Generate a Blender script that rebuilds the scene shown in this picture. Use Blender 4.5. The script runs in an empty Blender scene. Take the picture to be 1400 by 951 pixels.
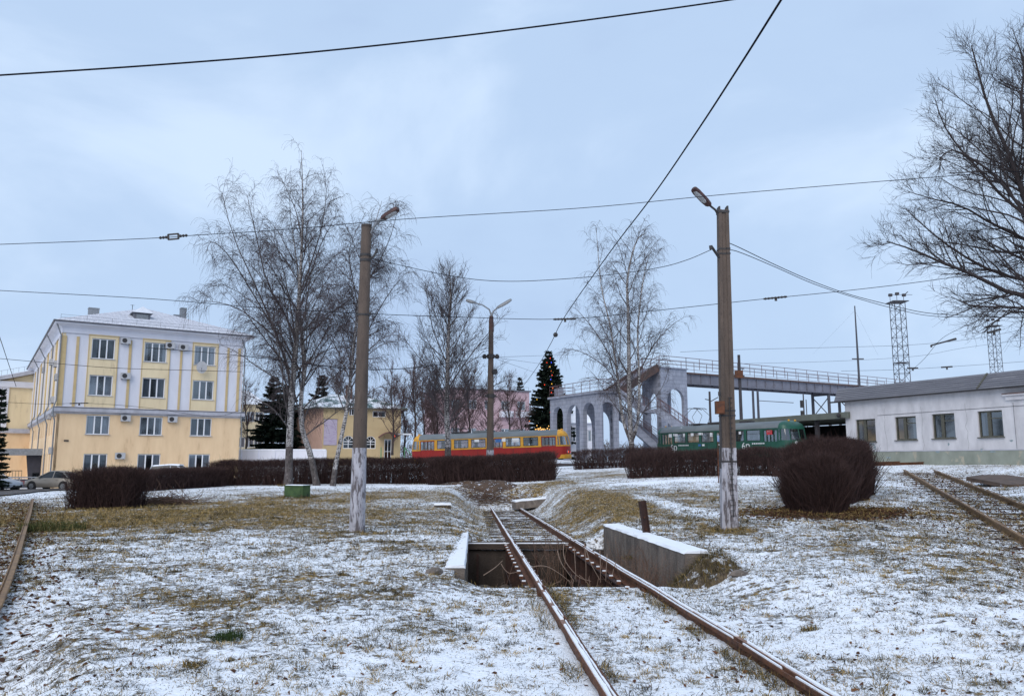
import bpy, math, random
import numpy as np
from mathutils import Vector, Matrix, Euler

random.seed(7)
RNG = np.random.default_rng(7)
scene = bpy.context.scene
COL = scene.collection
R = math.radians

# ------------------------------------------------------------------ camera
EYE = 1.7
PITCH = R(7.97)
FPX = 1089.0
cam_d = bpy.data.cameras.new('camera')
cam_d.sensor_width = 36.0
cam_d.lens = 36.0 * FPX / 1400.0
cam_d.clip_end = 5000
cam_d.clip_start = 0.05
cam = bpy.data.objects.new('camera', cam_d)
cam.location = (0, 0, EYE)
cam.rotation_euler = (math.pi / 2 + PITCH, 0, 0)
COL.objects.link(cam)
scene.camera = cam

# ------------------------------------------------------------------ sky and sun
scene.view_settings.view_transform = 'Standard'
scene.view_settings.look = 'None'
scene.view_settings.gamma = 1
scene.view_settings.exposure = 0.24
SUN_EL, SUN_AZ = R(38), R(200)          # azimuth clockwise from +Y: behind the camera
world = bpy.data.worlds.new('World')
scene.world = world
world.use_nodes = True
nt = world.node_tree
nt.nodes.clear()
def wn(t, **k):
    n = nt.nodes.new(t)
    for a, b in k.items():
        setattr(n, a, b)
    return n
out = wn('ShaderNodeOutputWorld')
bg = wn('ShaderNodeBackground')
bg.inputs['Strength'].default_value = 0.1
sky = wn('ShaderNodeTexSky')
sky.sky_type = 'NISHITA'
sky.sun_disc = False
sky.sun_elevation = SUN_EL
sky.sun_rotation = SUN_AZ
sky.air_density = 1.0
sky.dust_density = 3.0
tc = wn('ShaderNodeTexCoord')
mp = wn('ShaderNodeMapping')
mp.inputs['Scale'].default_value = (1.0, 1.0, 1.9)
mp.inputs['Location'].default_value = (0.3, 1.1, 0.0)
n1 = wn('ShaderNodeTexNoise')
n1.inputs['Scale'].default_value = 1.9
n1.inputs['Detail'].default_value = 7
n1.inputs['Roughness'].default_value = 0.52
n1.inputs['Distortion'].default_value = 0.35
rmp = wn('ShaderNodeValToRGB')
rmp.color_ramp.interpolation = 'EASE'
e = rmp.color_ramp.elements
e[0].position = 0.30; e[0].color = (4.05, 5.35, 7.6, 1)
e[1].position = 0.68; e[1].color = (6.1, 7.5, 9.5, 1)
m_ = e.new(0.50); m_.color = (4.65, 6.1, 8.3, 1)
mx = wn('ShaderNodeMix', data_type='RGBA')
mx.inputs[0].default_value = 0.90        # the overcast deck over the clear sky
nt.links.new(tc.outputs['Generated'], mp.inputs['Vector'])
nt.links.new(mp.outputs[0], n1.inputs['Vector'])
nt.links.new(n1.outputs['Fac'], rmp.inputs[0])
nt.links.new(sky.outputs[0], mx.inputs[6])
nt.links.new(rmp.outputs[0], mx.inputs[7])
nt.links.new(mx.outputs[2], bg.inputs['Color'])
nt.links.new(bg.outputs[0], out.inputs['Surface'])
sl = bpy.data.lights.new('sun', 'SUN')
sl.energy = 1.5
sl.angle = R(50)
sl.color = (1.0, 0.93, 0.86)
so = bpy.data.objects.new('sun', sl)
sd = Vector((math.sin(SUN_AZ) * math.cos(SUN_EL), math.cos(SUN_AZ) * math.cos(SUN_EL), math.sin(SUN_EL)))
so.rotation_euler = (-sd).to_track_quat('-Z', 'Y').to_euler()
so.location = (0, -20, 40)
COL.objects.link(so)
scene.cycles.max_bounces = 6
scene.cycles.diffuse_bounces = 3
scene.cycles.transparent_max_bounces = 12
scene.cycles.caustics_reflective = False
scene.cycles.caustics_refractive = False

# ------------------------------------------------------------------ helpers
CP, SP = math.cos(PITCH), math.sin(PITCH)
def ray(px, py):
    u = (px - 700.0) / FPX
    v = (475.5 - py) / FPX
    return Vector((u, CP - v * SP, SP + v * CP))
def P(px, py, Y):
    """world point seen at photo pixel (px, py) at forward distance Y"""
    d = ray(px, py)
    return Vector((0, 0, EYE)) + d * (Y / d.y)
def xat(px, Y):
    return P(px, 628, Y).x

class MB:
    def __init__(s):
        s.v = []; s.f = []
    def add(s, vs, fs):
        b = len(s.v)
        s.v.extend([tuple(p) for p in vs])
        s.f.extend([tuple(b + i for i in f) for f in fs])
    def box(s, c, d, rot=None):
        x, y, z = d[0] / 2, d[1] / 2, d[2] / 2
        vs = [Vector(p) for p in ((-x,-y,-z),(x,-y,-z),(x,y,-z),(-x,y,-z),(-x,-y,z),(x,-y,z),(x,y,z),(-x,y,z))]
        if rot is not None:
            m = Euler(rot).to_matrix() if not isinstance(rot, Matrix) else rot
            vs = [m @ p for p in vs]
        c = Vector(c)
        s.add([p + c for p in vs], [(0,3,2,1),(4,5,6,7),(0,1,5,4),(1,2,6,5),(2,3,7,6),(3,0,4,7)])
        return s
    def span(s, a, b, w, h):
        """box beam from a to b, w wide (horizontal), h high"""
        a, b = Vector(a), Vector(b)
        d = b - a
        L = d.length
        q = d.to_track_quat('X', 'Z').to_matrix()
        return s.box((a + b) / 2, (L, w, h), q)
    def tube(s, pts, rad, n=8, caps=True):
        pts = [Vector(p) for p in pts]
        if not hasattr(rad, '__len__'):
            rad = [rad] * len(pts)
        rings = []
        prev = None
        for i, p in enumerate(pts):
            d = (pts[min(i + 1, len(pts) - 1)] - pts[max(i - 1, 0)])
            if d.length < 1e-9: d = Vector((0, 0, 1))
            d.normalize()
            if prev is None:
                a = Vector((1, 0, 0)) if abs(d.x) < 0.8 else Vector((0, 1, 0))
                prev = d.cross(a).normalized()
            u = (prev - d * prev.dot(d))
            if u.length < 1e-6: u = d.orthogonal()
            u.normalize()
            prev = u
            w = d.cross(u)
            rings.append([p + (u * math.cos(2*math.pi*k/n) + w * math.sin(2*math.pi*k/n)) * rad[i] for k in range(n)])
        vs = [q for r in rings for q in r]
        fs = []
        for i in range(len(pts) - 1):
            for k in range(n):
                fs.append((i*n+k, i*n+(k+1)%n, (i+1)*n+(k+1)%n, (i+1)*n+k))
        if caps:
            fs.append(tuple(range(n))[::-1])
            fs.append(tuple((len(pts)-1)*n + k for k in range(n)))
        s.add(vs, fs)
        return s
    def prism(s, poly, axis, a, b):
        """poly of 2-D points extruded along axis ('x','y','z') from a to b"""
        def p3(p, t):
            return {'x': (t, p[0], p[1]), 'y': (p[0], t, p[1]), 'z': (p[0], p[1], t)}[axis]
        n = len(poly)
        vs = [p3(p, a) for p in poly] + [p3(p, b) for p in poly]
        fs = [tuple(range(n))[::-1], tuple(range(n, 2*n))] + [(i, (i+1)%n, n+(i+1)%n, n+i) for i in range(n)]
        s.add(vs, fs)
        return s
    def loft(s, rings, close=True, caps=True):
        n = len(rings[0])
        vs = [p for r in rings for p in r]
        fs = []
        for i in range(len(rings) - 1):
            for k in range(n if close else n - 1):
                fs.append((i*n+k, i*n+(k+1)%n, (i+1)*n+(k+1)%n, (i+1)*n+k))
        if caps:
            fs.append(tuple(range(n))[::-1]); fs.append(tuple((len(rings)-1)*n+k for k in range(n)))
        s.add(vs, fs)
        return s
    def quad(s, a, b, c, d):
        s.add([a, b, c, d], [(0,1,2,3)]); return s
    def sphere(s, c, r, n=8, m=6, sc=(1,1,1)):
        c = Vector(c)
        rings = []
        for i in range(m + 1):
            t = math.pi * i / m
            rr = max(math.sin(t), 0.001)
            rings.append([c + Vector((r*sc[0]*rr*math.cos(2*math.pi*k/n), r*sc[1]*rr*math.sin(2*math.pi*k/n), -r*sc[2]*math.cos(t))) for k in range(n)])
        return s.loft(rings)
    def holed(s, u0, u1, z0, z1, holes, y=0.0, depth=0.2, back=False):
        """wall in the XZ plane facing -Y with rectangular openings (a,b,c,d) = u0,u1,z0,z1 and reveals"""
        us = sorted({u0, u1} | {max(u0, min(u1, h[i])) for h in holes for i in (0, 1)})
        zs = sorted({z0, z1} | {max(z0, min(z1, h[i])) for h in holes for i in (2, 3)})
        for i in range(len(us) - 1):
            for j in range(len(zs) - 1):
                cu, cz = (us[i] + us[i+1]) / 2, (zs[j] + zs[j+1]) / 2
                if any(h[0] < cu < h[1] and h[2] < cz < h[3] for h in holes):
                    continue
                a, b, c, d = us[i], us[i+1], zs[j], zs[j+1]
                s.quad((a,y,c), (b,y,c), (b,y,d), (a,y,d))
                if back:
                    s.quad((a,y+depth,d), (b,y+depth,d), (b,y+depth,c), (a,y+depth,c))
        for a, b, c, d in holes:
            e = y + depth
            s.quad((a,y,c), (a,y,d), (a,e,d), (a,e,c))
            s.quad((b,y,d), (b,y,c), (b,e,c), (b,e,d))
            s.quad((a,y,d), (b,y,d), (b,e,d), (a,e,d))
            s.quad((b,y,c), (a,y,c), (a,e,c), (b,e,c))
        for (a, b, c, d) in ((u0, u0, z0, z1), (u1, u1, z0, z1)):
            s.quad((a, y, c), (a, y, d), (a, y+depth, d), (a, y+depth, c))
        s.quad((u0, y, z1), (u1, y, z1), (u1, y+depth, z1), (u0, y+depth, z1))
        s.quad((u0, y, z0), (u0, y+depth, z0), (u1, y+depth, z0), (u1, y, z0))
        return s
    def mesh(s, name):
        m = bpy.data.meshes.new(name)
        m.from_pydata(s.v, [], s.f)
        m.update()
        return m

def np_mesh(name, verts, faces):
    """verts (n,3) float, faces (m,k) int with k = 3 or 4"""
    m = bpy.data.meshes.new(name)
    verts = np.ascontiguousarray(verts, dtype=np.float32)
    faces = np.ascontiguousarray(faces, dtype=np.int32)
    k = faces.shape[1]
    m.vertices.add(len(verts)); m.vertices.foreach_set('co', verts.ravel())
    m.loops.add(faces.size); m.loops.foreach_set('vertex_index', faces.ravel())
    m.polygons.add(len(faces))
    m.polygons.foreach_set('loop_start', np.arange(0, faces.size, k, dtype=np.int32))
    m.update(calc_edges=True)
    return m

def smooth(m, angle=None):
    m.polygons.foreach_set('use_smooth', [True] * len(m.polygons))
    if angle is not None:
        try: m.set_sharp_from_angle(angle=R(angle))
        except Exception: pass

def obj(name, mb, mat=None, parent=None, loc=None, rot=None, sm=None, kind=None, label=None):
    me = mb.mesh(name) if isinstance(mb, MB) else mb
    if isinstance(mb, MB) and sm is not None:
        smooth(me, sm)
    if mat is not None and not me.materials:
        me.materials.append(mat)
    o = bpy.data.objects.new(name, me)
    COL.objects.link(o)
    if parent is not None: o.parent = parent
    if loc is not None: o.location = loc
    if rot is not None: o.rotation_euler = rot
    if kind: o['kind'] = kind
    if label: o['label'] = label
    return o
def tag(o, label=None, cat=None, group=None, kind=None):
    if label: o['label'] = label
    if cat: o['category'] = cat
    if group: o['group'] = group
    if kind: o['kind'] = kind
    return o
def thing(name, label, cat, loc=(0,0,0), rotz=0.0, group=None, rot=None):
    o = bpy.data.objects.new(name, None)
    o.empty_display_size = 0.2
    COL.objects.link(o)
    o.location = loc
    o.rotation_euler = rot if rot is not None else (0, 0, rotz)
    return tag(o, label, cat, group)
def dup(root, loc=None, rot=None, label=None, scale=None):
    c = root.copy(); COL.objects.link(c)
    if loc is not None: c.location = loc
    if rot is not None: c.rotation_euler = rot
    if scale is not None: c.scale = (scale,)*3
    if label: c['label'] = label
    for ch in root.children:
        d = ch.copy(); COL.objects.link(d); d.parent = c
        for g in ch.children:
            k = g.copy(); COL.objects.link(k); k.parent = d
    return c

# ------------------------------------------------------------------ materials
MATS = {}
def pm(name, c1, c2=None, scale=3.0, rough=0.8, bump=0.0, metallic=0.0, stretch=(1,1,1), lo=0.35, hi=0.65, detail=6.0,
       spots=None, spot_scale=8.0, spot_at=0.62, coord='Object', spec=0.5, rough2=None, bscale=None):
    """principled material with two noise-mixed colours and optional stains (spots) and fine relief"""
    m = bpy.data.materials.new(name)
    m.use_nodes = True
    t = m.node_tree
    b = t.nodes['Principled BSDF']
    b.inputs['Roughness'].default_value = rough
    b.inputs['Metallic'].default_value = metallic
    b.inputs['Specular IOR Level'].default_value = spec
    MATS[name] = m
    if c2 is None: c2 = tuple(c * 0.8 for c in c1)
    if coord == 'World':
        src = t.nodes.new('ShaderNodeNewGeometry').outputs['Position']
    else:
        src = t.nodes.new('ShaderNodeTexCoord').outputs[coord]
    mp = t.nodes.new('ShaderNodeMapping')
    mp.inputs['Scale'].default_value = stretch
    t.links.new(src, mp.inputs['Vector'])
    n = t.nodes.new('ShaderNodeTexNoise')
    n.inputs['Scale'].default_value = scale; n.inputs['Detail'].default_value = detail; n.inputs['Roughness'].default_value = 0.6
    t.links.new(mp.outputs[0], n.inputs['Vector'])
    r = t.nodes.new('ShaderNodeMapRange')
    r.inputs['From Min'].default_value = lo; r.inputs['From Max'].default_value = hi
    t.links.new(n.outputs['Fac'], r.inputs['Value'])
    x = t.nodes.new('ShaderNodeMix'); x.data_type = 'RGBA'
    x.inputs[6].default_value = (*c1, 1); x.inputs[7].default_value = (*c2, 1)
    t.links.new(r.outputs[0], x.inputs[0])
    col = x.outputs[2]
    if spots is not None:
        n2 = t.nodes.new('ShaderNodeTexNoise')
        n2.inputs['Scale'].default_value = spot_scale; n2.inputs['Detail'].default_value = 8; n2.inputs['Roughness'].default_value = 0.65
        t.links.new(mp.outputs[0], n2.inputs['Vector'])
        r2 = t.nodes.new('ShaderNodeMapRange')
        r2.inputs['From Min'].default_value = spot_at; r2.inputs['From Max'].default_value = spot_at + 0.06
        t.links.new(n2.outputs['Fac'], r2.inputs['Value'])
        x2 = t.nodes.new('ShaderNodeMix'); x2.data_type = 'RGBA'
        t.links.new(r2.outputs[0], x2.inputs[0]); t.links.new(col, x2.inputs[6])
        x2.inputs[7].default_value = (*spots, 1)
        col = x2.outputs[2]
    t.links.new(col, b.inputs['Base Color'])
    if bump:
        bn = t.nodes.new('ShaderNodeTexNoise')
        bn.inputs['Scale'].default_value = bscale or scale * 4; bn.inputs['Detail'].default_value = 5
        t.links.new(src, bn.inputs['Vector'])
        bp = t.nodes.new('ShaderNodeBump')
        bp.inputs['Strength'].default_value = bump; bp.inputs['Distance'].default_value = 0.03
        t.links.new(bn.outputs['Fac'], bp.inputs['Height'])
        t.links.new(bp.outputs[0], b.inputs['Normal'])
    return m
def emis(name, c, s):
    m = bpy.data.materials.new(name); m.use_nodes = True
    b = m.node_tree.nodes['Principled BSDF']
    b.inputs['Base Color'].default_value = (*c, 1)
    b.inputs['Emission Color'].default_value = (*c, 1); b.inputs['Emission Strength'].default_value = s
    MATS[name] = m
    return m
def glassmat(name, tint, refl=0.25, rough=0.05, opaque=0.0):
    """thin window glass: see-through tinted film with a fresnel reflection and a little dirt"""
    m = bpy.data.materials.new(name); m.use_nodes = True
    t = m.node_tree; t.nodes.clear()
    o = t.nodes.new('ShaderNodeOutputMaterial')
    tr = t.nodes.new('ShaderNodeBsdfTransparent'); tr.inputs[0].default_value = (*tint, 1)
    gl = t.nodes.new('ShaderNodeBsdfGlossy'); gl.inputs['Roughness'].default_value = rough
    gl.inputs['Color'].default_value = (0.9, 0.93, 0.95, 1)
    fr = t.nodes.new('ShaderNodeLayerWeight'); fr.inputs['Blend'].default_value = 0.35
    mr = t.nodes.new('ShaderNodeMapRange'); mr.inputs['To Min'].default_value = refl * 0.5; mr.inputs['To Max'].default_value = 0.85
    t.links.new(fr.outputs['Facing'], mr.inputs['Value'])
    x = t.nodes.new('ShaderNodeMixShader')
    t.links.new(mr.outputs[0], x.inputs[0]); t.links.new(tr.outputs[0], x.inputs[1]); t.links.new(gl.outputs[0], x.inputs[2])
    t.links.new(x.outputs[0], o.inputs['Surface'])
    MATS[name] = m
    return m

M_snow = pm('snow', (0.90, 0.92, 0.96), (0.85, 0.88, 0.93), 4, 0.7, 0.4)
M_rail = pm('rusty_rail', (0.15, 0.062, 0.030), (0.065, 0.031, 0.020), 9, 0.75, 0.3, spec=.25, spots=(0.16, 0.08, 0.045), spot_scale=22)
M_railhead = pm('worn_rail_head', (0.26, 0.13, 0.075), (0.17, 0.085, 0.05), 7, 0.5, 0.1, spec=.4)
M_steelrail = pm('worn_olive_rail', (0.28, 0.165, 0.072), (0.14, 0.08, 0.04), 5, 0.6, 0.1, spec=.3)
M_rust = pm('rust', (0.16, 0.055, 0.022), (0.06, 0.028, 0.018), 7, 0.85, 0.4, spots=(0.30, 0.11, 0.03), spot_scale=5)
M_darkrust = pm('dark_rust', (0.06, 0.027, 0.02), (0.03, 0.016, 0.014), 7, 0.85, 0.3)
M_wood = pm('old_sleeper_wood', (0.075, 0.052, 0.04), (0.035, 0.026, 0.022), 6, 0.9, 0.6, stretch=(0.3, 6, 6))
M_conc = pm('old_concrete', (0.22, 0.18, 0.15), (0.095, 0.08, 0.07), 3.5, 0.92, 0.8, stretch=(1, 1, 0.55), spots=(0.30, 0.26, 0.22), spot_scale=6, bscale=25)
M_concdark = pm('dark_concrete', (0.085, 0.065, 0.055), (0.035, 0.028, 0.024), 1.8, 0.9, 0.7, stretch=(1, 1, 0.35), bscale=20)  # darker brown-grey variant of the old concrete
M_pole = pm('pole_concrete', (0.125, 0.092, 0.073), (0.08, 0.06, 0.049), 3, 0.92, 0.6, stretch=(2, 2, 0.5), spots=(0.05, 0.038, 0.034), spot_scale=16, spot_at=0.60, bscale=40)
M_white = pm('flaking_whitewash', (0.46, 0.45, 0.49), (0.30, 0.29, 0.32), 7, 0.9, 0.5, stretch=(2, 2, 0.45), spots=(0.12, 0.105, 0.11), spot_scale=7.5, spot_at=0.50)
M_dark = pm('black_metal', (0.025, 0.023, 0.025), (0.04, 0.035, 0.034), 8, 0.6)
M_wire = pm('wire', (0.008, 0.008, 0.012), (0.014, 0.014, 0.018), 5, 0.95, spec=.05)
M_greymetal = pm('grey_metal', (0.26, 0.27, 0.29), (0.18, 0.19, 0.2), 6, 0.5, metallic=0.3)
M_lampred = pm('lamp_rusty_red', (0.085, 0.032, 0.026), (0.045, 0.02, 0.018), 9, 0.6, 0.2)
M_glasslamp = pm('lamp_glass', (0.45, 0.45, 0.45), (0.3, 0.3, 0.3), 20, 0.3)
M_greenbox = pm('green_paint', (0.060, 0.115, 0.035), (0.035, 0.075, 0.025), 4, 0.7, 0.2, spots=(0.02, 0.03, 0.018), spot_scale=3, spot_at=0.58)

# ------------------------------------------------------------------ numpy noise
def _hash(ix, iy, s):
    h = (ix.astype(np.int64) * 374761393 + iy.astype(np.int64) * 668265263 + s * 144665) & 0x7fffffff
    h = (h ^ (h >> 13)) * 1274126177 & 0x7fffffff
    return ((h ^ (h >> 16)) & 0xffff) / 65535.0
def vnoise(x, y, s=0):
    ix, iy = np.floor(x), np.floor(y)
    fx, fy = x - ix, y - iy
    fx = fx*fx*(3-2*fx); fy = fy*fy*(3-2*fy)
    a = _hash(ix, iy, s); b = _hash(ix+1, iy, s); c = _hash(ix, iy+1, s); d = _hash(ix+1, iy+1, s)
    return a + (b-a)*fx + (c-a)*fy + (a-b-c+d)*fx*fy
def fbm(x, y, o=4, s=0):
    t = np.zeros_like(x, dtype=float); a = 0.5
    for i in range(o):
        t += a * vnoise(x * 2**i, y * 2**i, s + 17*i); a *= 0.5
    return t / (1 - 0.5**o)
def sstep(a, b, x):
    t = np.clip((x - a) / (b - a), 0, 1)
    return t*t*(3-2*t)

# ------------------------------------------------------------------ terrain
TR_X0, TR_DX = 0.948 + 0.763, -0.0475          # track centre line x = TR_X0 + TR_DX * y
def track_x(y): return TR_X0 + TR_DX * y
def rail_z(y): return EYE - 1.6 - 0.0251 * (y - 5.73)      # top of the rail heads
PIT0, PIT1 = 12.6, 21.2
CTRL = [ # x, y, z relative to the eye
 (-3,-8,-1.66),(3,-8,-1.66),(0,2.5,-1.68),(-4,5,-1.66),(4,5,-1.66),(-6,9.5,-1.72),(6,8,-1.62),(10,9,-1.58),(-12,6,-1.75),(14,4,-1.6),
 (-10,15,-1.72),(-4,12,-1.74),(-4,20,-1.76),(-2.6,15,-1.80),(-2.8,22,-1.86),(5.1,19,-1.62),(4.1,13,-1.60),(4.1,20,-1.62),(9,17,-1.56),
 (8.7,23,-1.43),(10.9,16.5,-1.66),(-13.8,29.5,-1.78),(-20,36,-1.86),(-11,25,-1.75),(-24,20,-1.85),(-8,30,-1.76),(-10,38,-1.74),(-3,34,-1.72),
 (-41,65,-2.45),(-50,64,-2.5),(-32,60,-2.2),(-41.5,72,-2.7),(-28,82,-2.2),(-54,90,-2.8),(-23,50,-1.85),(-14,52,-1.6),(-3,52,-1.48),(2,50,-1.25),(-14,47,-1.6),(-4,45.5,-1.55),
 (-25,71,-1.7),(-10,77,-.88),(5,74,-.42),(13,68,-.3),(20,57,-.3),(24,54,-.22),(28,45,-.28),(9.5,45,-.97),(12,38,-1.08),(3.4,28,-1.6),(4,36,-1.36),(3,41,-1.40),
 (22.6,46,-.62),(17,32,-1.1),(24,36,-.75),(30,25,-.9),(20,18,-1.3),(7,60,-.6),(-6,63,-1.05),
 (6,86,-.1),(20,85,0),(-20,95,-.3),(40,90,-.2),(-10,130,-.3),(30,140,-1),(-60,140,-2),(80,60,-.5),(-90,50,-2.6),(150,150,-1),(-150,150,-2),(0,300,-1.5),(300,300,-1.5),(-300,300,-2),(60,-60,-1.6),(-60,-60,-1.8),
]
_c = np.array(CTRL)
def _phi(d): return np.sqrt(d*d + 9.0)
_D = np.hypot(_c[:,None,0]-_c[None,:,0], _c[:,None,1]-_c[None,:,1])
_A = np.zeros((len(_c)+1,)*2); _A[:-1,:-1] = -_phi(_D) + np.eye(len(_c))*0.3; _A[-1,:-1] = 1; _A[:-1,-1] = 1
_w = np.linalg.solve(_A, np.append(_c[:,2], 0))
def natural(x, y):
    x = np.asarray(x, float); y = np.asarray(y, float)
    out = np.full(x.shape, _w[-1])
    for i in range(len(_c)):
        out -= _w[i] * _phi(np.hypot(x-_c[i,0], y-_c[i,1]))
    return out + EYE
# the right-hand track and the left-hand curve in plan (left rail of the pair, x, y, z of the rail top)
RT_A = P(1235, 641, 46.0); RT_B = P(1400, 733, 16.5)
RT_D = (RT_B - RT_A).normalized()
RT_N = Vector((-RT_D.y, RT_D.x, 0)).normalized()            # towards the second rail
def rt_coords(x, y):
    dx, dy = x - RT_A.x, y - RT_A.y
    l = math.hypot(RT_D.x, RT_D.y)
    s = (dx*RT_D.x + dy*RT_D.y) / l
    d = dx*RT_N.x + dy*RT_N.y
    return s, d
LT_PTS = [P(-60, 960, 6.6), P(0, 824, 9.6), P(20, 769, 12.6), P(34, 722, 19.0), P(42, 696, 27), P(45, 681, 36.0)]
_lt = np.array([(p.x, p.y, p.z) for p in LT_PTS])
def lt_x(y): return np.interp(y, _lt[:,1], _lt[:,0])
def lt_z(y): return np.interp(y, _lt[:,1], _lt[:,2])
def ground(x, y):
    x = np.asarray(x, float); y = np.asarray(y, float)
    h = natural(x, y)
    # lumps
    near = 1 - sstep(25, 60, y)
    h = h + (fbm(x*0.45, y*0.45, 3, 5) - 0.5) * 0.12 * (1 - sstep(60, 90, np.hypot(x, y)))
    h = h + (fbm(x*3.1, y*3.1, 3, 9) - 0.5) * 0.07 * (1-sstep(16, 34, y)) + (fbm(x*9, y*9, 2, 12) - 0.5) * 0.04 * (1-sstep(9, 18, y))
    # cutting for the old track
    d = np.abs(x - track_x(y))
    w_end = 1 - sstep(43.0, 46.5, y)
    tz = rail_z(y) - np.where(y < 12.2, 0.115, 0.17) + (fbm(x*4, y*4, 3, 3) - 0.5) * 0.05
    flat = np.where(y > 20, 1.15, 1.5)
    slope = np.interp(y, [0, 10, 12, 22, 24, 45], [3.5, 3.0, 2.2, 2.2, 2.9, 3.2])
    k = (1 - sstep(flat, slope, d)) * w_end
    h = h * (1 - k) + tz * k
    # right hand track bed
    s, dd = rt_coords(x, y)
    kb = (1 - sstep(0.9, 2.4, np.abs(dd - 0.76))) * sstep(-2, 1.0, s) * (1 - sstep(45, 60, s))
    bz = RT_A.z + (RT_B.z - RT_A.z) * s / (RT_B - RT_A).length - 0.17 + (fbm(x*5, y*5, 3, 4) - 0.5) * 0.05
    h = h * (1 - kb) + bz * kb
    # left curve
    dl = np.abs(x - lt_x(y) + 0.76)
    kl = (1 - sstep(0.9, 1.9, dl)) * (1 - sstep(35, 38, y))
    h = h * (1 - kl) + (lt_z(y) - 0.16 + (fbm(x*5, y*5, 3, 8) - 0.5) * 0.06) * kl
    return h
def G(x, y):
    return float(ground(np.array([x]), np.array([y]))[0])
def in_pit(x, y):
    return (y > PIT0) & (y < PIT1) & (x > track_x(y) - 2.0) & (x < track_x(y) + 1.78)
def snow_cover(x, y):
    """fraction of the ground that the snow still covers"""
    c = 0.615 + (fbm(x*0.35, y*0.35, 3, 21) - 0.5) * 0.22 + (fbm(x*1.3, y*1.3, 3, 22) - 0.5) * 0.42
    c += (1 - sstep(6, 12, y)) * 0.15
    c -= 0.38 * np.exp(-(((x + 10.5) / 8)**2 + ((y - 27) / 7)**2))
    c -= 0.27 * np.exp(-(((x + 7) / 8)**2 + ((y - 38) / 5)**2))
    c -= 0.32 * np.exp(-(((x - 3.4) / 1.6)**2 + ((y - 30) / 8)**2))
    c -= 0.26 * np.exp(-(((x - 6) / 4)**2 + ((y - 30) / 6)**2))
    c -= 0.30 * np.exp(-(((x - 5.1) / 0.8)**2 + ((y - 18.6) / 1.2)**2))
    c -= 0.08 * np.exp(-(((x - 8) / 2.2)**2 + ((y - 13) / 2.5)**2)) + 0.10 * np.exp(-(((x + 3.2) / 2.0)**2 + ((y - 9.5) / 3)**2))
    c += 0.30 * np.exp(-((x - (2.6 + (y - 22) * -0.05 + 3.0)) / 0.55)**2) * sstep(21, 23, y) * (1 - sstep(31, 34, y))
    c += 0.4 * np.exp(-((y - (48.0 + 0.02*x)) / 1.2)**2) * (x < 2)
    c += 0.4 * np.exp(-((y - (41.5 + 0.1*(x-6))) / 1.0)**2) * sstep(4, 7, x) * (1 - sstep(14, 18, x))
    c -= 0.22 * np.exp(-(((x - 7) / 6)**2 + ((y - 51) / 5)**2)) + 0.15 * np.exp(-(((x - 1.5) / 3)**2 + ((y - 46.5) / 2.2)**2))
    s, dd = rt_coords(x, y)
    c -= 0.08 * np.exp(-((dd - 0.9) / 1.5)**2) * sstep(-1, 2, s) + 0.05 * np.exp(-((dd + 2) / 2.0)**2) * sstep(-1, 2, s)
    dl = x - lt_x(y) + 0.76
    c -= 0.10 * np.exp(-(dl / 1.2)**2) * (y < 40)
    r = np.hypot((x - 8.8) / 2.0, (y - 22.6) / 1.9)
    c -= 0.40 * np.exp(-np.clip(r - 0.6, 0, 9)**2 * 9)
    ex = np.abs(x - track_x(y))
    c += 0.04 * (ex < 1.3) * (y < 12.5) - 0.16 * np.exp(-((x - track_x(y) + .45)/.22)**2) * (y < 12.5)
    c += 0.10 * (ex < 0.9) * (y > 21) * (y < 42) - 0.15 * np.exp(-((y-46)/2)**2) * (ex < 4)
    return np.clip(c, 0.27, 0.97)

def axis(lo, hi, a, b, step, ratio):
    g = list(np.arange(a, b + 1e-6, step))
    s, v = step, b
    while v < hi:
        s *= ratio; v += s; g.append(v)
    s, v = step, a
    left = []
    while v > lo:
        s *= ratio; v -= s; left.append(v)
    return np.array(left[::-1] + g)
gx = axis(-900, 900, -8, 9, 0.07, 1.03)
gy = axis(-60, 1500, 4.0, 13.0, 0.05, 1.014)
X, Y = np.meshgrid(gx, gy)
Z = ground(X, Y)
pit = in_pit(X, Y)
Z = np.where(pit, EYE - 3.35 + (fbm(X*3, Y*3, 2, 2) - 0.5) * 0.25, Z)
ny, nx = X.shape
idx = np.arange(nx*ny).reshape(ny, nx)
F = np.stack([idx[:-1,:-1], idx[:-1,1:], idx[1:,1:], idx[1:,:-1]], -1).reshape(-1, 4)
gm = np_mesh('ground', np.stack([X, Y, Z], -1).reshape(-1, 3), F)
smooth(gm)
at = gm.attributes.new('snow_cover', 'FLOAT', 'POINT')
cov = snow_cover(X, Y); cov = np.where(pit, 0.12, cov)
at.data.foreach_set('value', cov.ravel().astype(np.float32))

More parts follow.
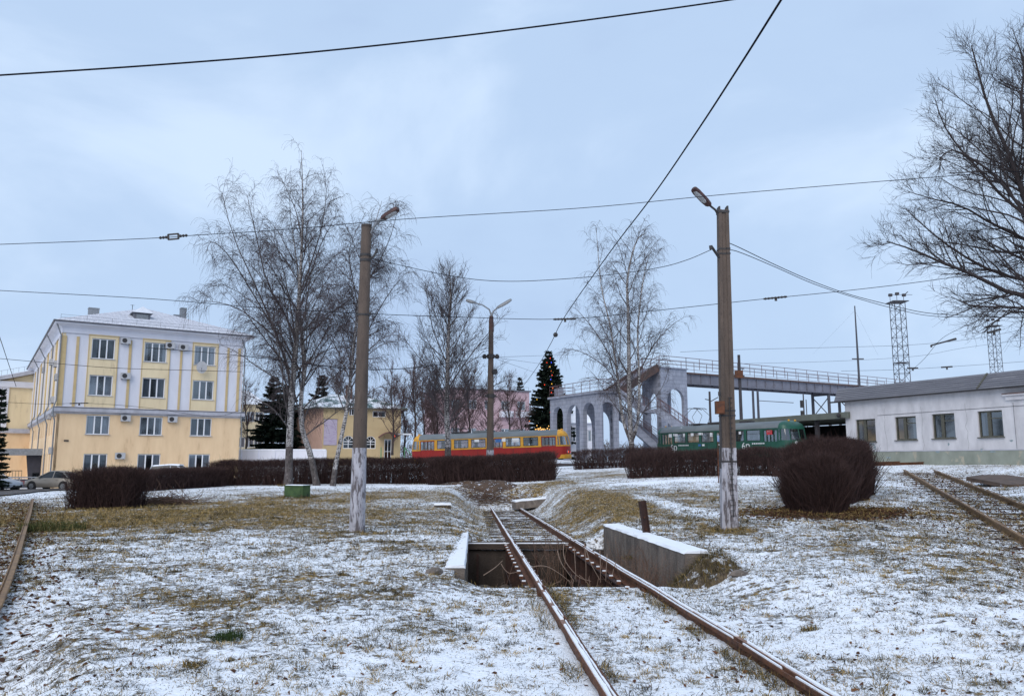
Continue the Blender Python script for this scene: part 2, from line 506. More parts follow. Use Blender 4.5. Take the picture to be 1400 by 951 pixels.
def ground_material():
    m = bpy.data.materials.new('snowy_grass'); m.use_nodes = True
    t = m.node_tree; b = t.nodes['Principled BSDF']; L = t.links.new
    N = t.nodes.new
    pos = N('ShaderNodeNewGeometry').outputs['Position']
    att = N('ShaderNodeAttribute'); att.attribute_name = 'snow_cover'
    def noise(scale, detail=6, rough=0.6, dist=0.0):
        n = N('ShaderNodeTexNoise'); n.inputs['Scale'].default_value = scale; n.inputs['Detail'].default_value = detail
        n.inputs['Roughness'].default_value = rough; n.inputs['Distortion'].default_value = dist
        L(pos, n.inputs['Vector']); return n.outputs['Fac']
    def math_(op, a, b_):
        n = N('ShaderNodeMath'); n.operation = op
        for i, q in enumerate((a, b_)):
            if isinstance(q, (int, float)): n.inputs[i].default_value = q
            else: L(q, n.inputs[i])
        return n.outputs[0]
    a1 = noise(8, 5, 0.6, 0.3); a2 = noise(26, 8, 0.78, 0.3)
    v = math_('ADD', math_('MULTIPLY', a1, 0.52), math_('MULTIPLY', a2, 0.48))
    # cover 0..1 -> threshold on the noise
    thr = N('ShaderNodeMapRange'); L(att.outputs['Fac'], thr.inputs['Value'])
    thr.inputs['From Min'].default_value = 0.0; thr.inputs['From Max'].default_value = 1.0
    thr.inputs['To Min'].default_value = 0.66; thr.inputs['To Max'].default_value = 0.30
    df = math_('SUBTRACT', v, thr.outputs[0])
    sn = N('ShaderNodeMapRange'); L(df, sn.inputs['Value'])
    sn.inputs['From Min'].default_value = -0.045; sn.inputs['From Max'].default_value = 0.055
    sn.interpolation_type = 'SMOOTHSTEP'
    g = N('ShaderNodeValToRGB'); L(noise(3.5, 6, 0.7), g.inputs[0])
    e = g.color_ramp.elements
    e[0].position = 0.30; e[0].color = (0.05, 0.034, 0.024, 1)
    e[1].position = 0.72; e[1].color = (0.48, 0.31, 0.10, 1)
    q = e.new(0.44); q.color = (0.14, 0.092, 0.036, 1)
    q = e.new(0.56); q.color = (0.33, 0.22, 0.07, 1)
    gd = N('ShaderNodeMix'); gd.data_type = 'RGBA'; gd.blend_type = 'MULTIPLY'
    gd.inputs[0].default_value = 0.45
    L(g.outputs[0], gd.inputs[6])
    fine = N('ShaderNodeMapRange'); L(noise(55, 3, 0.7), fine.inputs['Value']); fine.inputs['From Min'].default_value = .3; fine.inputs['From Max'].default_value = .65
    cmb = N('ShaderNodeCombineColor')
    for i in range(3): L(fine.outputs[0], cmb.inputs[i])
    L(cmb.outputs[0], gd.inputs[7])
    sc = N('ShaderNodeMix'); sc.data_type = 'RGBA'
    sc.inputs[6].default_value = (0.84, 0.88, 0.94, 1); sc.inputs[7].default_value = (0.93, 0.95, 0.98, 1)
    L(noise(14, 5), sc.inputs[0])
    mx = N('ShaderNodeMix'); mx.data_type = 'RGBA'
    L(sn.outputs[0], mx.inputs[0]); L(gd.outputs[2], mx.inputs[6]); L(sc.outputs[2], mx.inputs[7])
    L(mx.outputs[2], b.inputs['Base Color'])
    b.inputs['Roughness'].default_value = 0.8; b.inputs['Specular IOR Level'].default_value = 0.25
    bp = N('ShaderNodeBump'); bp.inputs['Strength'].default_value = 0.85; bp.inputs['Distance'].default_value = 0.05
    hh = math_('ADD', math_('MULTIPLY', sn.outputs[0], 0.5), math_('MULTIPLY', noise(24, 5, .6), 0.6))
    L(hh, bp.inputs['Height']); L(bp.outputs[0], b.inputs['Normal'])
    return m
gm.materials.append(ground_material())
go = bpy.data.objects.new('ground', gm); COL.objects.link(go); go['kind'] = 'structure'

# ------------------------------------------------------------------ road and tram street
M_road = pm('wet_asphalt', (0.075, 0.062, 0.056), (0.045, 0.038, 0.036), 1.5, 0.6, 0.3, coord='World', spots=(0.55, 0.57, 0.62), spot_scale=2.2, spot_at=0.66)
def strip(name, pts, w, lift, mat, n=60, kind='structure'):
    pts = [Vector((p[0], p[1], 0)) for p in pts]
    seg = [0]
    for a, b in zip(pts, pts[1:]): seg.append(seg[-1] + (b - a).length)
    ts = np.linspace(0, seg[-1], n)
    cx = np.interp(ts, seg, [p.x for p in pts]); cy = np.interp(ts, seg, [p.y for p in pts])
    tx, ty = np.gradient(cx), np.gradient(cy); l = np.hypot(tx, ty); tx /= l; ty /= l
    us = np.linspace(-w/2, w/2, 9)
    XX = cx[:,None] - ty[:,None]*us[None]; YY = cy[:,None] + tx[:,None]*us[None]
    ZZ = ground(XX, YY) + lift
    i = np.arange(n*9).reshape(n, 9)
    f = np.stack([i[:-1,:-1], i[:-1,1:], i[1:,1:], i[1:,:-1]], -1).reshape(-1, 4)[:, ::-1]
    m = np_mesh(name, np.stack([XX, YY, ZZ], -1).reshape(-1, 3), f)
    return obj(name, m, mat, kind=kind)
strip('road', [(-29, 22), (-31, 34), (-35, 46), (-37, 56), (-34, 66)], 12.0, 0.07, M_road)
strip('road', [(-70, 57), (-44, 62), (-25, 67), (-10, 71.5), (6, 70.5), (12, 66), (21, 55.5)], 7.0, 0.09, M_road)

# ------------------------------------------------------------------ rails
def rail_profile(s=1.0):
    # grooved tram rail: foot, web, head with a flangeway groove on its inner (+u) side
    return [(-.075,-.18),(.075,-.18),(.075,-.165),(.012,-.145),(.012,-.045),(.060,-.040),(.060,-.006),(.044,-.006),(.036,-.026),(.022,-.026),(.016,0),(-.040,0),(-.046,-.008),(-.046,-.040),(-.012,-.048),(-.012,-.145),(-.075,-.165)]
def rail_mesh(path, flip=1):
    mb = MB()
    rings = []
    for i, p in enumerate(path):
        d = (path[min(i+1, len(path)-1)] - path[max(i-1, 0)]); d.z = 0; d.normalize()
        n = Vector((d.y, -d.x, 0)) * flip
        ring = [p + n*u + Vector((0,0,w)) for u, w in rail_profile()]
        rings.append(ring if flip > 0 else ring[::-1])
    mb.loft(rings)
    return mb
def snow_strip(path, flip, lo, hi, z0, rng, gap=0.0, w2=0.0):
    """a thin uneven ribbon of snow lying along the rail between offsets lo and hi"""
    mb = MB()
    for i in range(len(path) - 1):
        a, b = path[i], path[i+1]
        d = (b - a); d.z = 0; d.normalize()
        n = Vector((d.y, -d.x, 0)) * flip
        L = (b - a).length; k = max(1, int(L / 0.25))
        for j in range(k):
            if rng.random() < gap: continue
            p, q = a.lerp(b, j/k), a.lerp(b, (j+1)/k)
            up = Vector((0,0,z0 + 0.012)); dn = Vector((0,0,z0 - 0.01))
            h1, h2 = hi + rng.uniform(-w2, w2), hi + rng.uniform(-w2, w2)
            mb.loft([[p+n*lo+dn, p+n*h1+dn, p+n*(h1-.004)+up, p+n*(lo+.004)+up], [q+n*lo+dn, q+n*h2+dn, q+n*(h2-.004)+up, q+n*(lo+.004)+up]])
    return mb
rr = random.Random(3)
trk = thing('railway_track', 'old rusty tram track running straight over the open pit in the centre', 'track', (track_x(12), 12, rail_z(12)))
def loc(root, pts):
    return [Vector(p) - root.location for p in pts]
RAIL_Y = list(np.arange(1.5, 44.7, 1.2))
for side in (-1, 1):
    path = [Vector((track_x(y) + side*0.763, y, rail_z(y) + 0.006*math.sin(y*1.7+side))) for y in RAIL_Y]
    lp = loc(trk, path)
    rl = obj('rail', rail_mesh(lp, -side), M_rail, trk)
    hd = MB()
    for i in range(len(lp)-1):
        d = (lp[i+1]-lp[i]); d.z = 0; d.normalize(); n = Vector((d.y,-d.x,0))*-side
        z1 = Vector((0,0,.003))
        hd.quad(lp[i]-n*.034+z1, lp[i]+n*.010+z1, lp[i+1]+n*.010+z1, lp[i+1]-n*.034+z1)
    obj('worn_head', hd, M_railhead, rl)
    obj('snow_cap', snow_strip(lp, -side, -0.028 if side < 0 else -0.034, 0.006 if side < 0 else 0.000, .004, rr, 0.08, .007), M_snow, rl, kind='stuff')
    obj('groove_snow', snow_strip(lp, -side, .018, .040, -.010, rr, 0.12, .004), M_snow, rl, kind='stuff')
    # girder carrying the rail over the pit
    g = MB()
    a = Vector((track_x(12.2)+side*.763, 12.2, rail_z(12.2)-.19)); b = Vector((track_x(21.6)+side*.763, 21.6, rail_z(21.6)-.19))
    a, b = loc(trk, [a, b])
    g.span(a-Vector((0,0,.015)), b-Vector((0,0,.015)), .30, .025); g.span(a-Vector((0,0,.30)), b-Vector((0,0,.30)), .018, .54); g.span(a-Vector((0,0,.58)), b-Vector((0,0,.58)), .30, .025)
    go_ = obj('girder', g, M_darkrust, trk)
    st = MB()
    for k in range(11):
        for s2 in (-1, 1):
            p = a.lerp(b, (k+.5)/11) + Vector((s2*.08, 0, -.30))
            st.box(p, (.13, .014, .53))
    obj('stiffener', st, M_darkrust, go_, kind='stuff')
    cl = MB(); cs = MB()
    for k in range(13):
        for s2 in (-1, 1):
            p = a.lerp(b, (k+.4)/13) + Vector((s2*.13, 0, .02))
            cl.box(p, (.07, .07, .04)); cs.box(p + Vector((0,0,.026)), (.06, .06, .02))
    ck = obj('rail_clip', cl, M_rust, go_, kind='stuff')
    obj('clip_snow', cs, M_snow, go_, kind='stuff')
# sleepers
sm0 = None
for y in list(np.arange(4.0, 12.3, 0.75)) + list(np.arange(21.9, 44, 0.85)):
    c = Vector((track_x(y), y, rail_z(y) - (.262 if y < 13 else .237) + rr.uniform(-.012,.012))) - trk.location
    if sm0 is None:
        b = MB().box((0,0,0), (2.5,.24,.16)); sm0 = b.mesh('sleeper'); sm0.materials.append(M_wood)
    obj('sleeper', sm0, None, trk, c, (0,0,math.atan(-TR_DX)*-1 + rr.uniform(-.02,.02)))
# fishplate joints
for side, y in ((-1, 11.6), (1, 12.0)):
    c = Vector((track_x(y)+side*.763, y, rail_z(y)-.09)) - trk.location
    j = MB(); j.box(c, (.075,.75,.075)); 
    for k in range(4): j.box(c + Vector((0,-.27+.18*k,0)), (.10,.035,.035))
    obj('fishplate', j, M_rail, trk)

rt = thing('railway_track', 'curved tram track with olive worn rails beside the white depot building', 'track', RT_A)
def rt_pt(s, off):
    L = (RT_B - RT_A).length
    p = RT_A + RT_D * s + RT_N * off
    # beyond the start the track swings left along the building front
    if s < 0:
        p = RT_A + RT_D*s + RT_N*off + Vector((-1,0,0)) * (0.06*s*s) + Vector((0, .0, 0))
    return p
for off in (0, 1.524):
    path = [rt_pt(s, off) - RT_A for s in list(np.linspace(0.3, 47, 36))]
    f = -1 if off == 0 else 1
    rl = obj('rail', rail_mesh(path, f), M_steelrail, rt)
    obj('groove_snow', snow_strip(path, f, .018, .036, -.012, rr, 0.75, .004), M_snow, rl, kind='stuff')
for s in np.arange(1, 38, 1.5):
    c = RT_D*s + RT_N*.762 + Vector((0,0,-.235))
    obj('sleeper', sm0, None, rt, c, (0,0,math.atan2(RT_N.y, RT_N.x)))
ct = thing('railway_track', 'cross track ending under the clipped hedge by the white depot wall', 'track', (21, 49.5, G(21, 49.5)))
for k, off in enumerate((0, 1.5)):
    path = []
    for px in np.linspace(1150, 1300, 8):
        y = 50.6 - .004*(px-1150) + off*1.0
        x = xat(px, y); path.append(Vector((x, y, max(P(px, 636.5, y).z, G(x, y)+.16))) - ct.location)
    obj('rail', rail_mesh(path, 1), M_rail, ct)

lt = thing('railway_track', 'curving tram rails along the left edge of the lawn', 'track', LT_PTS[1])
ys = list(np.arange(4.5, 36.2, 0.9))
# smooth the measured plan curve
_k = np.polyfit(_lt[:,1], _lt[:,0], 4)
lx = np.interp(ys, _lt[:,1], _lt[:,0]); lzs = np.interp(ys, _lt[:,1], _lt[:,2])
for _ in range(6):
    lx[1:-1] = (lx[:-2] + 2*lx[1:-1] + lx[2:]) / 4; lzs[1:-1] = (lzs[:-2] + 2*lzs[1:-1] + lzs[2:]) / 4
for off in (0, -1.524):
    path = [Vector((a + off, y, z)) - lt.location for a, y, z in zip(lx, ys, lzs)]
    rl = obj('rail', rail_mesh(path, 1 if off else -1), M_steelrail, lt)

# ------------------------------------------------------------------ pit walls
def wallbox(name, label, x_off0, x_off1, y0, y1, ztop, zbot, mat, n=10, jitter=.02, cap=.05, cat='wall'):
    """retaining wall parallel to the track, its long top edge uneven, with a cap of snow as a part"""
    root = thing(name, label, cat, (track_x(y0)+x_off0, y0, ztop(y0)))
    mb = MB(); sn = MB(); rings = []; srings = []
    for i in range(n+1):
        y = y0 + (y1-y0)*i/n
        a = track_x(y)+x_off0 + rr.uniform(-jitter,jitter); b = track_x(y)+x_off1 + rr.uniform(-jitter,jitter); z = ztop(y) + rr.uniform(-jitter,jitter)*.6
        rings.append(loc(root, [(a,y,zbot),(b,y,zbot),(b,y,z),(a,y,z)]))
        o = rr.uniform(-.035,.02)
        srings.append(loc(root, [(a-.008+o*.3,y,z-.008),(b+.012,y,z-.008),(b-.01,y,z+cap),(a+.02-o,y,z+cap*.8)]))
    mb.loft(rings); sn.loft(srings)
    obj('wall_body', mb, mat, root); obj('snow_cap', sn, M_snow, root, sm=40)
    return root
wallbox('retaining_wall', 'low concrete kerb wall with a thick snow cap left of the pit', -2.16, -1.84, 13.2, 23.2, lambda y: rail_z(y) + .06, EYE-3.6, M_conc, 36, .007)
wallbox('retaining_wall', 'sloping grey concrete retaining wall with snow cap right of the pit', 1.62, 2.0, 12.9, 20.8, lambda y: EYE - 1.455 - .0255*(y-12.5), EYE-3.6, M_conc, 44, .007)
pt = thing('track_pit', 'dark open pit with dark concrete walls under the rusty rails', 'pit', (track_x(17), 17, EYE-3.3))
def pitwall(name, y, th, z1, mat):
    x0, x1 = track_x(y)-1.95, track_x(y)+1.75
    m = MB(); n = 12; rings = []
    for i in range(n+1):
        x = x0 + (x1-x0)*i/n; j = rr.uniform(-.03,.03)
        rings.append(loc(pt, [(x,y+j,EYE-3.6),(x,y+th,EYE-3.6),(x,y+th,z1+rr.uniform(-.02,.02)),(x,y+j,z1+rr.uniform(-.03,.02))]))
    m.loft(rings)
    return obj(name, m, mat, pt)
pitwall('near_wall', PIT0-.12, .22, rail_z(PIT0)-.24, M_conc)
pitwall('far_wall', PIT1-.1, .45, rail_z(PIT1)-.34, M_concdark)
pb = MB()
for k, (yy, zz, h) in enumerate(((PIT1-.14, .17, .14), (PIT1+.02, .12, .10))):
    pb.span(loc(pt, [(track_x(yy)-1.9, yy, rail_z(yy)-zz-.06)])[0], loc(pt, [(track_x(yy)+1.2, yy, rail_z(yy)-zz-.06)])[0], .14, h)
obj('edge_beam', pb, M_wood, pt)
sb = MB(); sb.span(loc(pt, [(track_x(PIT1)-1.9, PIT1-.1, rail_z(PIT1)-.155)])[0], loc(pt, [(track_x(PIT1)+.9, PIT1-.1, rail_z(PIT1)-.155)])[0], .13, .03)
obj('beam_snow', sb, M_snow, pt); sb = MB()
sb.span(loc(pt, [(track_x(PIT0)-.6, PIT0, rail_z(PIT0)-.20)])[0], loc(pt, [(track_x(PIT0)+.62, PIT0, rail_z(PIT0)-.20)])[0], .18, .05)
obj('beam_snow', sb, M_snow, pt)
for k in range(5):
    x = track_x(20.9) - 1.6 + .75*k
    m = MB(); m.box(loc(pt, [(x, 21.0, EYE-2.95)])[0], (.06,.05,1.1))
    obj('rusty_strut', m, M_darkrust, pt)

# ------------------------------------------------------------------ small things round the track
def lump(name, label, cat, px, py, Y, size, mat, rotz=0, snow=True, tilt=(0,0), z=None):
    p = P(px, py, Y)
    root = thing(name, label, cat, (p.x, p.y, p.z if z is None else z), rot=(tilt[0], tilt[1], rotz))
    mb = MB(); rng = random.Random(int(px*7+py))
    nx_ = 5; rings = []
    for i in range(nx_+1):
        x = (i/nx_-.5)*size[0]
        j = lambda: rng.uniform(-.035,.035)*min(size)*3
        rings.append([Vector((x+j(),-size[1]/2+j(),-.12)),Vector((x+j(),size[1]/2+j(),-.12)),Vector((x+j(),size[1]/2+j(),size[2]+j()*.4)),Vector((x+j(),-size[1]/2+j(),size[2]+j()*.4))])
    mb.loft(rings); obj('block', mb, mat, root)
    if snow:
        s = MB(); s.loft([[r[3]+Vector((0,-.005,-.02)), r[2]+Vector((0,0,-.02)), r[2]+Vector((0,-.03,.05)), r[3]+Vector((0,.03,.05))] for r in rings])
        obj('snow_cap', s, M_snow, root, sm=50)
    return root
lump('concrete_slab', 'snow covered concrete slab fallen across the far end of the centre rails', 'slab', 724, 690, 43.2, (1.7,.9,.28), M_conc, .25, tilt=(0,-.08))
lump('concrete_block', 'small bare concrete block behind the fallen snowy slab', 'block', 742, 679, 46.0, (.72,.5,.32), M_conc, .1, snow=True)
lump('concrete_slab', 'thin snowy slab in the dirt beyond the left rail end', 'slab', 643, 680.5, 45, (.95,.5,.12), M_conc, -.3, tilt=(0,.12))
lump('concrete_block', 'flat snow topped concrete block sunk in the bank left of the track', 'block', 605, 693, 30.5, (.62,.35,.10), M_concdark, .05)
M_dirt = pm('bare_earth', (0.105, 0.066, 0.043), (0.045, 0.031, 0.024), 2.5, 0.95, 0.8, coord='World', spots=(0.62,0.64,0.70), spot_scale=5, spot_at=.57)
def mound(name, label, cx, cy, rx, ry, h, mat, seed):
    n, mnum = 40, 26
    us = np.linspace(-1, 1, n); vs = np.linspace(-1, 1, mnum)
    U, V = np.meshgrid(us, vs); XX = cx + U*rx; YY = cy + V*ry
    r = np.sqrt(U**2+V**2)
    ZZ = ground(XX, YY) - .12 + (h+.12) * np.clip(1-r**2, 0, 1)*(.55+.9*fbm(XX*2.2, YY*2.2, 3, seed)) 
    i = np.arange(n*mnum).reshape(mnum, n)
    f = np.stack([i[:-1,:-1], i[:-1,1:], i[1:,1:], i[1:,:-1]], -1).reshape(-1,4)
    m = np_mesh(name, np.stack([XX, YY, ZZ], -1).reshape(-1,3), f); smooth(m)
    return tag(obj(name, m, mat), label, 'mound')
mound('earth_mound', 'heap of dark soil with patchy snow where the centre rails end', xat(668, 46), 46.2, 1.9, 1.0, .30, M_dirt, 31)
mound('earth_mound', 'dark leafy hump beneath the middle of the long hedge', xat(650, 50), 49.5, 3.2, .8, .16, M_dirt, 35)
# rusty post
rb_n = random.Random(4)
for k, (off, y_, s_) in enumerate(((-1.45,20.3,.22),(-.9,20.6,.16),(1.1,20.4,.2),(2.15,11.9,.12),(-2.3,12.9,.15),(.1,20.5,.13))):
    m = MB(); rings = []
    for i in range(4):
        r_ = s_*(.55,1,.9,.4)[i]; rings.append([Vector((r_*rb_n.uniform(.8,1.2)*math.cos(t), r_*rb_n.uniform(.8,1.2)*math.sin(t), s_*(-.4,0,.35,.6)[i])) for t in (0,1.05,2.1,3.14,4.2,5.2)])
    m.loft(rings); z_ = EYE-3.2 if PIT0 < y_ < PIT1 and -2 < off < 1.7 else G(track_x(y_)+off, y_)
    tag(obj('concrete_lump', m, M_conc, None, (track_x(y_)+off, y_, z_)), ('broken concrete lump at the far left corner of the pit floor','small broken lump left of middle on the pit floor','broken lump under the right rail on the far pit floor','chip of concrete in the snow near the sloping wall end','chip of concrete before the snowy kerb wall','smallest lump in the middle of the far pit floor')[k], 'concrete lump')
p = P(886, 730, 17.3)
rp = thing('rusty_post', 'leaning dark rusted steel post behind the right retaining wall', 'post', (p.x, p.y, G(p.x, p.y)-.05), rot=(0, R(-8), R(20)))
m = MB(); m.box((0,.03,.45), (.15,.014,.9)); m.box((-.07,0,.45), (.014,.07,.9)); m.box((.07,0,.45), (.014,.07,.9)); obj('channel', m, M_darkrust, rp)
m = MB()
for z in (.3,.55): m.tube([(0,-.001,z),(0,.05,z)], .018, 6)
obj('bolt', m, M_rust, rp)
# green box
p = P(406, 681, 37.5)
gb = thing('utility_box', 'weathered green metal box lying on the grass by the birch trunks', 'box', (p.x, p.y, p.z-.02), R(-24))
m = MB(); m.box((0,0,.30), (1.05,.55,.58)); obj('body', m, M_greenbox, gb)
m = MB(); m.box((0,0,.605), (1.10,.60,.035)); obj('lid', m, M_greenbox, gb)
m = MB(); m.loft([[Vector((x,-.26,.62)),Vector((x,.26,.62)),Vector((x,.2,.65)),Vector((x,-.2,.645))] for x in (-.5,-.2,.1,.5)]); obj('snow_cap', m, M_snow, gb)
m = MB(); m.box((.533,0,.32), (.02,.40,.40)); m.box((0,-.283,.32),(.85,.015,.38)); obj('side_panel', m, M_greenbox, gb)
m = MB(); m.box((-.2,-.3,.0),(.55,.35,.16)); obj('snow_drift', m, M_snow, gb)
# slab by the right track
M_wetslab = pm('wet_slab', (0.13,0.085,0.06),(0.065,0.045,0.036),2.5,0.8,0.5,spots=(.6,.62,.68),spot_scale=3,spot_at=.66)
p = P(1372, 657, 33.0)
ws = MB(); ws.prism([(-.9,-1.2),(-.1,-1.5),(1.3,-.9),(1.1,1.0),(.2,1.4),(-.8,1.1)], 'z', -.14, .015)
tag(obj('concrete_slab', ws, M_wetslab, None, (p.x, p.y, p.z+.05), (R(6),R(-3),.2)), 'big wet brown concrete slab lying beside the right hand rails', 'slab')

# ------------------------------------------------------------------ grass, leaves, stalks
def rand_mat(name, cols, rough=0.9):
    """per-blade colour from a stored random value"""
    m = bpy.data.materials.new(name); m.use_nodes = True
    t = m.node_tree; b = t.nodes['Principled BSDF']
    a = t.nodes.new('ShaderNodeAttribute'); a.attribute_name = 'tint'
    r = t.nodes.new('ShaderNodeValToRGB'); r.color_ramp.interpolation = 'LINEAR'
    el = r.color_ramp.elements
    for i, c in enumerate(cols):
        q = el[i] if i < 2 else el.new(i/(len(cols)-1))
        q.position = i/(len(cols)-1) if i != 1 or len(cols) == 2 else 1/(len(cols)-1)
        q.color = (*c, 1)
    t.links.new(a.outputs['Fac'], r.inputs[0]); t.links.new(r.outputs[0], b.inputs['Base Color'])
    b.inputs['Roughness'].default_value = rough; b.inputs['Specular IOR Level'].default_value = 0.2
    return m
def with_tint(me, vals):
    a = me.attributes.new('tint', 'FLOAT', 'POINT'); a.data.foreach_set('value', vals.astype(np.float32))
    return me
def blades(name, x, y, z, L, W, az, el, bend, tint):
    """two-segment tapered bent blades as quads"""
    n = len(x)
    d = np.stack([np.cos(az)*np.cos(el), np.sin(az)*np.cos(el), np.sin(el)], -1)
    el2 = el - bend
    d2 = np.stack([np.cos(az)*np.cos(el2), np.sin(az)*np.cos(el2), np.sin(el2)], -1)
    tw = RNG.uniform(-.9, .9, n)
    s = np.stack([-np.sin(az)*np.cos(tw), np.cos(az)*np.cos(tw), np.sin(tw)], -1) * W[:,None] / 2
    p0 = np.stack([x, y, z], -1); p1 = p0 + d*(L*.55)[:,None]; p2 = p1 + d2*(L*.45)[:,None]
    V = np.stack([p0-s, p0+s, p1-s*.8, p1+s*.8, p2-s*.15, p2+s*.15], 1).reshape(-1,3)
    b = np.arange(n)[:,None]*6
    Fq = np.concatenate([b+np.array([[0,1,3,2]]), b+np.array([[2,3,5,4]])], 0)
    return with_tint(np_mesh(name, V, Fq), np.repeat(tint, 6))
M_grass = rand_mat('dry_grass', [(0.022,0.018,0.012),(0.055,0.040,0.022),(0.10,0.085,0.03),(0.30,0.20,0.07),(0.46,0.32,0.13)])
NG = 900000
yy = np.exp(RNG.uniform(math.log(3.8), math.log(50), NG)); xx = RNG.uniform(-1, 1, NG) * (0.70*yy + 1.2)
cv = snow_cover(xx, yy)
cl_ = fbm(xx*2.0, yy*2.0, 2, 40); c2_ = fbm(xx*7, yy*7, 2, 41)
prob = np.clip((1.05-cv)**1.25, 0, 1) * sstep(.38, .64, .5*cl_ + .5*c2_ + (0.60-cv)*.35)
prob *= np.where(in_pit(xx, yy), .15, 1) * np.where((np.abs(np.abs(xx-track_x(yy))-.763) < .13) & (yy < 45), 0, 1)
kp = RNG.random(NG) < prob * 1.0
xx, yy, cv, c2_ = xx[kp], yy[kp], cv[kp], c2_[kp]
nG = len(xx)
sc_ = np.clip(yy/11, .8, 2.6)**.8
zz = ground(xx, yy)
zz = np.where(in_pit(xx, yy), EYE-3.3, zz)
green = sstep(.45, .7, fbm(xx*.8, yy*.8, 2, 50))
tint = np.clip(RNG.uniform(.1, 1.0, nG) - .25*green*RNG.random(nG) - .1 + .25*(cv < .45), 0, 1)
obj('grass', blades('grass', xx, yy, zz-.005, RNG.uniform(.035,.10,nG)*sc_, RNG.uniform(.0032,.0068,nG)*sc_, RNG.uniform(0,6.28,nG), RNG.uniform(.15,1.05,nG), RNG.uniform(0,1.0,nG), tint), M_grass, kind='stuff')
print('grass blades', nG)
NS = 200000
yy = np.exp(RNG.uniform(math.log(3.8), math.log(26), NS)); xx = RNG.uniform(-1, 1, NS) * (0.70*yy + 1.0)
kp = (RNG.random(NS) < .25 + .75*sstep(.40,.66,fbm(xx*3.3, yy*3.3, 3, 44))) & ~in_pit(xx, yy) & ~((np.abs(np.abs(xx-track_x(yy))-.763) < .13)); xx, yy = xx[kp], yy[kp]; n = len(xx)
s_ = np.clip(yy/9, .8, 2.2)
obj('grass_tips', blades('grass_tips', xx, yy, ground(xx, yy)-.004, RNG.uniform(.015,.045,n)*s_, RNG.uniform(.004,.009,n)*s_, RNG.uniform(0,6.28,n), RNG.uniform(.1,1.1,n), RNG.uniform(0,1.2,n), RNG.uniform(.1,.85,n)), M_grass, kind='stuff')

# separate clumps of grass standing above the snow
NC = 5200
cy = np.exp(RNG.uniform(math.log(4.2), math.log(34), NC)); cx = RNG.uniform(-1, 1, NC)*(0.70*cy + 1.0)
kp = (RNG.random(NC) < .15 + .85*sstep(.44,.62,fbm(cx*.7, cy*.7, 3, 91))) & ~in_pit(cx, cy) & (np.abs(np.abs(cx-track_x(cy))-.763) > .16) & (np.abs(cx-track_x(cy)-1.8) > np.where((cy > 12.4) & (cy < 21), .45, 0)); cx, cy = cx[kp], cy[kp]
m_ = RNG.integers(14, 46, len(cx)); q = np.repeat(np.arange(len(cx)), m_); n = len(q)
cr = RNG.uniform(.025, .11, len(cx))*np.clip(cy/11, .8, 1.7); ct = RNG.random(len(cx))
a = RNG.uniform(0, 6.28, n); r_ = np.sqrt(RNG.random(n))*cr[q]; x = cx[q]+np.cos(a)*r_; y = cy[q]+np.sin(a)*r_*1.2; s_ = np.clip(y/10, .8, 2.0)
obj('grass_clumps', blades('grass_clumps', x, y, ground(x,y)-.006, RNG.uniform(.03,.11,n)*s_**.7, RNG.uniform(.004,.0075,n)*s_, a+RNG.normal(0,.7,n), RNG.uniform(.15,1.2,n), RNG.uniform(0,1.2,n), np.clip(ct[q]*.85+RNG.normal(0,.16,n)+.12,0,1)), M_grass, kind='stuff')

M_leaf = rand_mat('fallen_leaf', [(0.035,0.018,0.012),(0.075,0.034,0.02),(0.13,0.055,0.028),(0.16,0.085,0.04)])
NL = 200000
yy = np.exp(RNG.uniform(math.log(4), math.log(48), NL)); xx = RNG.uniform(-1, 1, NL)*(0.70*yy+1)
s_, d_ = rt_coords(xx, yy)
dens = .015 + .5*np.exp(-((xx-9.2)**2/5+(yy-22.4)**2/4)) + .35*np.exp(-((d_-1.0)/1.8)**2)*(s_ > 0) + .10*sstep(5, 12, xx)*(1-sstep(25,36,yy)) + .05*np.exp(-((np.abs(xx-track_x(yy)-.9))/.5)**2)
dens += .22*np.exp(-((xx-lt_x(yy)+.7)/1.2)**2)
kp = (RNG.random(NL) < dens*.6) & ~in_pit(xx, yy); xx, yy = xx[kp], yy[kp]; n = len(xx)
obj('fallen_leaves', blades('fallen_leaves', xx, yy, ground(xx, yy)+.008, RNG.uniform(.03,.065,n), RNG.uniform(.02,.036,n), RNG.uniform(0,6.28,n), RNG.uniform(-.1,.5,n), RNG.uniform(-.2,.8,n), RNG.random(n)), M_leaf, kind='stuff')

def litter(n, fx, fy, sz=1.5):
    x, y = fx(n), fy(n); kp = ~in_pit(x, y); x, y = x[kp], y[kp]; m = len(x)
    return x, y, RNG.uniform(.035,.075,m)*sz, RNG.uniform(.022,.042,m)*sz
_a = RNG.uniform(0,6.28,9000); _q = np.abs(RNG.normal(0,.62,9000)) + .25
x1, y1 = 8.7+np.cos(_a)*_q*1.75, 22.4+np.sin(_a)*_q*1.5
_s = RNG.uniform(1,36,3200); _o = RNG.normal(.75,1.0,3200)
_y3 = RNG.uniform(8,36,2600)
_l = math.hypot(RT_D.x, RT_D.y); x2 = RT_A.x+RT_D.x/_l*_s+RT_N.x*_o; y2 = RT_A.y+RT_D.y/_l*_s+RT_N.y*_o
x3, y3 = np.concatenate([x1,x2,lt_x(_y3)+RNG.normal(-.5,.8,2600)]), np.concatenate([y1,y2,_y3]); n = len(x3)
obj('leaf_litter', blades('leaf_litter', x3, y3, ground(x3,y3)+.008, RNG.uniform(.05,.11,n), RNG.uniform(.035,.06,n), RNG.uniform(0,6.28,n), RNG.uniform(-.1,.6,n), RNG.uniform(-.2,.8,n), RNG.random(n)*.6), M_leaf, kind='stuff')

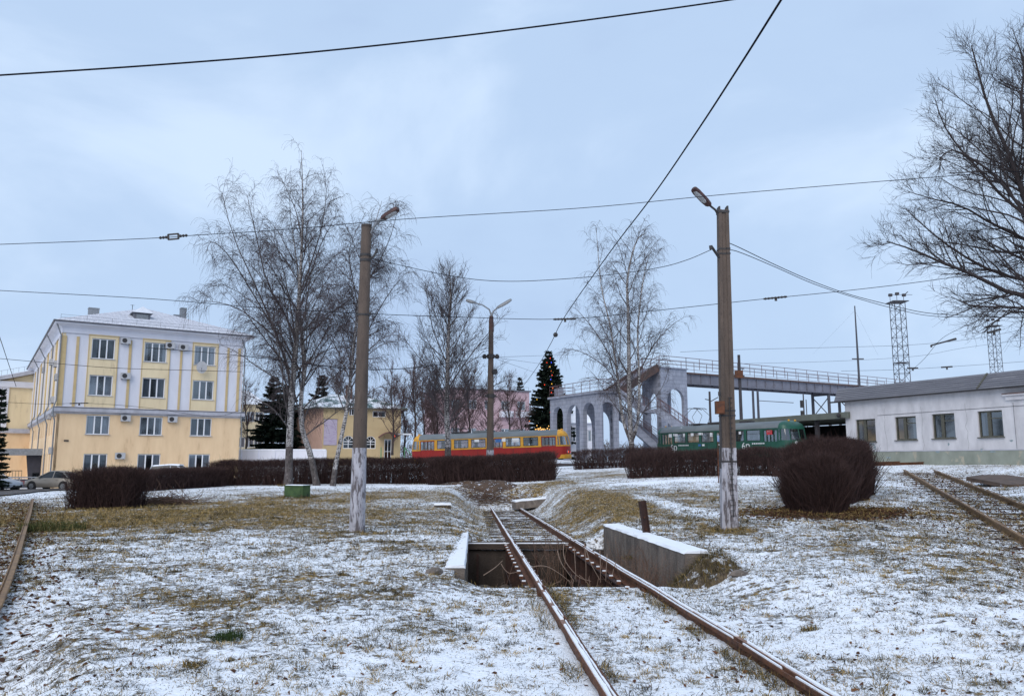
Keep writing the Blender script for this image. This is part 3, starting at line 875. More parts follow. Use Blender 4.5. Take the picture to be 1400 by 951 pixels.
M_stalk = rand_mat('dead_stalk', [(0.07,0.045,0.035),(0.19,0.12,0.09),(0.34,0.26,0.21)])
def tubes(PT, RD, n=3):
    """(N,K,3) polylines, (N,K) radii -> verts, quads"""
    N, K, _ = PT.shape
    T = np.gradient(PT, axis=1); T /= np.linalg.norm(T, axis=2, keepdims=True) + 1e-9
    ref = RNG.normal(size=(N,1,3)); u = np.cross(T, ref); u /= np.linalg.norm(u, axis=2, keepdims=True) + 1e-9
    w = np.cross(T, u)
    a = np.arange(n)*2*np.pi/n
    V = PT[:,:,None,:] + (u[:,:,None,:]*np.cos(a)[None,None,:,None] + w[:,:,None,:]*np.sin(a)[None,None,:,None]) * RD[:,:,None,None]
    i = np.arange(N*K*n).reshape(N, K, n)
    A = i[:,:-1,:]; B = np.roll(A, -1, 2); C = i[:,1:,:]; D = np.roll(C, -1, 2)
    return V.reshape(-1,3), np.stack([A, B, D, C], -1).reshape(-1,4)
def growv(S, D, L, K, g, j):
    N = len(S); PT = np.zeros((N, K+1, 3)); PT[:,0] = S; d = D / (np.linalg.norm(D, axis=1, keepdims=True)+1e-9)
    for k in range(K):
        PT[:,k+1] = PT[:,k] + d*(L/K)[:,None]
        d = d + RNG.normal(size=(N,3))*j; d[:,2] += g/K if np.isscalar(g) else g[k]
        d /= np.linalg.norm(d, axis=1, keepdims=True)
    return PT
# bare canes hanging over and standing in the pit
def catmull_(pts, n):
    ext = [2*pts[0]-pts[1]] + pts + [2*pts[-1]-pts[-2]]; o = []
    for t in np.linspace(0, len(pts)-1-1e-6, n):
        i = int(t); f = t-i; a, b, c, d = ext[i:i+4]
        o.append(.5*((2*b)+(c-a)*f+(2*a-5*b+4*c-d)*f*f+(3*b-a-3*c+d)*f**3))
    return o
def weed(label, x, y, z, n, h, spread, r=.006, g=-.6, seed=0):
    ang = RNG.uniform(0, 6.28, n)
    S = np.stack([x + RNG.normal(0, spread, n), y + RNG.normal(0, spread, n), np.full(n, z)], -1)
    D = np.stack([np.cos(ang)*.35, np.sin(ang)*.35, np.ones(n)], -1)
    L = RNG.uniform(.55, 1.0, n)*h
    PT = growv(S, D, L, 6, g, .13); RD = np.linspace(1, .35, 7)[None]*np.full((n,1), r)
    V, Fq = tubes(PT, RD, 4)
    # side shoots
    q = RNG.integers(0, n, n*4); k = RNG.integers(2, 6, n*4)
    S2 = PT[q, k]; D2 = RNG.normal(size=(n*4,3)); D2[:,2] = np.abs(D2[:,2])
    P2 = growv(S2, D2, RNG.uniform(.08,.25,n*4)*h, 3, -.3, .15); V2, F2 = tubes(P2, np.full((n*4,4), r*.45), 3)
    V = np.concatenate([V, V2]); Fq = np.concatenate([Fq, F2 + len(V) - len(V2)])
    m = with_tint(np_mesh('dry_weed', V, Fq), np.full(len(V), 0.5) + RNG.normal(0,.15,len(V)))
    return tag(obj('dry_weed', m, M_stalk), label, 'weed')
weed('tall pale dead canes arching up inside the pit between the rails', track_x(15)+.35, 14.4, EYE-3.25, 20, 1.9, .35, .014, -.6)
weed('dense dead shrub growing out of the far side of the pit', track_x(20)+.25, 20.3, EYE-3.0, 26, 1.5, .22, .007, .2)
weed('sparse bent stalks at the foot of the snowy kerb wall', track_x(15.5)-1.3, 15.2, EYE-3.25, 8, 1.5, .3, .007, -.8)
for (xo, y, n, lab) in ((1.30, 13.4, 60, 'reddish dead weeds thick at the near foot of the sloping wall'), (1.42, 14.9, 45, 'dead weeds standing midway along the foot of the sloping wall'), (1.45, 16.8, 30, 'thin dead weeds at the far foot of the sloping wall')):
    weed(lab, track_x(y)+xo, y, EYE-2.4, n, 1.0, .22, .004, 0)
# heap of soil that lets the weeds stand along the foot of the right wall
mbk = mound('earth_mound', 'bank of brown earth along the foot of the sloping retaining wall', track_x(15)+1.45, 15.0, .42, 3.2, .2, M_dirt, 61)
_co = np.zeros(len(mbk.data.vertices)*3); mbk.data.vertices.foreach_get('co', _co); _co = _co.reshape(-1,3)
_r = np.hypot((_co[:,0]-track_x(15)-1.45)/.42, (_co[:,1]-15)/3.2); _co[:,2] = EYE-3.4 + 1.0*np.clip(1.25-_r, 0, 1) + fbm(_co[:,0]*4, _co[:,1]*4, 3, 77)*.25
_co[:,0] += (track_x(_co[:,1]) - track_x(15)); mbk.data.vertices.foreach_set('co', _co.ravel()); mbk.data.update()
M_slump = pm('grassy_earth', (0.17,0.125,0.075), (0.07,0.05,0.036), 9, .95, .8, coord='World', spots=(0.72,0.75,0.80), spot_scale=7, spot_at=.56)
mnd = mound('earth_mound', 'slump of brown earth and grass burying the near end of the sloping wall', track_x(12.6)+1.85, 12.55, .62, .8, .2, M_slump, 71)
_co = np.zeros(len(mnd.data.vertices)*3); mnd.data.vertices.foreach_get('co', _co); _co = _co.reshape(-1,3)
_r = np.hypot((_co[:,0]-track_x(12.6)-1.85)/.62, (_co[:,1]-12.55)/.8)
_co[:,2] = np.maximum(_co[:,2], EYE-2.2 + .62*np.clip(1.15-_r*1.05,0,1)**.8 + (fbm(_co[:,0]*6,_co[:,1]*6,3,5)-.5)*.14) - .10*sstep(.7,1.0,_r)
mnd.data.vertices.foreach_set('co', _co.ravel()); mnd.data.update()
n = 3000; a = RNG.uniform(0,6.28,n); q = np.sqrt(RNG.random(n)); x = track_x(12.6)+1.85+np.cos(a)*q*.58; y = 12.55+np.sin(a)*q*.75
_i = [int(np.argmin((_co[:,0]-u)**2+(_co[:,1]-v)**2)) for u, v in zip(x, y)]
tag(obj('grass_tuft', blades('grass_tuft', x, y, _co[_i,2]-.02, RNG.uniform(.06,.22,n), RNG.uniform(.004,.008,n), RNG.uniform(0,6.28,n), RNG.uniform(.5,1.4,n), RNG.uniform(0,1.2,n), RNG.random(n)*.8), M_grass), 'brown grass covering the earth slump at the near end of the sloping wall', 'grass tuft')
for side_, lab in ((-1,'ragged brown grass fringe along the near part of the left centre rail'),(1,'ragged brown grass fringe along the near part of the right centre rail')):
    n = 4200; y = np.exp(RNG.uniform(math.log(4.5), math.log(12.3), n)); x = track_x(y)+side_*.763+RNG.choice([-1,1,1] if side_ < 0 else [-1,-1,1], n)*RNG.uniform(.06,.22,n)
    kp = fbm(y*1.6, x*0+side_*7, 2, 6) > .45; x, y = x[kp], y[kp]; n = len(x)
    tag(obj('grass_fringe', blades('grass_fringe', x, y, ground(x,y)-.01, RNG.uniform(.05,.17,n), RNG.uniform(.003,.0065,n), RNG.uniform(0,6.28,n), RNG.uniform(.4,1.3,n), RNG.uniform(0,1.2,n), RNG.random(n)*.85), M_grass), kind='stuff')
for (px_, py_, Y_, lab) in ((488,728,20.2,'brown grass ring round the foot of the round pole'),(998,731,18.9,'tan grass ring round the foot of the square pole'),(398,664,48.9,'dead grass at the foot of the twin birch trunks'),(407,682,37.3,'flattened grass under the green metal box'),(880,732,17.2,'dead grass at the foot of the leaning rusty post')):
    _p = P(px_, py_, Y_); n = 420; a = RNG.uniform(0,6.28,n); q = (.16+.30*np.sqrt(RNG.random(n)))*(1.8 if Y_ > 30 else 1); x = _p.x+np.cos(a)*q; y = _p.y+np.sin(a)*q
    tag(obj('grass_tuft', blades('grass_tuft', x, y, ground(x,y)-.01, RNG.uniform(.06,.16,n)*(1.6 if Y_ > 30 else 1), RNG.uniform(.005,.010,n)*(2 if Y_ > 30 else 1), RNG.uniform(0,6.28,n), RNG.uniform(.2,1.2,n), RNG.uniform(0,1.2,n), RNG.uniform(.05,.8,n)), M_grass), lab, 'grass tuft')
# green tuft in the foreground and other individual tufts
def tuft(label, px, py, Y, n, h, r, cols, name='grass_tuft', up=(.5,1.4)):
    p = P(px, py, Y); a = RNG.uniform(0,6.28,n); q = np.sqrt(RNG.random(n))*r
    x, y = p.x+np.cos(a)*q, p.y+np.sin(a)*q
    m = blades(name, x, y, ground(x,y)-.01, RNG.uniform(.5,1,n)*h, RNG.uniform(.004,.009,n)*max(1,Y/9), RNG.uniform(0,6.28,n), RNG.uniform(up[0],up[1],n), RNG.uniform(0,1.3,n), RNG.random(n))
    return tag(obj(name, m, cols), label, 'grass tuft')
M_greengrass = rand_mat('green_grass', [(0.018,0.03,0.010),(0.03,0.055,0.014),(0.055,0.08,0.025)])
M_greentan = rand_mat('green_tan_grass', [(0.03,0.045,0.014),(0.06,0.075,0.022),(0.12,0.11,0.04),(0.22,0.16,0.065)])
tuft('dark green leafy tuft poking through the snow in the left foreground', 312, 857, 7.9, 420, .13, .15, M_greengrass)
tuft('tall green grass clump beside the left rail', 72, 722, 20.5, 1100, .36, .75, M_greentan, up=(.5,1.5))
for (px, py, Y, lab) in ((560, 738, 17.6, 'small brown tuft right of the round pole'), (470, 781, 12.4, 'tan tuft below the round pole'), (265, 900, 6.7, 'tan grass tuft in the lower left snow'), (1105, 838, 8.7, 'lone tan tuft in the right foreground snow'), (775, 938, 5.85, 'brown tuft between the near rails at the bottom edge')):
    tuft(lab, px, py, Y, 150, .10, .09, M_grass)
cn = thing('dry_canes', 'long pale bare canes arching across the mouth of the pit', 'canes', P(770, 792, 13.6))
for pth in ([(727.7,774.6),(738,773),(750,774.8),(767,785),(780,796)], [(770.8,743.8),(770.5,757),(775,770),(790.7,787.8),(808,794)], [(785,748),(786.5,772),(787.5,795)], [(799,742),(801,770),(801,796)], [(801,750),(808,770),(820,792)], [(830,757),(829,775),(828,794)], [(820,752),(821,772),(821,796)], [(661,786),(676,776),(687,766)], [(685,770),(690,778),(697,783),(709,781)], [(762,752),(768,770),(785,794)], [(842,768),(838,782),(836,797)]):
    D_ = 13.3 + rr.uniform(0,1.3); c = catmull_([P(a,b,D_) - cn.location for a,b in pth], 12)
    m = MB(); m.tube(c, list(np.linspace(.0075,.004,len(c))), 5); me = m.mesh('cane'); with_tint(me, np.full(len(me.vertices), rr.uniform(.75,1.0))); obj('cane', me, M_stalk, cn)
# cut branches heap
def brush(px, py, Y_, n, sx, sy, hz, lab):
    p = P(px, py, Y_)
    S = np.stack([p.x + RNG.normal(0,sx,n), p.y + RNG.normal(0,sy,n), np.zeros(n)], -1); S[:,2] = ground(S[:,0],S[:,1]) + RNG.uniform(0,hz,n)*np.exp(-((S[:,0]-p.x)/(sx*1.3))**2)
    D = RNG.normal(size=(n,3)); D[:,2] *= .25
    V, Fq = tubes(growv(S, D, RNG.uniform(.4,1.3,n), 4, 0, .15), np.linspace(1,.4,5)[None]*RNG.uniform(.006,.02,(n,1)), 4)
    o = obj('brush_pile', with_tint(np_mesh('brush_pile', V, Fq), RNG.uniform(0,.45,len(V))), M_stalk, kind=None if lab else 'stuff')
    if lab: tag(o, lab, 'brush pile')
brush(222, 684, 33.0, 420, .75, .5, .30, 'heap of cut branches dusted with snow beside the left hedge block')
brush(668, 690, 44.6, 300, .95, .45, .30, None)

# ------------------------------------------------------------------ trees
M_birch = pm('birch_bark', (0.52, 0.50, 0.49), (0.20, 0.18, 0.175), 2.5, 0.85, 0.4, stretch=(3, 3, 5), spots=(0.03, 0.025, 0.025), spot_scale=2.6, spot_at=0.50)
M_butt = pm('rough_birch_butt', (0.12,0.10,0.095), (0.045,0.037,0.035), 4, 0.95, 0.6, stretch=(2,2,1.2), spots=(0.26,0.24,0.23), spot_scale=5, spot_at=.58)
M_bark = pm('dark_bark', (0.065, 0.05, 0.045), (0.035, 0.027, 0.026), 5, 0.9, 0.5, stretch=(2, 2, .6))
M_limb = pm('birch_limb', (0.12, 0.10, 0.098), (0.06, 0.05, 0.05), 3, 0.9)
M_twig = pm('birch_twig', (0.085, 0.064, 0.070), (0.06, 0.046, 0.05), 1, 0.9)
M_twigred = pm('red_brown_twig', (0.10, 0.058, 0.055), (0.07, 0.042, 0.04), 1, 0.9)
M_linden = pm('linden_twig', (0.045, 0.033, 0.032), (0.03, 0.022, 0.022), 1, 0.9)

def catmull(pts, n):
    pts = [np.array(p, float) for p in pts]
    if len(pts) == 2: return np.array([pts[0] + (pts[1]-pts[0])*t for t in np.linspace(0,1,n)])
    ext = [2*pts[0]-pts[1]] + pts + [2*pts[-1]-pts[-2]]
    o = []
    for t in np.linspace(0, len(pts)-1-1e-6, n):
        i = int(t); f = t-i; a, b, c, d = ext[i:i+4]
        o.append(.5*((2*b)+(-a+c)*f+(2*a-5*b+4*c-d)*f*f+(-a+3*b-3*c+d)*f**3))
    return np.array(o)
def sample(PT, q, s):
    K = PT.shape[1]-1; t = np.clip(s, 0, .999)*K; i = t.astype(int); f = (t-i)[:,None]
    a, b = PT[q, i], PT[q, i+1]
    return a*(1-f)+b*f, (b-a)/(np.linalg.norm(b-a, axis=1, keepdims=True)+1e-9)
def children(PT, Ln, per_m, s0, spread, up, lfun, rng_pow=1.0):
    cnt = np.maximum(1, (Ln*per_m + RNG.random(len(Ln))).astype(int))
    q = np.repeat(np.arange(len(Ln)), cnt)
    s = s0 + (1-s0)*RNG.random(len(q))**rng_pow
    S, T = sample(PT, q, s)
    pr = RNG.normal(size=(len(q),3)); pr -= T*np.sum(pr*T, 1, keepdims=True); pr /= np.linalg.norm(pr, axis=1, keepdims=True)
    D = T + pr*spread; D[:,2] += up
    return S, D, lfun(Ln[q], s), q, s
def bare_tree(name, label, trunk, rb, profile, n_limbs, t0=.15, explicit=(), elev=(.6,1.15), style='birch', twig_r=.008, density=1.0, mats=None, group=None, stems=(), seg=26, tw_len=(.5,1.3), limb_r=.075, sub=True):
    """bare winter tree: trunk (+ extra stems), each main limb a part, finer branches and twigs as stuff parts"""
    mt, ml, mw = mats or (M_birch, M_limb, M_twig)
    T0 = catmull(trunk, seg); base = Vector(T0[0]); H = T0[-1][2]-T0[0][2]
    root = thing(name, label, 'tree', base, group=group); b0 = np.array(base)
    allst = [(T0, rb)] + [(catmull(s[0], seg), s[1]) for s in stems]
    for k, (T, r) in enumerate(allst):
        t = np.linspace(0,1,len(T)); rad = r*((1-t)**.85*.95)+.012; rad[0] *= 1.25
        mb = MB(); mb.tube([Vector(p - b0) for p in T], list(rad), 9)
        if mt is M_birch:
            nb_ = max(2, int(len(T)*.14)); mb = MB(); mb.tube([Vector(p - b0) for p in T[nb_:]], list(rad[nb_:]), 9, caps=False)
            lo = MB(); lo.tube([Vector(p - b0) for p in T[:nb_+1]], list(rad[:nb_+1]*1.02), 9); tr_ = obj('trunk' if k == 0 else 'stem', mb, mt, root, sm=60); obj('dark_butt', lo, M_butt, tr_, sm=60)
        else: obj('trunk' if k == 0 else 'stem', mb, mt, root, sm=60)
    droop = style == 'birch'
    LP = []
    # procedural limbs, shared out over the stems by height
    Hs = np.array([T[-1][2]-T[0][2] for T, _ in allst]); nn = np.maximum(1, (n_limbs*Hs/Hs.sum()).astype(int))
    for (T, r), cnt in zip(allst, nn):
        g0 = RNG.uniform(0, 6.28)
        for i in range(cnt):
            hz = t0 + (0.97-t0)*((i+RNG.random()*.8)/cnt)
            zt = base.z + hz*H
            f = np.clip((zt-T[0][2])/(T[-1][2]-T[0][2]), 0, .985)
            if zt > T[-1][2] or zt < T[0][2]: continue
            p = T[int(f*(len(T)-1))]
            az = g0 + i*2.4 + RNG.normal(0,.3); el = RNG.uniform(*elev)
            L = profile(hz)*RNG.uniform(.75,1.12)
            d = np.array([[math.cos(az)*math.cos(el), math.sin(az)*math.cos(el), math.sin(el)]])
            gg = np.linspace(.10,-.28,9) if droop else np.linspace(.06,.02,9)
            pt = growv(p[None], d, np.array([L/math.cos(min(el,1.0))*.9]), 9, gg, .07)[0]
            LP.append((pt, max(.018, min(limb_r, r*(1-f)*.55))))
    for e in explicit:
        LP.append((catmull(e[0], 10), e[1]))
    n_obj = len(LP)
    for T, r in allst: LP.append((catmull([T[int(.55*(len(T)-1))], T[int(.75*(len(T)-1))], T[-1]], 10), .02))
    # make one object for each limb
    for pt, r in LP[:n_obj]:
        mb = MB(); mb.tube([Vector(p-b0) for p in pt], list(np.linspace(r, max(.009, r*.16), len(pt))), 6, caps=False)
        obj('limb', mb, ml, root, sm=60)
    PT = np.stack([p for p, _ in LP]); Ln = np.linalg.norm(np.diff(PT,axis=1),axis=2).sum(1); LR = np.array([r for _, r in LP])
    S, D, L, q, s = children(PT, Ln, 2.3*density, .12, .75, .15 if droop else (.25 if style != 'linden' else .05), lambda l, s: np.clip(l*.38*(1.12-.8*s), .35, 2.1)*RNG.uniform(.6,1.15,len(l)))
    B1 = growv(S, D, L, 6, -.55 if droop else .12, .13)
    r1 = np.clip(LR[q]*(1-s)*.5, twig_r*1.3, .03)
    V, Fq = tubes(B1 - b0, np.linspace(1,.45,7)[None]*r1[:,None], 4)
    obj('branches', np_mesh('branches', V, Fq), ml, root, kind='stuff')
    pools = [(B1, L), (PT, Ln)]
    if sub:
        S, D, L2, q, s = children(B1, L, 2.6*density, .15, .9, .0 if droop else .2, lambda l, s: np.clip(l*.5*(1.1-.6*s), .25, 1.2)*RNG.uniform(.6,1.2,len(l)))
        B2 = growv(S, D, L2, 4, -.8 if droop else .15, .15)
        V, Fq = tubes(B2 - b0, np.linspace(1.25,.7,5)[None]*np.full((len(S),1), twig_r), 3)
        obj('branchlets', np_mesh('branchlets', V, Fq), mw, root, kind='stuff')
        pools = [(B2, L2), (B1, L)]
    VV, FF, off = [], [], 0
    for k, (Pp, Lp) in enumerate(pools):
        per = (3.4 if k == 0 else 2.2)*density
        S, D, L3, q, s = children(Pp, Lp, per, .1, .9, -.1 if droop else (.3 if style != 'linden' else .12), lambda l, s: RNG.uniform(*tw_len, len(l)))
        B3 = growv(S, D, L3, 4, -2.6 if droop else .2, .14)
        V, Fq = tubes(B3 - b0, np.linspace(1,.6,5)[None]*np.full((len(S),1), twig_r*.72), 3)
        VV.append(V); FF.append(Fq+off); off += len(V)
    obj('twigs', np_mesh('twigs', np.concatenate(VV), np.concatenate(FF)), mw, root, kind='stuff')
    return root
def PV(px, py, Y): return np.array(P(px, py, Y))
def ptsY(lst, Y): return [PV(a, b, Y + (c[0] if c else 0)) for a, b, *c in lst]

prof_birch = lambda h: np.interp(h, [.15,.3,.5,.7,.85,1.0], [4.0,5.2,4.6,3.2,1.9,.5])
D1 = 49.0
bt = ptsY([(394,664),(396,600),(399,540),(404,480),(408,420),(412,350),(414,280),(412,205)], D1)
st2 = ptsY([(433,664,1.0),(424,620,.8),(413,585,.6),(412,540,.4),(417,500,.3),(411,440,.3),(407,370,.4),(396,290,.5)], D1)
ex = [(ptsY([(398,540),(392,500),(376,452),(360,415,-.5),(340,370,-1),(318,320,-1.4),(303,262,-1.6)], D1), .085),
      (ptsY([(402,500),(385,470),(352,440,1),(322,420,1.6),(290,412,2),(266,412,2.2)], D1), .06),
      (ptsY([(406,470),(390,430),(365,385,.5),(352,330,.8),(343,290,1),(338,268,1)], D1), .07),
      (ptsY([(376,452),(345,400,-.5),(315,352,-1),(290,330,-1.3),(282,345,-1.4)], D1), .05),
      (ptsY([(400,545),(380,520,-1),(350,500,-1.6),(325,482,-2),(300,470,-2.2)], D1), .05),
      (ptsY([(410,400),(425,360),(440,310,-.5),(446,265,-.6),(444,238,-.6)], D1), .05),
      (ptsY([(413,330),(405,290),(390,255,.5),(378,232,.6)], D1), .04),
      (ptsY([(412,470),(440,440,.5),(470,415,1),(492,402,1.2)], D1), .05),
      (ptsY([(398,590),(375,560,-1),(350,545,-1.5),(330,535,-1.8)], D1), .04)]
bare_tree('birch_tree', 'tallest bare birch with twin trunks and drooping twigs behind the green box', bt, .24, prof_birch, 54, .20, ex, stems=((st2,.20),), group=None, twig_r=.0078, density=1.15, limb_r=.05)
D2 = 47.5
bt = ptsY([(455,664),(458,640),(466,600),(474,560),(480,510),(486,450),(493,390),(506,330),(522,275)], D2)
ex = [(ptsY([(480,510),(500,460,.5),(520,420,.8),(540,390,1),(556,372,1)], D2), .05),
      (ptsY([(493,400),(515,365,.5),(535,320,.8),(546,275,.9)], D2), .045),
      (ptsY([(490,420),(482,380,.5),(478,340,.6),(500,290,.8)], D2), .04)]
bare_tree('birch_tree', 'slender leaning birch half hidden by the round concrete pole', bt, .15, lambda h: np.interp(h,[.2,.5,.8,1],[2.2,3.0,2.2,.5]), 30, .35, ex, twig_r=.008, limb_r=.042, density=1.5)
D3 = 57.5
bt = ptsY([(613,640),(612,600),(611,560),(612,500),(614,440),(616,400),(614,364)], D3)
ex = [(ptsY([(612,545),(590,510,-.5),(570,485,-1),(552,462,-1.2)], D3), .06),(ptsY([(613,530),(640,490,-.5),(668,455,-.8),(690,430,-1)], D3), .06),
      (ptsY([(612,500),(592,450,.6),(585,410,.8),(580,385,.8)], D3), .05),(ptsY([(612,575),(585,545,1),(560,535,1.6)], D3), .05),(ptsY([(612,580),(650,545,1),(690,520,1.6),(715,525,1.8)], D3), .05)]
bare_tree('birch_tree', 'broad bare birch standing in front of the yellow and red tram', bt, .24, lambda h: np.interp(h,[.2,.35,.6,.85,1],[3.6,4.2,3.2,1.7,.4]), 56, .22, ex, style='bushy', twig_r=.009, tw_len=(.4,.9), density=1.05, limb_r=.034)
D4 = 62.0
bt = ptsY([(866,634),(863,600),(861,560),(860,500),(859,430),(858,380),(870,330),(884,318)], D4)
s1 = ptsY([(863,606),(851,570,.5),(845,520,.8),(835,450,1),(822,390,1),(815,312,1)], D4)
s2 = ptsY([(863,606),(872,575,-.5),(874,520,-.5),(872,450,-.4),(880,380,-.4),(890,340,-.4)], D4)
ex = [(ptsY([(848,545),(835,510,1),(812,490,1.5),(785,478,2),(770,484,2)], D4), .05),(ptsY([(873,510),(895,470,-.6),(918,445,-1),(938,432,-1)], D4), .055),
      (ptsY([(866,585),(885,555,-1),(905,530,-1.5),(915,500,-1.6)], D4), .045),(ptsY([(842,500),(815,455,1),(795,430,1.6),(785,420,1.7)], D4), .045)]
bare_tree('birch_tree', 'many stemmed bare birch in front of the arched footbridge stairs', bt, .24, lambda h: np.interp(h,[.2,.35,.6,.85,1],[3.2,4.4,3.6,2.0,.5]), 56, .24, ex, stems=((s1,.13),(s2,.13)), twig_r=.0085, density=1.02, limb_r=.038)

# linden at the right edge (its trunk stands just outside the frame)
DL = 20.0
lt_tr = ptsY([(1475,760),(1470,640),(1464,520),(1455,430),(1440,350),(1428,260),(1426,190),(1424,120),(1424,70)], DL)
ex = [(ptsY([(1450,420),(1425,330),(1404,280),(1390,240),(1375,200),(1352,150),(1338,100),(1328,62)], DL), .085),
      (ptsY([(1410,300),(1370,268,.4),(1335,228,.6),(1310,200,.8),(1290,170,.9),(1278,135,1)], DL), .045),
      (ptsY([(1462,420),(1420,408),(1375,398),(1330,375,-.3),(1290,360,-.5),(1250,342,-.7),(1212,330,-.8)], DL), .08),
      (ptsY([(1460,400),(1410,385,.5),(1360,372,.8),(1310,345,1),(1270,315,1.1),(1238,285,1.2)], DL), .06),
      (ptsY([(1450,380),(1405,330,.8),(1360,308,1.2),(1315,282,1.5),(1275,272,1.7),(1242,262,1.8)], DL), .055),
      (ptsY([(1436,340),(1400,290,-.8),(1360,240,-1.2),(1325,215,-1.5),(1300,205,-1.6),(1284,218,-1.6)], DL), .05),
      (ptsY([(1425,240),(1405,190,-.5),(1396,140,-.8),(1400,95,-.9),(1392,60,-1)], DL), .06),
      (ptsY([(1424,200),(1412,140,.8),(1402,90,1),(1386,45,1.2)], DL), .05),
      (ptsY([(1464,470),(1425,440,.6),(1390,425,1),(1360,440,1.2),(1345,455,1.3)], DL), .045),
      (ptsY([(1464,450),(1420,425,-.6),(1380,420,-1),(1330,418,-1.2),(1300,405,-1.3)], DL), .05),
      (ptsY([(1446,360),(1410,345,1.4),(1370,345,2),(1320,335,2.4),(1280,330,2.6)], DL), .045),
      (ptsY([(1430,270),(1400,235,1.4),(1375,215,2),(1350,180,2.2),(1325,150,2.4)], DL), .04)]
bare_tree('linden_tree', 'large bare tree spreading dark upswept branches over the right edge', lt_tr, .30, lambda h: np.interp(h,[.25,.5,.8,1],[2.4,2.3,1.6,.6]), 12, .42, ex, elev=(.2,.7), style='linden', twig_r=.0042, density=2.5, mats=(M_bark, M_linden, M_linden), tw_len=(.18,.45), limb_r=.05)

# bare trees and tall bushes behind the yellow tram
bush = [ # px, base py, top py, Y, crown radius, label
 (536, 622, 500, 84, 2.4, 'bare grey tree at the right corner of the yellow shop'),
 (566, 622, 488, 86, 2.8, 'bare tree over the front of the red tram'),
 (596, 618, 508, 90, 2.8, 'reddish bare bush left of the broad birch'),
 (640, 616, 505, 92, 3.0, 'reddish bare tree before the middle of the pink building'),
 (668, 616, 528, 94, 2.6, 'low dense bare bush behind the twin armed lamp post'),
 (695, 616, 512, 96, 2.4, 'thin bare tree before the right end of the pink building'),
 (712, 618, 545, 90, 1.8, 'small bare shrub near the corner of the pink building'),
 (510, 620, 530, 110, 2.6, 'bare tree showing above the green roof of the yellow shop'),
 (466, 620, 480, 112, 3.2, 'bare tree crown rising behind the leaning birch'),
 (552, 622, 520, 96, 2.6, 'bare bush just right of the yellow shop door'),
 (578, 622, 512, 100, 3.0, 'bare reddish bush filling the gap before the pink building'),
 (592, 622, 540, 92, 2.4, 'low bare bush behind the front half of the red tram'),
 (622, 618, 530, 98, 2.8, 'low bare bush behind the middle of the red tram'),
 (528, 620, 545, 104, 2.2, 'low bare bush behind the right end of the yellow shop'),
 (336, 618, 520, 105, 2.6, 'bare bush between the office block and the dark spruces')]
for px, pb, ptp, Y_, cr, lab in bush:
    tr = ptsY([(px,pb),(px+2,(pb*2+ptp)/3),(px-1,(pb+2*ptp)/3),(px+1,ptp)], Y_)
    bare_tree('bare_tree', lab, tr, .13, (lambda c: (lambda h: np.interp(h,[.1,.4,.8,1],[c*.8,c,c*.7,.4])))(cr), 20, .12, (), elev=(.6,1.2), style='up', twig_r=.014, density=1.35, mats=(M_bark, M_twigred, M_twigred), tw_len=(.35,.9), limb_r=.045, sub=True, group='bare trees behind the tram street')

# ------------------------------------------------------------------ spruces
M_needle = rand_mat('spruce_needles', [(0.008,0.014,0.010),(0.014,0.024,0.016),(0.022,0.034,0.022)])
def spruce(label, px, pbase, ptop, Y_, hw, seed, n_lv=26, name='spruce_tree', dens=1.0):
    a, b = P(px, pbase, Y_), P(px, ptop, Y_); H = b.z - a.z
    root = thing(name, label, 'tree', a)
    mb = MB(); mb.tube([(0,0,0),(.02,0,H*.5),(0,0,H)], [.02*H*.6+.05,.012*H+.02,.012], 7); obj('trunk', mb, M_bark, root)
    S, D, L = [], [], []
    for i in range(n_lv):
        t = (i+.5+RNG.uniform(-.3,.3))/n_lv
        z = H*(.03 + .96*t); l = hw*(1-t)**.8*RNG.uniform(.82,1.1)+.12; k = int(11-4*t)
        o = RNG.uniform(0,6.28)
        for j in range(k):
            az = o + j*6.283/k + RNG.normal(0,.15); S.append((0,0,z+RNG.normal(0,.05))); D.append((math.cos(az),math.sin(az),.02+.55*t)); L.append(l*RNG.uniform(.62,1.25))
    S, D, L = np.array(S), np.array(D), np.array(L)
    B = growv(S, D, L, 6, np.array([-.10,-.10,-.05,.02,.10,.14]), .03)
    V, Fq = tubes(B, np.linspace(.03,.008,7)[None]*np.ones((len(S),1)), 3); obj('boughs', np_mesh('boughs', V, Fq), M_bark, root, kind='stuff')
    cnt = np.maximum(6, (L*60*dens).astype(int)); q = np.repeat(np.arange(len(L)), cnt); s = RNG.random(len(q))**.8
    p, T = sample(B, q, s)
    sd_ = np.stack([-T[:,1], T[:,0], np.zeros(len(q))], -1)*RNG.choice([-1,1], len(q))[:,None]
    d = T*.75 + sd_*RNG.uniform(.2,1,len(q))[:,None]; d[:,2] += RNG.uniform(-.9,.25,len(q)); d /= np.linalg.norm(d,axis=1,keepdims=True)
    ln = RNG.uniform(.2,.5,len(q))*(.45+.55*hw/2.5)*(1.15-.5*s); wv = np.cross(d, RNG.normal(size=d.shape)); wv /= np.linalg.norm(wv,axis=1,keepdims=True); wv *= (.085*(.6+.4*hw/2.5))
    VV = np.stack([p-wv, p+wv, p+d*ln[:,None]+wv*.35, p+d*ln[:,None]-wv*.35], 1).reshape(-1,3)
    m = with_tint(np_mesh('needles', VV, np.arange(len(VV)).reshape(-1,4)), np.repeat(RNG.random(len(q)),4))
    obj('needles', m, M_needle, root, kind='stuff')
    return root, H
xm, XH = spruce('big dark spruce hung with coloured festive lights beside the arched gallery', 751, 632, 480, 104, 3.9, 1, 34)
spruce('small narrow spruce tip above the flat roof of the pink building', 711, 628, 514, 150, 2.4, 2, 34)
spruce('broad dark spruce next to the yellow office block', 371, 622, 514, 92, 3.0, 3, 22)
spruce('second dark spruce touching the first beside the office block', 390, 622, 524, 95, 2.8, 4, 20)
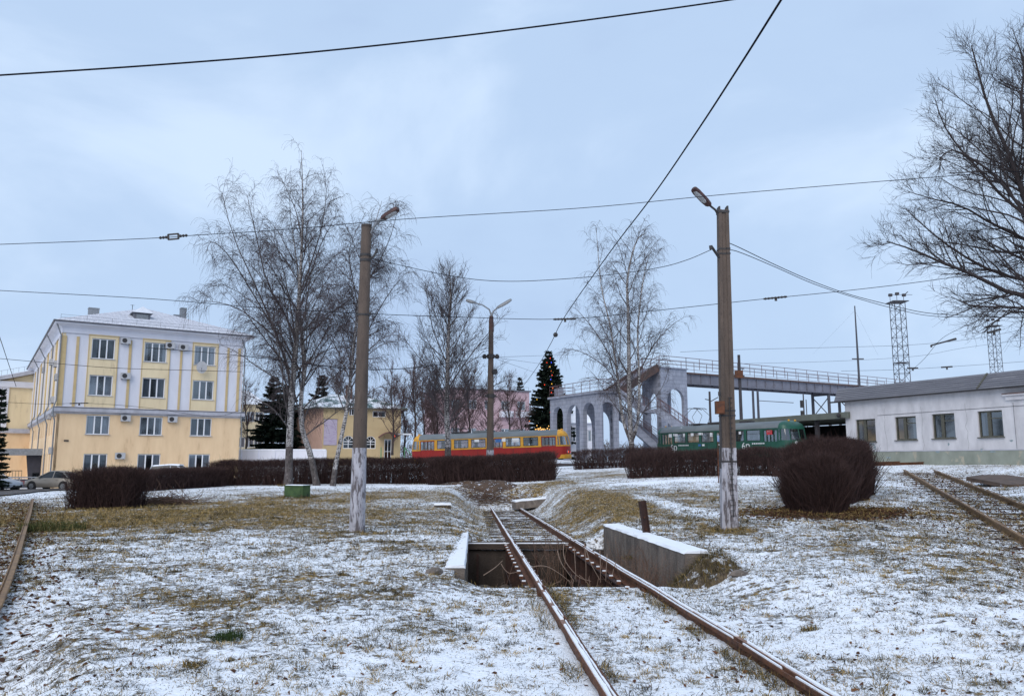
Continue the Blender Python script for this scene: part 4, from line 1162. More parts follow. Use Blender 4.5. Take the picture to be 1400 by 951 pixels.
spruce('dark spruce top behind the roof of the yellow shop', 437, 622, 510, 112, 3.0, 5, 22)
spruce('dark spruce at the left edge before the yellow wing', -9, 668, 530, 60, .85, 6, 24)
# festive lights: one string spiralling round the spruce
LC = [emis('bulb_red',(1,.06,.02),1.2), emis('bulb_blue',(.05,.10,1),1.3), emis('bulb_yellow',(1,.55,.05),1.0), emis('bulb_orange',(1,.2,.04),1.0)]
ls = thing('string_lights', 'string of coloured festive bulbs wound on the dark spruce', 'string lights', (xm.location.x, xm.location.y, xm.location.z))
cab = []
for i in range(60):
    t = .06 + .86*i/59; a = i*.9 - 1.4; rr_ = (3.9*(1-t)**.8+.12)*.93
    cab.append(Vector((math.sin(a)*rr_, -abs(math.cos(a))*rr_*.9 if i % 2 else math.cos(a)*rr_, XH*t)))
# a hanging line down the front right as seen in the photograph, plus the spiral
front = [Vector((.15+.5*(1-t)+.12*math.sin(i*2.1), -(3.9*(1-t)**.8+.2)*.97, XH*t)) for i, t in enumerate(np.linspace(.93,.10,22))]
mb = MB(); mb.tube(front, .015, 4); obj('cable', mb, M_dark, ls)
_bm = {}
for i, p in enumerate(front + [c for c in cab if c.y < .3][::3]):
    k = i % 4
    if k not in _bm:
        _bm[k] = MB().sphere((0,0,0), .06, 7, 5).mesh('bulb'); _bm[k].materials.append(LC[k])
    obj('bulb', _bm[k], None, ls, p)
# golden illuminated bush below it
gl = emis('golden_bulb', (1.0,.55,.14), .9)
p = P(741, 612, 100)
ld = thing('light_display', 'golden glowing light display at the foot of the spruce', 'light display', p)
S = np.zeros((60,3)); D = RNG.normal(size=(60,3)); D[:,2] = np.abs(D[:,2])+.5
B = growv(S + np.array([0,0,1.3]), D, RNG.uniform(.7,1.7,60), 4, -.4, .2); V, Fq = tubes(B, np.full((60,5),.02), 3); obj('wire_branches', np_mesh('wire_branches', V, Fq), M_dark, ld, kind='stuff')
mb = MB(); mb.tube([(0,0,-.5),(0,0,1.5)], [.09,.05], 6); obj('stand', mb, M_dark, ld)
g = MB()
for b in B:
    for k in (1,2,3,4): g.sphere(b[k], .065, 5, 4)
obj('bulbs', g, gl, ld, kind='stuff')

# ------------------------------------------------------------------ hedges
M_hedge = rand_mat('hedge_twigs', [(0.024,0.014,0.014),(0.050,0.029,0.027),(0.10,0.060,0.053)])
def ribbons(name, p, d, L, W, tint):
    w = np.cross(d, RNG.normal(size=d.shape)); w /= np.linalg.norm(w,axis=1,keepdims=True)+1e-9; w *= W[:,None]/2
    V = np.stack([p-w, p+w, p+d*L[:,None]+w*.4, p+d*L[:,None]-w*.4], 1).reshape(-1,3)
    return with_tint(np_mesh(name, V, np.arange(len(V)).reshape(-1,4)), np.repeat(tint,4))
def hedge(label, pts, width, height, per_m, tw=.012, round_=0.0, gap=.22, name='hedge', tl=(.25,.5)):
    """clipped bare hedge along a plan polyline: upright stems and a dense mass of twigs, both as stuff parts"""
    pts = [Vector((p[0], p[1], 0)) for p in pts]; seg = [0]
    for a, b in zip(pts, pts[1:]): seg.append(seg[-1]+(b-a).length)
    Ltot = seg[-1]; n = int(per_m*(Ltot+width*.5))
    base = np.array([pts[0].x, pts[0].y, G(pts[0].x, pts[0].y)])
    root = thing(name, label, 'hedge', base)
    def place(n, edge):
        u = RNG.uniform(0, Ltot, n); v = RNG.uniform(-1, 1, n)
        if edge: v = np.sign(v)*np.abs(v)**.7
        cx = np.interp(u, seg, [p.x for p in pts]); cy = np.interp(u, seg, [p.y for p in pts])
        e = .05; tx = np.interp(u+e, seg, [p.x for p in pts])-np.interp(u-e, seg, [p.x for p in pts]); ty = np.interp(u+e, seg, [p.y for p in pts])-np.interp(u-e, seg, [p.y for p in pts])
        l = np.hypot(tx,ty)+1e-9; tx/=l; ty/=l
        wob = 1 + .12*(fbm(u*.9, v*0+3, 2, 3)-.5)*2
        w = width/2*v*wob
        if round_: w = w*np.sqrt(np.clip(1-((u-Ltot/2)/(Ltot/2))**2*round_, 0.05, 1))
        return cx-ty*w, cy+tx*w, u, v
    x, y, u, v = place(n, True)
    top = height*(1+.10*(fbm(u*1.1, v*.8+5, 3, 8)-.5)*2 + .14*(fbm(u*6, v*3+5, 2, 18)-.5))
    if round_: top = top*(1-.42*np.abs(v)**2.4*round_)*np.sqrt(np.clip(1-((np.abs(u-Ltot/2))/(Ltot/2))**4*round_*.75, .1, 1))
    gz = ground(x, y)
    f = gap + (1-gap)*RNG.random(n)**.75
    L = RNG.uniform(*tl, n)
    spread = RNG.normal(size=(n,3))*np.array([.55,.55,.25]); d = spread + np.array([0,0,.75]); d /= np.linalg.norm(d,axis=1,keepdims=True)
    z = gz + np.minimum(f*top, top - L*d[:,2]*RNG.uniform(.75,1.0,n))
    p = np.stack([x,y,z],-1)-base
    obj('twigs', ribbons('twigs', p, d, L, RNG.uniform(.6,1.2,n)*tw, RNG.random(n)), M_hedge, root, kind='stuff')
    sh_n = max(30, int(n*.012)); k_ = RNG.integers(0, n, sh_n); d2_ = RNG.normal(size=(sh_n,3))*.35 + np.array([0,0,.9]); d2_ /= np.linalg.norm(d2_,axis=1,keepdims=True)
    p2_ = np.stack([x[k_], y[k_], gz[k_] + top[k_]*RNG.uniform(.75,1.0,sh_n)], -1) - base
    obj('stray_shoots', ribbons('stray_shoots', p2_, d2_, RNG.uniform(.18,.45,sh_n), np.full(sh_n, tw*.8), RNG.uniform(.3,1,sh_n)), M_hedge, root, kind='stuff')
    ns = int(n*.10)+20; x, y, u, v = place(ns, False)
    h = height*RNG.uniform(.45,.8,ns)
    d = RNG.normal(size=(ns,3))*.22+np.array([0,0,1]); d/=np.linalg.norm(d,axis=1,keepdims=True)
    PT = np.stack([x,y,ground(x,y)-.03],-1)-base
    V, Fq = tubes(np.stack([PT, PT+d*(h*.5)[:,None], PT+(d+RNG.normal(size=d.shape)*.12)*h[:,None]],1), np.array([[1.6,1.2,.6]])*np.full((ns,1),tw*.8), 3)
    obj('stems', with_tint(np_mesh('stems', V, Fq), RNG.random(len(V))), M_hedge, root, kind='stuff')
    return root
def hp(px, Y_): return (xat(px, Y_), Y_)
hedge('square clipped hedge block nearest the left rail', [hp(110,30.6), hp(192,30.6)], 1.8, 1.46, 3800, .010, gap=.06)
hedge('straight clipped hedge before the office block and parked cars', [hp(150,44), hp(205,46), hp(300,52)], 1.4, 1.22, 1500, .013, gap=.2)
hedge('long clipped hedge behind the birches, green box and round pole', [hp(292,54), hp(330,53.3), hp(440,53), hp(560,52.5), hp(660,51.8)], 1.6, 1.62, 1800, .014, gap=.3)
hedge('broad clipped hedge end in front of the yellow and red tram', [hp(588,50.6), hp(668,50.0), hp(759,49.6)], 1.7, 1.66, 2500, .014, gap=.16)
hedge('thin low hedge with snowy gaps before the arched gallery', [hp(785,60), hp(850,59.5), hp(920,58)], 1.3, 1.4, 900, .014, gap=.2)
hedge('clipped hedge with gaps at its foot left of the square pole', [hp(858,46.5), hp(930,46), hp(1004,45.2)], 1.5, 1.46, 1500, .013, gap=.26)
hedge('clipped hedge right of the square pole before the green tram', [hp(1006,45), hp(1085,43)], 1.4, 1.50, 1350, .013, gap=.24)
hedge('big rounded dark bush on the right bordered by fallen leaves', [(8.12,22.8), (9.15,23.15)], 1.85, 1.58, 19000, .0075, round_=.6, gap=.03, name='bush', tl=(.2,.42))
hedge('rounded hedge row stretching behind the big dark bush', [(9.6,25.6), (12.4,30.0)], 2.3, 2.05, 7000, .0085, round_=.3, gap=.05, tl=(.2,.42))

# ------------------------------------------------------------------ poles and lamps
def bandmat(): return M_dark
pa, pb_ = P(488, 727, 20.3), P(501, 309, 20.3)
lp = thing('lamp_pole', 'round concrete pole with whitewashed foot, left of the track', 'lamp pole', (pa.x, pa.y, G(pa.x, pa.y)-.05))
ax = pb_ - lp.location; H = ax.z
def on(t): return ax*t
rad = lambda t: .195*(1-t)+.128*t
TW = (P(490, 612, 20.3).z - lp.location.z)/H
ts = np.linspace(TW, 1, 12)
m = MB(); m.tube([on(t) for t in ts], [rad(t) for t in ts], 18); obj('shaft', m, M_pole, lp, sm=50)
m = MB(); ts = np.linspace(0, TW, 6); m.tube([on(t) for t in ts], [rad(t)+.003 for t in ts], 18); obj('whitewashed_foot', m, M_white, lp, sm=50)
m = MB(); m.tube([on(.995), on(1.004)], [.137,.135], 18); obj('top_rim', m, M_concdark, lp)
for zt in (.90, .882):
    m = MB(); m.tube([on(zt-.004), on(zt+.004)], [rad(zt)+.016]*2, 18); obj('band', m, M_dark, lp)
m = MB(); q = on(.70); m.tube([on(.697), on(.703)], [rad(.7)+.014]*2, 16); obj('band', m, M_dark, lp)
m = MB(); m.tube([on(.885)+Vector((.10,-.05,0)), on(.885)+Vector((.20,-.06,.05)), on(.905)+Vector((.30,-.06,.06))], .028, 6); m.tube([on(.905)+Vector((.29,-.06,.02)), on(.905)+Vector((.31,-.06,.12))], .04, 8); obj('bracket', m, M_dark, lp)
# lamp on its arm
a0 = on(.975)+Vector((.12,-.02,0)); a1 = P(516, 303, 20.2)-lp.location; a2 = P(524, 298, 20.1)-lp.location; e1 = P(544, 285.5, 19.9)-lp.location
m = MB(); m.tube([a0, a1*.5+a0*.5+Vector((0,0,.02)), a1, a2], [.03,.035,.045,.045], 8); arm = obj('lamp_arm', m, M_greymetal, lp, sm=50)
def lamp_head(root, a, b, w, h, mat):
    d = (b-a); L = d.length; q = d.to_track_quat('X', 'Z').to_matrix()
    m = MB(); rings = []
    for t, s in ((0,.55),(.08,.85),(.3,1),(.8,1),(.95,.85),(1,.6)):
        x = t*L; rings.append([a + q @ Vector((x, w/2*s*yy_, h*s*zz_)) for yy_, zz_ in ((-1,-.30),(-.9,.25),(-.45,.55),(.45,.55),(.9,.25),(1,-.30))])
    m.loft(rings); hd = obj('lamp_housing', m, mat, root, sm=35)
    m = MB(); rings = []
    for t, s in ((.25,.5),(.35,.85),(.7,.9),(.88,.5)):
        rings.append([a + q @ Vector((t*L, w/2*s*yy_, h*(-.30-.25*s*zz_))) for yy_, zz_ in ((-.9,0),(-.6,.8),(.6,.8),(.9,0))])
    m.loft(rings); obj('lamp_glass', m, M_glasslamp, hd, sm=35)
    return hd
lamp_head(lp, a2 - (e1-a2).normalized()*.05, e1, .21, .15, M_lampred)
# square pole on the right
pa, pb_ = P(997.5, 728, 19.0), P(988, 288, 19.0)
rp_ = thing('lamp_pole', 'square concrete pole with rusty box and whitewashed foot, right of the track', 'lamp pole', (pa.x, pa.y, G(pa.x, pa.y)-.05))
ax2 = pb_ - rp_.location; H2 = ax2.z
def sq(t, w0=.185, w1=.122, d=.11):
    c = ax2*t; w = w0*(1-t)+w1*t
    # I-shaped concrete section: shallow recesses on the broad faces
    return [c+Vector(p) for p in ((-w,-d,0),(-w*.45,-d,0),(-w*.38,-d+.025,0),(w*.30,-d+.025,0),(w*.38,-d,0),(w,-d,0),(w,d,0),(-w,d,0))]
T2 = (P(997, 612, 19.0).z - rp_.location.z)/H2
m = MB(); m.loft([sq(t) for t in np.linspace(T2, 1, 10)]); obj('shaft', m, M_pole, rp_)
m = MB(); m.loft([sq(t, .189, .125, .114) for t in np.linspace(0, T2, 6)]); obj('whitewashed_foot', m, M_white, rp_)
m = MB(); m.box(ax2*1.0+Vector((-.10,0,.04)), (.04,.2,.09)); m.box(ax2*1.0+Vector((.10,0,.04)), (.04,.2,.11)); m.box(ax2*.993, (.27,.235,.05)); obj('top_cap', m, M_dark, rp_)
for t in (.872, .856, .345, .205, .36):
    m = MB(); m.loft([sq(t-.0025, .195, .132, .12), sq(t+.0025, .195, .132, .12)]); obj('band', m, M_dark, rp_)
# rungs / stains line of steps
m = MB()
for k in range(24):
    t = .40 - k*.0155; m.box(ax2*t+Vector((.045,-.125,0)), (.10,.02,.012))
m.box(ax2*.22+Vector((.05,-.12,0)), (.018,.02,ax2.z*.36)); obj('step_strip', m, M_dark, rp_)
# rusty junction box with its conduit
pbx = P(984, 557, 18.85)-rp_.location
m = MB(); m.box(pbx, (.20,.17,.30)); jb = obj('junction_box', m, M_rust, rp_)
m = MB(); m.box(pbx+Vector((0,-.09,0)), (.17,.014,.26)); obj('box_door', m, M_rust, jb)
c1_ = P(983.5, 541, 18.86)-rp_.location; c2_ = P(985, 640, 18.86)-rp_.location
m = MB(); m.tube([c1_+Vector((0,0,.1)), c1_], .03, 6); m.tube([pbx, (c2_+pbx)/2+Vector((.015,0,0)), c2_], .024, 6); obj('conduit', m, M_dark, jb)
m = MB(); m.tube([P(981.5, 603, 18.85)-rp_.location, P(982.5, 660, 18.85)-rp_.location], .014, 5); obj('rusty_strip', m, M_rust, rp_)
m = MB(); m.tube([P(986,296,18.9)-rp_.location, P(985,345,18.9)-rp_.location, P(986,400,18.9)-rp_.location], .006, 4); obj('hanging_wire', m, M_wire, rp_)
a0 = ax2*.985+Vector((-.11,0,0)); a1 = P(978, 287, 19)-rp_.location; a2 = P(970.5, 281, 18.9)-rp_.location; e1 = P(948, 257.5, 18.6)-rp_.location
m = MB(); m.tube([a0+Vector((0,0,-.08)), a0, a1, a2], .028, 8); obj('lamp_arm', m, M_dark, rp_, sm=50)
lamp_head(rp_, a2, e1, .20, .14, M_lampred)
br = [P(983, 352, 18.9)-rp_.location, P(973.5, 338, 18.7)-rp_.location]
m = MB(); m.tube(br, .035, 6); m.tube([br[1]+Vector((-.02,0,-.05)), br[1]+Vector((-.03,0,.04))], .045, 8); obj('bracket', m, M_dark, rp_)

# twin armed lamp post far behind
pa = P(670, 630, 57.5)
tp = thing('lamp_pole', 'tall tapering lamp post with two curved arms in front of the red tram', 'lamp pole', (pa.x, pa.y, G(pa.x, pa.y)-.1))
def lpz(px, py): return P(px, py, 57.5) - tp.location
Tt = lpz(671.5, 441)
zf = lpz(670, 615).z
m = MB(); m.tube([Vector((0,0,zf)), Tt*.5+Vector((0,0,zf*.5)), Tt], [.265,.22,.17], 14); obj('shaft', m, M_pole, tp, sm=50)
m = MB(); m.tube([Vector((0,0,0)), Vector((0,0,zf))], [.29,.27], 14); obj('whitewashed_foot', m, M_white, tp, sm=50)
m = MB(); m.tube([Tt, lpz(671.8,432)], [.19,.15], 10); m.tube([lpz(671.8,453), lpz(671.8,441)], .185, 12); obj('tapered_cap', m, M_lampred, tp, sm=50)
for px_ in ((0,-1),(0,1)):
    s = px_[1]
    if s < 0: pts = [lpz(671.8,438), lpz(671.5,430), lpz(669,423), lpz(660,417), lpz(648,413.5)]
    else: pts = [lpz(671.8,438), lpz(672.2,430), lpz(675,425), lpz(681,420)]
    m = MB(); m.tube(pts, [.10,.07,.055,.05,.045][:len(pts)], 7); obj('lamp_arm', m, M_greymetal, tp, sm=60)
lamp_head(tp, lpz(679,421.5), lpz(699.5,409.5), .34, .22, M_greymetal)
lamp_head(tp, lpz(650,414), lpz(637,410.5), .34, .22, M_greymetal)
for py_, sz in ((487,.30),(541,.32)):
    m = MB(); c = lpz(671,py_); m.tube([c-Vector((0,0,.14)), c+Vector((0,0,.14))], .28, 12); m.tube([c-Vector((.62 if sz<.31 else .42,.05,0)), c+Vector((.62 if sz<.31 else .42,-.05,0))], .09, 8); obj('clamp', m, M_dark, tp)
m = MB()
for s in (-1,1): m.tube([lpz(671+s*8.5,484), lpz(671+s*8.5,490)], [.10,.14], 8)
obj('insulator', m, M_dark, tp)
m = MB(); c = lpz(676.5,508.5); m.tube([c+Vector((-.05,-.12,0)), c+Vector((.05,-.26,0))], [.19,.21], 14); obj('loudspeaker', m, M_dark, tp)

# ------------------------------------------------------------------ overhead wires
def wire(label, pts, r, n=40, ins=(), cat='wire', name='overhead_wire', sag=0.0, ext=(0,0)):
    W = [np.array(P(*p)) for p in pts]
    C = catmull(W, n)
    if ext[0]: C = np.concatenate([[C[0]+(C[0]-C[1])/np.linalg.norm(C[0]-C[1])*ext[0]], C])
    if ext[1]: C = np.concatenate([C, [C[-1]+(C[-1]-C[-2])/np.linalg.norm(C[-1]-C[-2])*ext[1]]])
    n = len(C)
    if sag:
        t = np.linspace(0,1,n); C[:,2] -= sag*4*t*(1-t)
    b = Vector(C[0]); root = thing(name, label, cat, b)
    m = MB(); m.tube([Vector(c)-b for c in C], r, 6); obj('cable', m, M_wire, root, sm=60)
    for (px, py, Y_, kind, L) in ins:
        p = P(px, py, Y_)
        i = int(np.argmin(np.linalg.norm(C-np.array(p),axis=1))); i = min(max(i,1), n-2)
        d = Vector(C[i+1]-C[i-1]).normalized(); p = Vector(C[i])*.0 + p; q = d.to_track_quat('X','Z').to_matrix(); p0 = p-b
        m = MB()
        if kind == 'buckle':
            for s in (-1,1):
                m.tube([p0+q@Vector((s*L*.2,0,0)), p0+q@Vector((s*L*.5,0,0))], [r*3.4,r*2.6], 8)
                for k in range(3): m.tube([p0+q@Vector((s*L*(.24+.1*k),0,0)), p0+q@Vector((s*L*(.27+.1*k),0,0))], r*4.6, 8)
                m.box(p0+q@Vector((0,0,s*L*.09)), (L*.38, r*4, r*4), q); m.box(p0+q@Vector((s*L*.18,0,0)), (r*5, r*4, L*.18), q)
        elif kind == 'bar':
            m.tube([p0+q@Vector((-L/2,0,0)), p0+q@Vector((L/2,0,0))], r*3.0, 8)
            for k in range(7): m.tube([p0+q@Vector((L*(-.42+.14*k-.012),0,0)), p0+q@Vector((L*(-.42+.14*k+.012),0,0))], r*4.4, 8)
            m.box(p0+Vector((.02*L,0,-.07*L)), (.10*L,.04*L,.13*L))
        else:
            m.sphere(p0, L, 8, 6)
        obj('insulator', m, M_dark, root)
    return root
wire('thick twisted cable crossing the upper left sky', [(-60,107,7.2),(0,103,7.2),(200,90,7.25),(400,74,7.3),(600,53,7.4),(800,28,7.5),(1000,0,7.6),(1090,-16,7.7)], .0095, 50, ext=(22,22))
wire('tram contact wire running from the top right over the track into the distance', [(1110,-66,6.3),(1068,0,7.1),(1010,92,8.6),(950,184,10.8),(890,271,14.2),(830,350,18.5),(770,436,26),(751,473,33),(727,512,44),(690,560,74)], .0115, 70, ins=((759.5,457.5,29,'ball',.09),), ext=(14,0))
wire('span wire with turnbuckle insulator crossing high from the left to the right tree', [(-40,336,17),(0,334,17),(110,330,17),(220,325,17),(260,322,17),(400,313,17),(560,299,17),(800,284,17),(1000,265,17),(1280,242,17),(1420,233,17)], .0075, 60, ins=((237,323.5,17,'buckle',.62),), ext=(25,18))
wire('lower span wire carrying the contact wire hanger', [(-40,394,25),(0,397,25),(200,408,25),(350,420,25),(490,428,25),(620,433,25),(770,436,25),(900,424,25),(1040,409,25),(1150,398,25),(1260,385,25),(1420,362,25)], .0095, 60, ins=((772,436,25,'bar',.72),(1060,407,25,'bar',.75),(497,428,25,'bar',.5)), ext=(20,20))
wire('sagging cable strung between the two lamp poles', [(507,353,20.2),(545,362,20.1),(600,374,20),(650,382,19.9),(700,384.5,19.8),(760,382,19.6),(830,376,19.4),(900,366,19.2),(940,355,19.1),(973,341,18.8)], .008, 40)
wire('heavy pair cable dropping from the square pole to the right, upper', [(991,330,19),(1010,338,19.5),(1060,362,21),(1110,384,22.5),(1160,402,24),(1210,415,25.5),(1270,428,27),(1345,432,29),(1420,436,31)], .011, 40)
wire('heavy pair cable dropping from the square pole to the right, lower', [(993,345,19),(1006,343,19.3),(1060,365,21),(1110,387,22.5),(1160,404,24),(1220,421,25.5),(1275,432,27),(1345,433,29),(1420,433,31)], .009, 40)
wire('thin wire from the left lamp post fittings to the round pole', [(663,487,57.4),(620,495,50),(570,502,42),(510,505,30),(440,500,34),(330,486,44),(200,475,55)], .016, 30)
wire('thin cable in front of the yellow office block, upper', [(-20,489,45),(0,490,45),(80,497,46),(160,503,47),(260,506,48),(330,508,50)], .014, 30)
wire('thin cable in front of the yellow office block, lower', [(-20,548,52),(60,552,52),(120,551,53),(200,557,54),(290,569,55),(330,560,56)], .011, 30, ins=((108,551,53,'bar',1.1),))
wire('steep wire dropping at the left edge past the yellow wing', [(-12,430,36),(0,462,40),(10,492,46),(22,528,52)], .016, 16)
wire('thin catenary wire far behind the footbridge, top', [(930,481,120),(1000,478,122),(1168,474,124),(1250,471,124),(1330,463,124),(1420,446,124)], .022, 24)
wire('thin catenary wire far behind the footbridge, middle', [(1010,497,125),(1130,494,125),(1250,487,125),(1320,475,125),(1420,462,125)], .018, 24)
wire('thin catenary wire far behind the footbridge, bottom', [(1150,507,125),(1230,505,125),(1300,501,125),(1400,494,125),(1440,490,125)], .022, 24)
wire('slanting feeder wire above the white depot roof', [(1238,513,70),(1262,492,62),(1285,465,54),(1310,450,46),(1345,434,38),(1400,400,30)], .013, 24)
m = MB(); p0, p1 = P(1273,472,58), P(1307,463,58)
w_ = thing('section_insulator', 'dark bar insulator hanging in the sky over the depot roof', 'insulator', p0)
m.tube([Vector((0,0,0)), (p1-p0)*.6, p1-p0], [.055,.06,.09], 8); m.tube([Vector((0,0,.03)), Vector((.02,0,-.14))], .07, 8); obj('bar', m, M_dark, w_)
for (xa, ya, xb, yb, D_, lab) in ((1241,503,1255,503,90,'small dark insulator left of the slanting wire'), (1287,502,1302,501,90,'small dark insulator right of the slanting wire'), (1350,455,1368,450,60,'dark bar insulator among the lower linden twigs')):
    p0, p1 = P(xa,ya,D_), P(xb,yb,D_); w_ = thing('section_insulator', lab, 'insulator', p0)
    m = MB(); m.tube([Vector((0,0,0)), p1-p0], .09, 7); m.tube([(p1-p0)*.5, (p1-p0)*.5-Vector((0,0,.3))], .09, 6); obj('bar', m, M_dark, w_)
for i, (a, b) in enumerate((((680,488,57),(800,484,120)), ((680,489,57),(760,500,110)), ((680,491,57),(740,512,100)))):
    wire(('upper', 'middle', 'lower')[i]+' faint wire fanning right from the twin armed lamp post', [a, tuple((np.array(a)+np.array(b))/2), b], .012, 10)

# ------------------------------------------------------------------ railway masts, signals, floodlight towers
M_lattice = pm('lattice_steel', (0.06,0.06,0.075), (0.045,0.045,0.055), 5, .6)
M_mast = pm('dark_mast', (0.06,0.055,0.06), (0.04,0.035,0.04), 3, .8)
def lattice(label, px, ptop, pbot, Y_, w):
    a = P(px, pbot, Y_); b = P(px, ptop, Y_); a.z = 0.5
    root = thing('floodlight_tower', label, 'tower', a, group=None); H = b.z - a.z
    m = MB(); s = w/2
    for x in (-1,1):
        for y in (-1,1): m.tube([(x*s*1.05,y*s*1.05,0),(x*s,y*s,H)], .075, 4)
    obj('legs', m, M_lattice, root)
    m = MB(); k = int(H/(w*.85))
    for i in range(k):
        z0, z1 = H*i/k, H*(i+1)/k
        for (p, q) in (((-s,-s),(s,-s)),((s,-s),(s,s)),((s,s),(-s,s)),((-s,s),(-s,-s))):
            p_, q_ = (p, q) if i % 2 else (q, p)
            m.tube([(*p_,z0),(*q_,z1)], .045, 4); m.tube([(*p,z1),(*q,z1)], .035, 4)
    obj('bracing', m, M_lattice, root)
    for f in ((.995,1.55),(.62,1.08),(.2,1.08)):
        m = MB(); m.box((0,0,H*f[0]), (w*f[1],w*f[1],.12)); obj('platform', m, M_mast, root)
    m = MB()
    for x in (-1,0,1):
        m.tube([(x*w*.65,0,H),(x*w*.65,0,H+1.5)], .05, 4)
        m.box((x*w*.65,-.2,H+1.2+.25*(x==0)), (.6,.5,.5))
    m.tube([(-w,-w,H+.9),(w,-w,H+.9)], .04, 4); m.tube([(w*.7,0,H+1.2),(w*1.1,0,H+1.9)], .08, 5)
    obj('floodlights', m, M_mast, root)
    return root
lattice('tall lattice floodlight tower rising left behind the depot roof', 1236.5, 412, 560, 150, 2.0)
lattice('more distant lattice tower half hidden by the linden branches', 1367, 445, 560, 190, 1.9)
def mast(label, px, ptop, Y_, w, box=None, mat=M_mast, arms=()):
    b = P(px, ptop, Y_); g = G(b.x, b.y)
    root = thing('railway_mast', label, 'mast', (b.x, b.y, g-.2)); H = b.z-g+.2
    m = MB(); m.tube([(0,0,0),(0,0,H)], [w*.56,w*.42], 8); obj('post', m, mat, root, sm=60)
    for (dz, l, s) in arms:
        m = MB(); m.tube([(0,0,H-dz),(l,0,H-dz+s)], .05, 5); obj('arm', m, mat, root)
    if box:
        m = MB(); m.box((box[0],-.25,H-box[1]), (box[2],.4,box[3])); obj('box', m, M_rust, root)
    return root
mast('dark mast with rusty box standing before the footbridge girder', 1010, 485, 80, .34, (-.15,2.0,.75,.75), arms=((1.4,.5,0),))
mast('short dark mast seen under the girder left of the square pole', 970, 535, 84, .26, arms=((.9,-.5,.1),(1.1,.9,.5)))
mast('left one of two close catenary masts under the girder', 1029, 530, 112, .38, mat=M_lattice)
mast('right one of two close catenary masts with long arm', 1035.5, 530, 112, .38, mat=M_lattice, arms=((1.8,5.0,-.3),(4.6,1.2,-.6)))
mast('thin signal post seen under the footbridge', 1102, 546, 118, .16, mat=M_mast)
b = P(1168.5, 418, 102)
an = thing('antenna_mast', 'thin tall antenna mast on guy wires behind the footbridge end', 'mast', (b.x, b.y, G(b.x,b.y))); H = b.z-an.location.z
m = MB(); m.tube([(0,0,0),(0,0,H*.66),(0,0,H)], [.16,.13,.07], 6); obj('pole', m, M_lattice, an)
m = MB(); m.box((0,0,H*.655), (1.5,.12,.14)); obj('crossarm', m, M_mast, an)
m = MB()
for x, y in ((-5,2),(4,3)): m.tube([(0,0,H*.97),(x,y,H*.70)], .006, 3)
obj('guy_wires', m, M_wire, an)
sgm = thing('railway_signal', 'dark railway signal heads seen under the right end of the girder', 'signal', (P(1097,560,116).x, 116, 0.5))
z1 = P(1097,552,116).z-.5; m = MB(); m.tube([(.3,.2,0),(.3,.2,z1+1.5)], .09, 6); obj('post', m, M_mast, sgm)
for z in (z1, z1-1.5):
    m = MB(); m.box((0,0,z), (.5,.3,1.05)); h_ = obj('signal_head', m, M_dark, sgm)
    m = MB()
    for k in (-1,0,1): m.tube([(-.05,-.15,z+k*.33),(-.12,-.45,z+k*.33)], .15, 8)
    obj('hood', m, M_dark, h_)

# ------------------------------------------------------------------ building tools
M_glass = glassmat('window_glass', (0.62,0.67,0.71), .42)
M_glassdark = glassmat('dark_glass', (0.34,0.38,0.41), .22)
M_frame = pm('white_window_frame', (0.84,0.85,0.88), (0.78,0.79,0.82), 6, .5)
M_woodframe = pm('greenish_window_frame', (0.10,0.10,0.075), (0.07,0.065,0.05), 6, .7)
M_curtain = pm('grey_curtain', (0.70,0.71,0.75), (0.52,0.53,0.57), 3, .9, stretch=(6,1,.3))
M_innershade = pm('inner_shade', (0.035,0.035,0.04), (0.02,0.02,0.022), 1, .9)  # near-black colour stands in for the shade of unlit interiors
M_sill = pm('sill', (0.50,0.49,0.50), (0.40,0.39,0.40), 5, .7)
M_yellow = pm('cream_yellow_wall', (0.80,0.66,0.43), (0.73,0.59,0.38), 1.3, .9, .2, stretch=(1,1,.25), spots=(0.64,0.52,0.33), spot_scale=1.3, spot_at=.58)
M_ochre = pm('ochre_wall', (0.84,0.61,0.375), (0.74,0.52,0.31), 1.1, .9, .2, stretch=(1,1,.25), spots=(0.66,0.45,0.265), spot_scale=1.1, spot_at=.58)
M_pilaster = pm('darker_yellow_trim', (0.60,0.45,0.24), (0.52,0.39,0.20), 1.5, .9)
M_lav = pm('pale_lavender_wall', (0.72,0.72,0.78), (0.65,0.65,0.71), .8, .9, .12, stretch=(1,1,.35))
M_cornice = pm('grey_white_cornice', (0.50,0.50,0.55), (0.38,0.38,0.42), 1.5, .85, .2, stretch=(1,1,.5))
M_gutter = pm('grey_gutter', (0.14,0.14,0.16), (0.10,0.10,0.12), 4, .6)
M_acw = pm('air_conditioner_white', (0.50,0.50,0.52), (0.42,0.42,0.43), 5, .5)

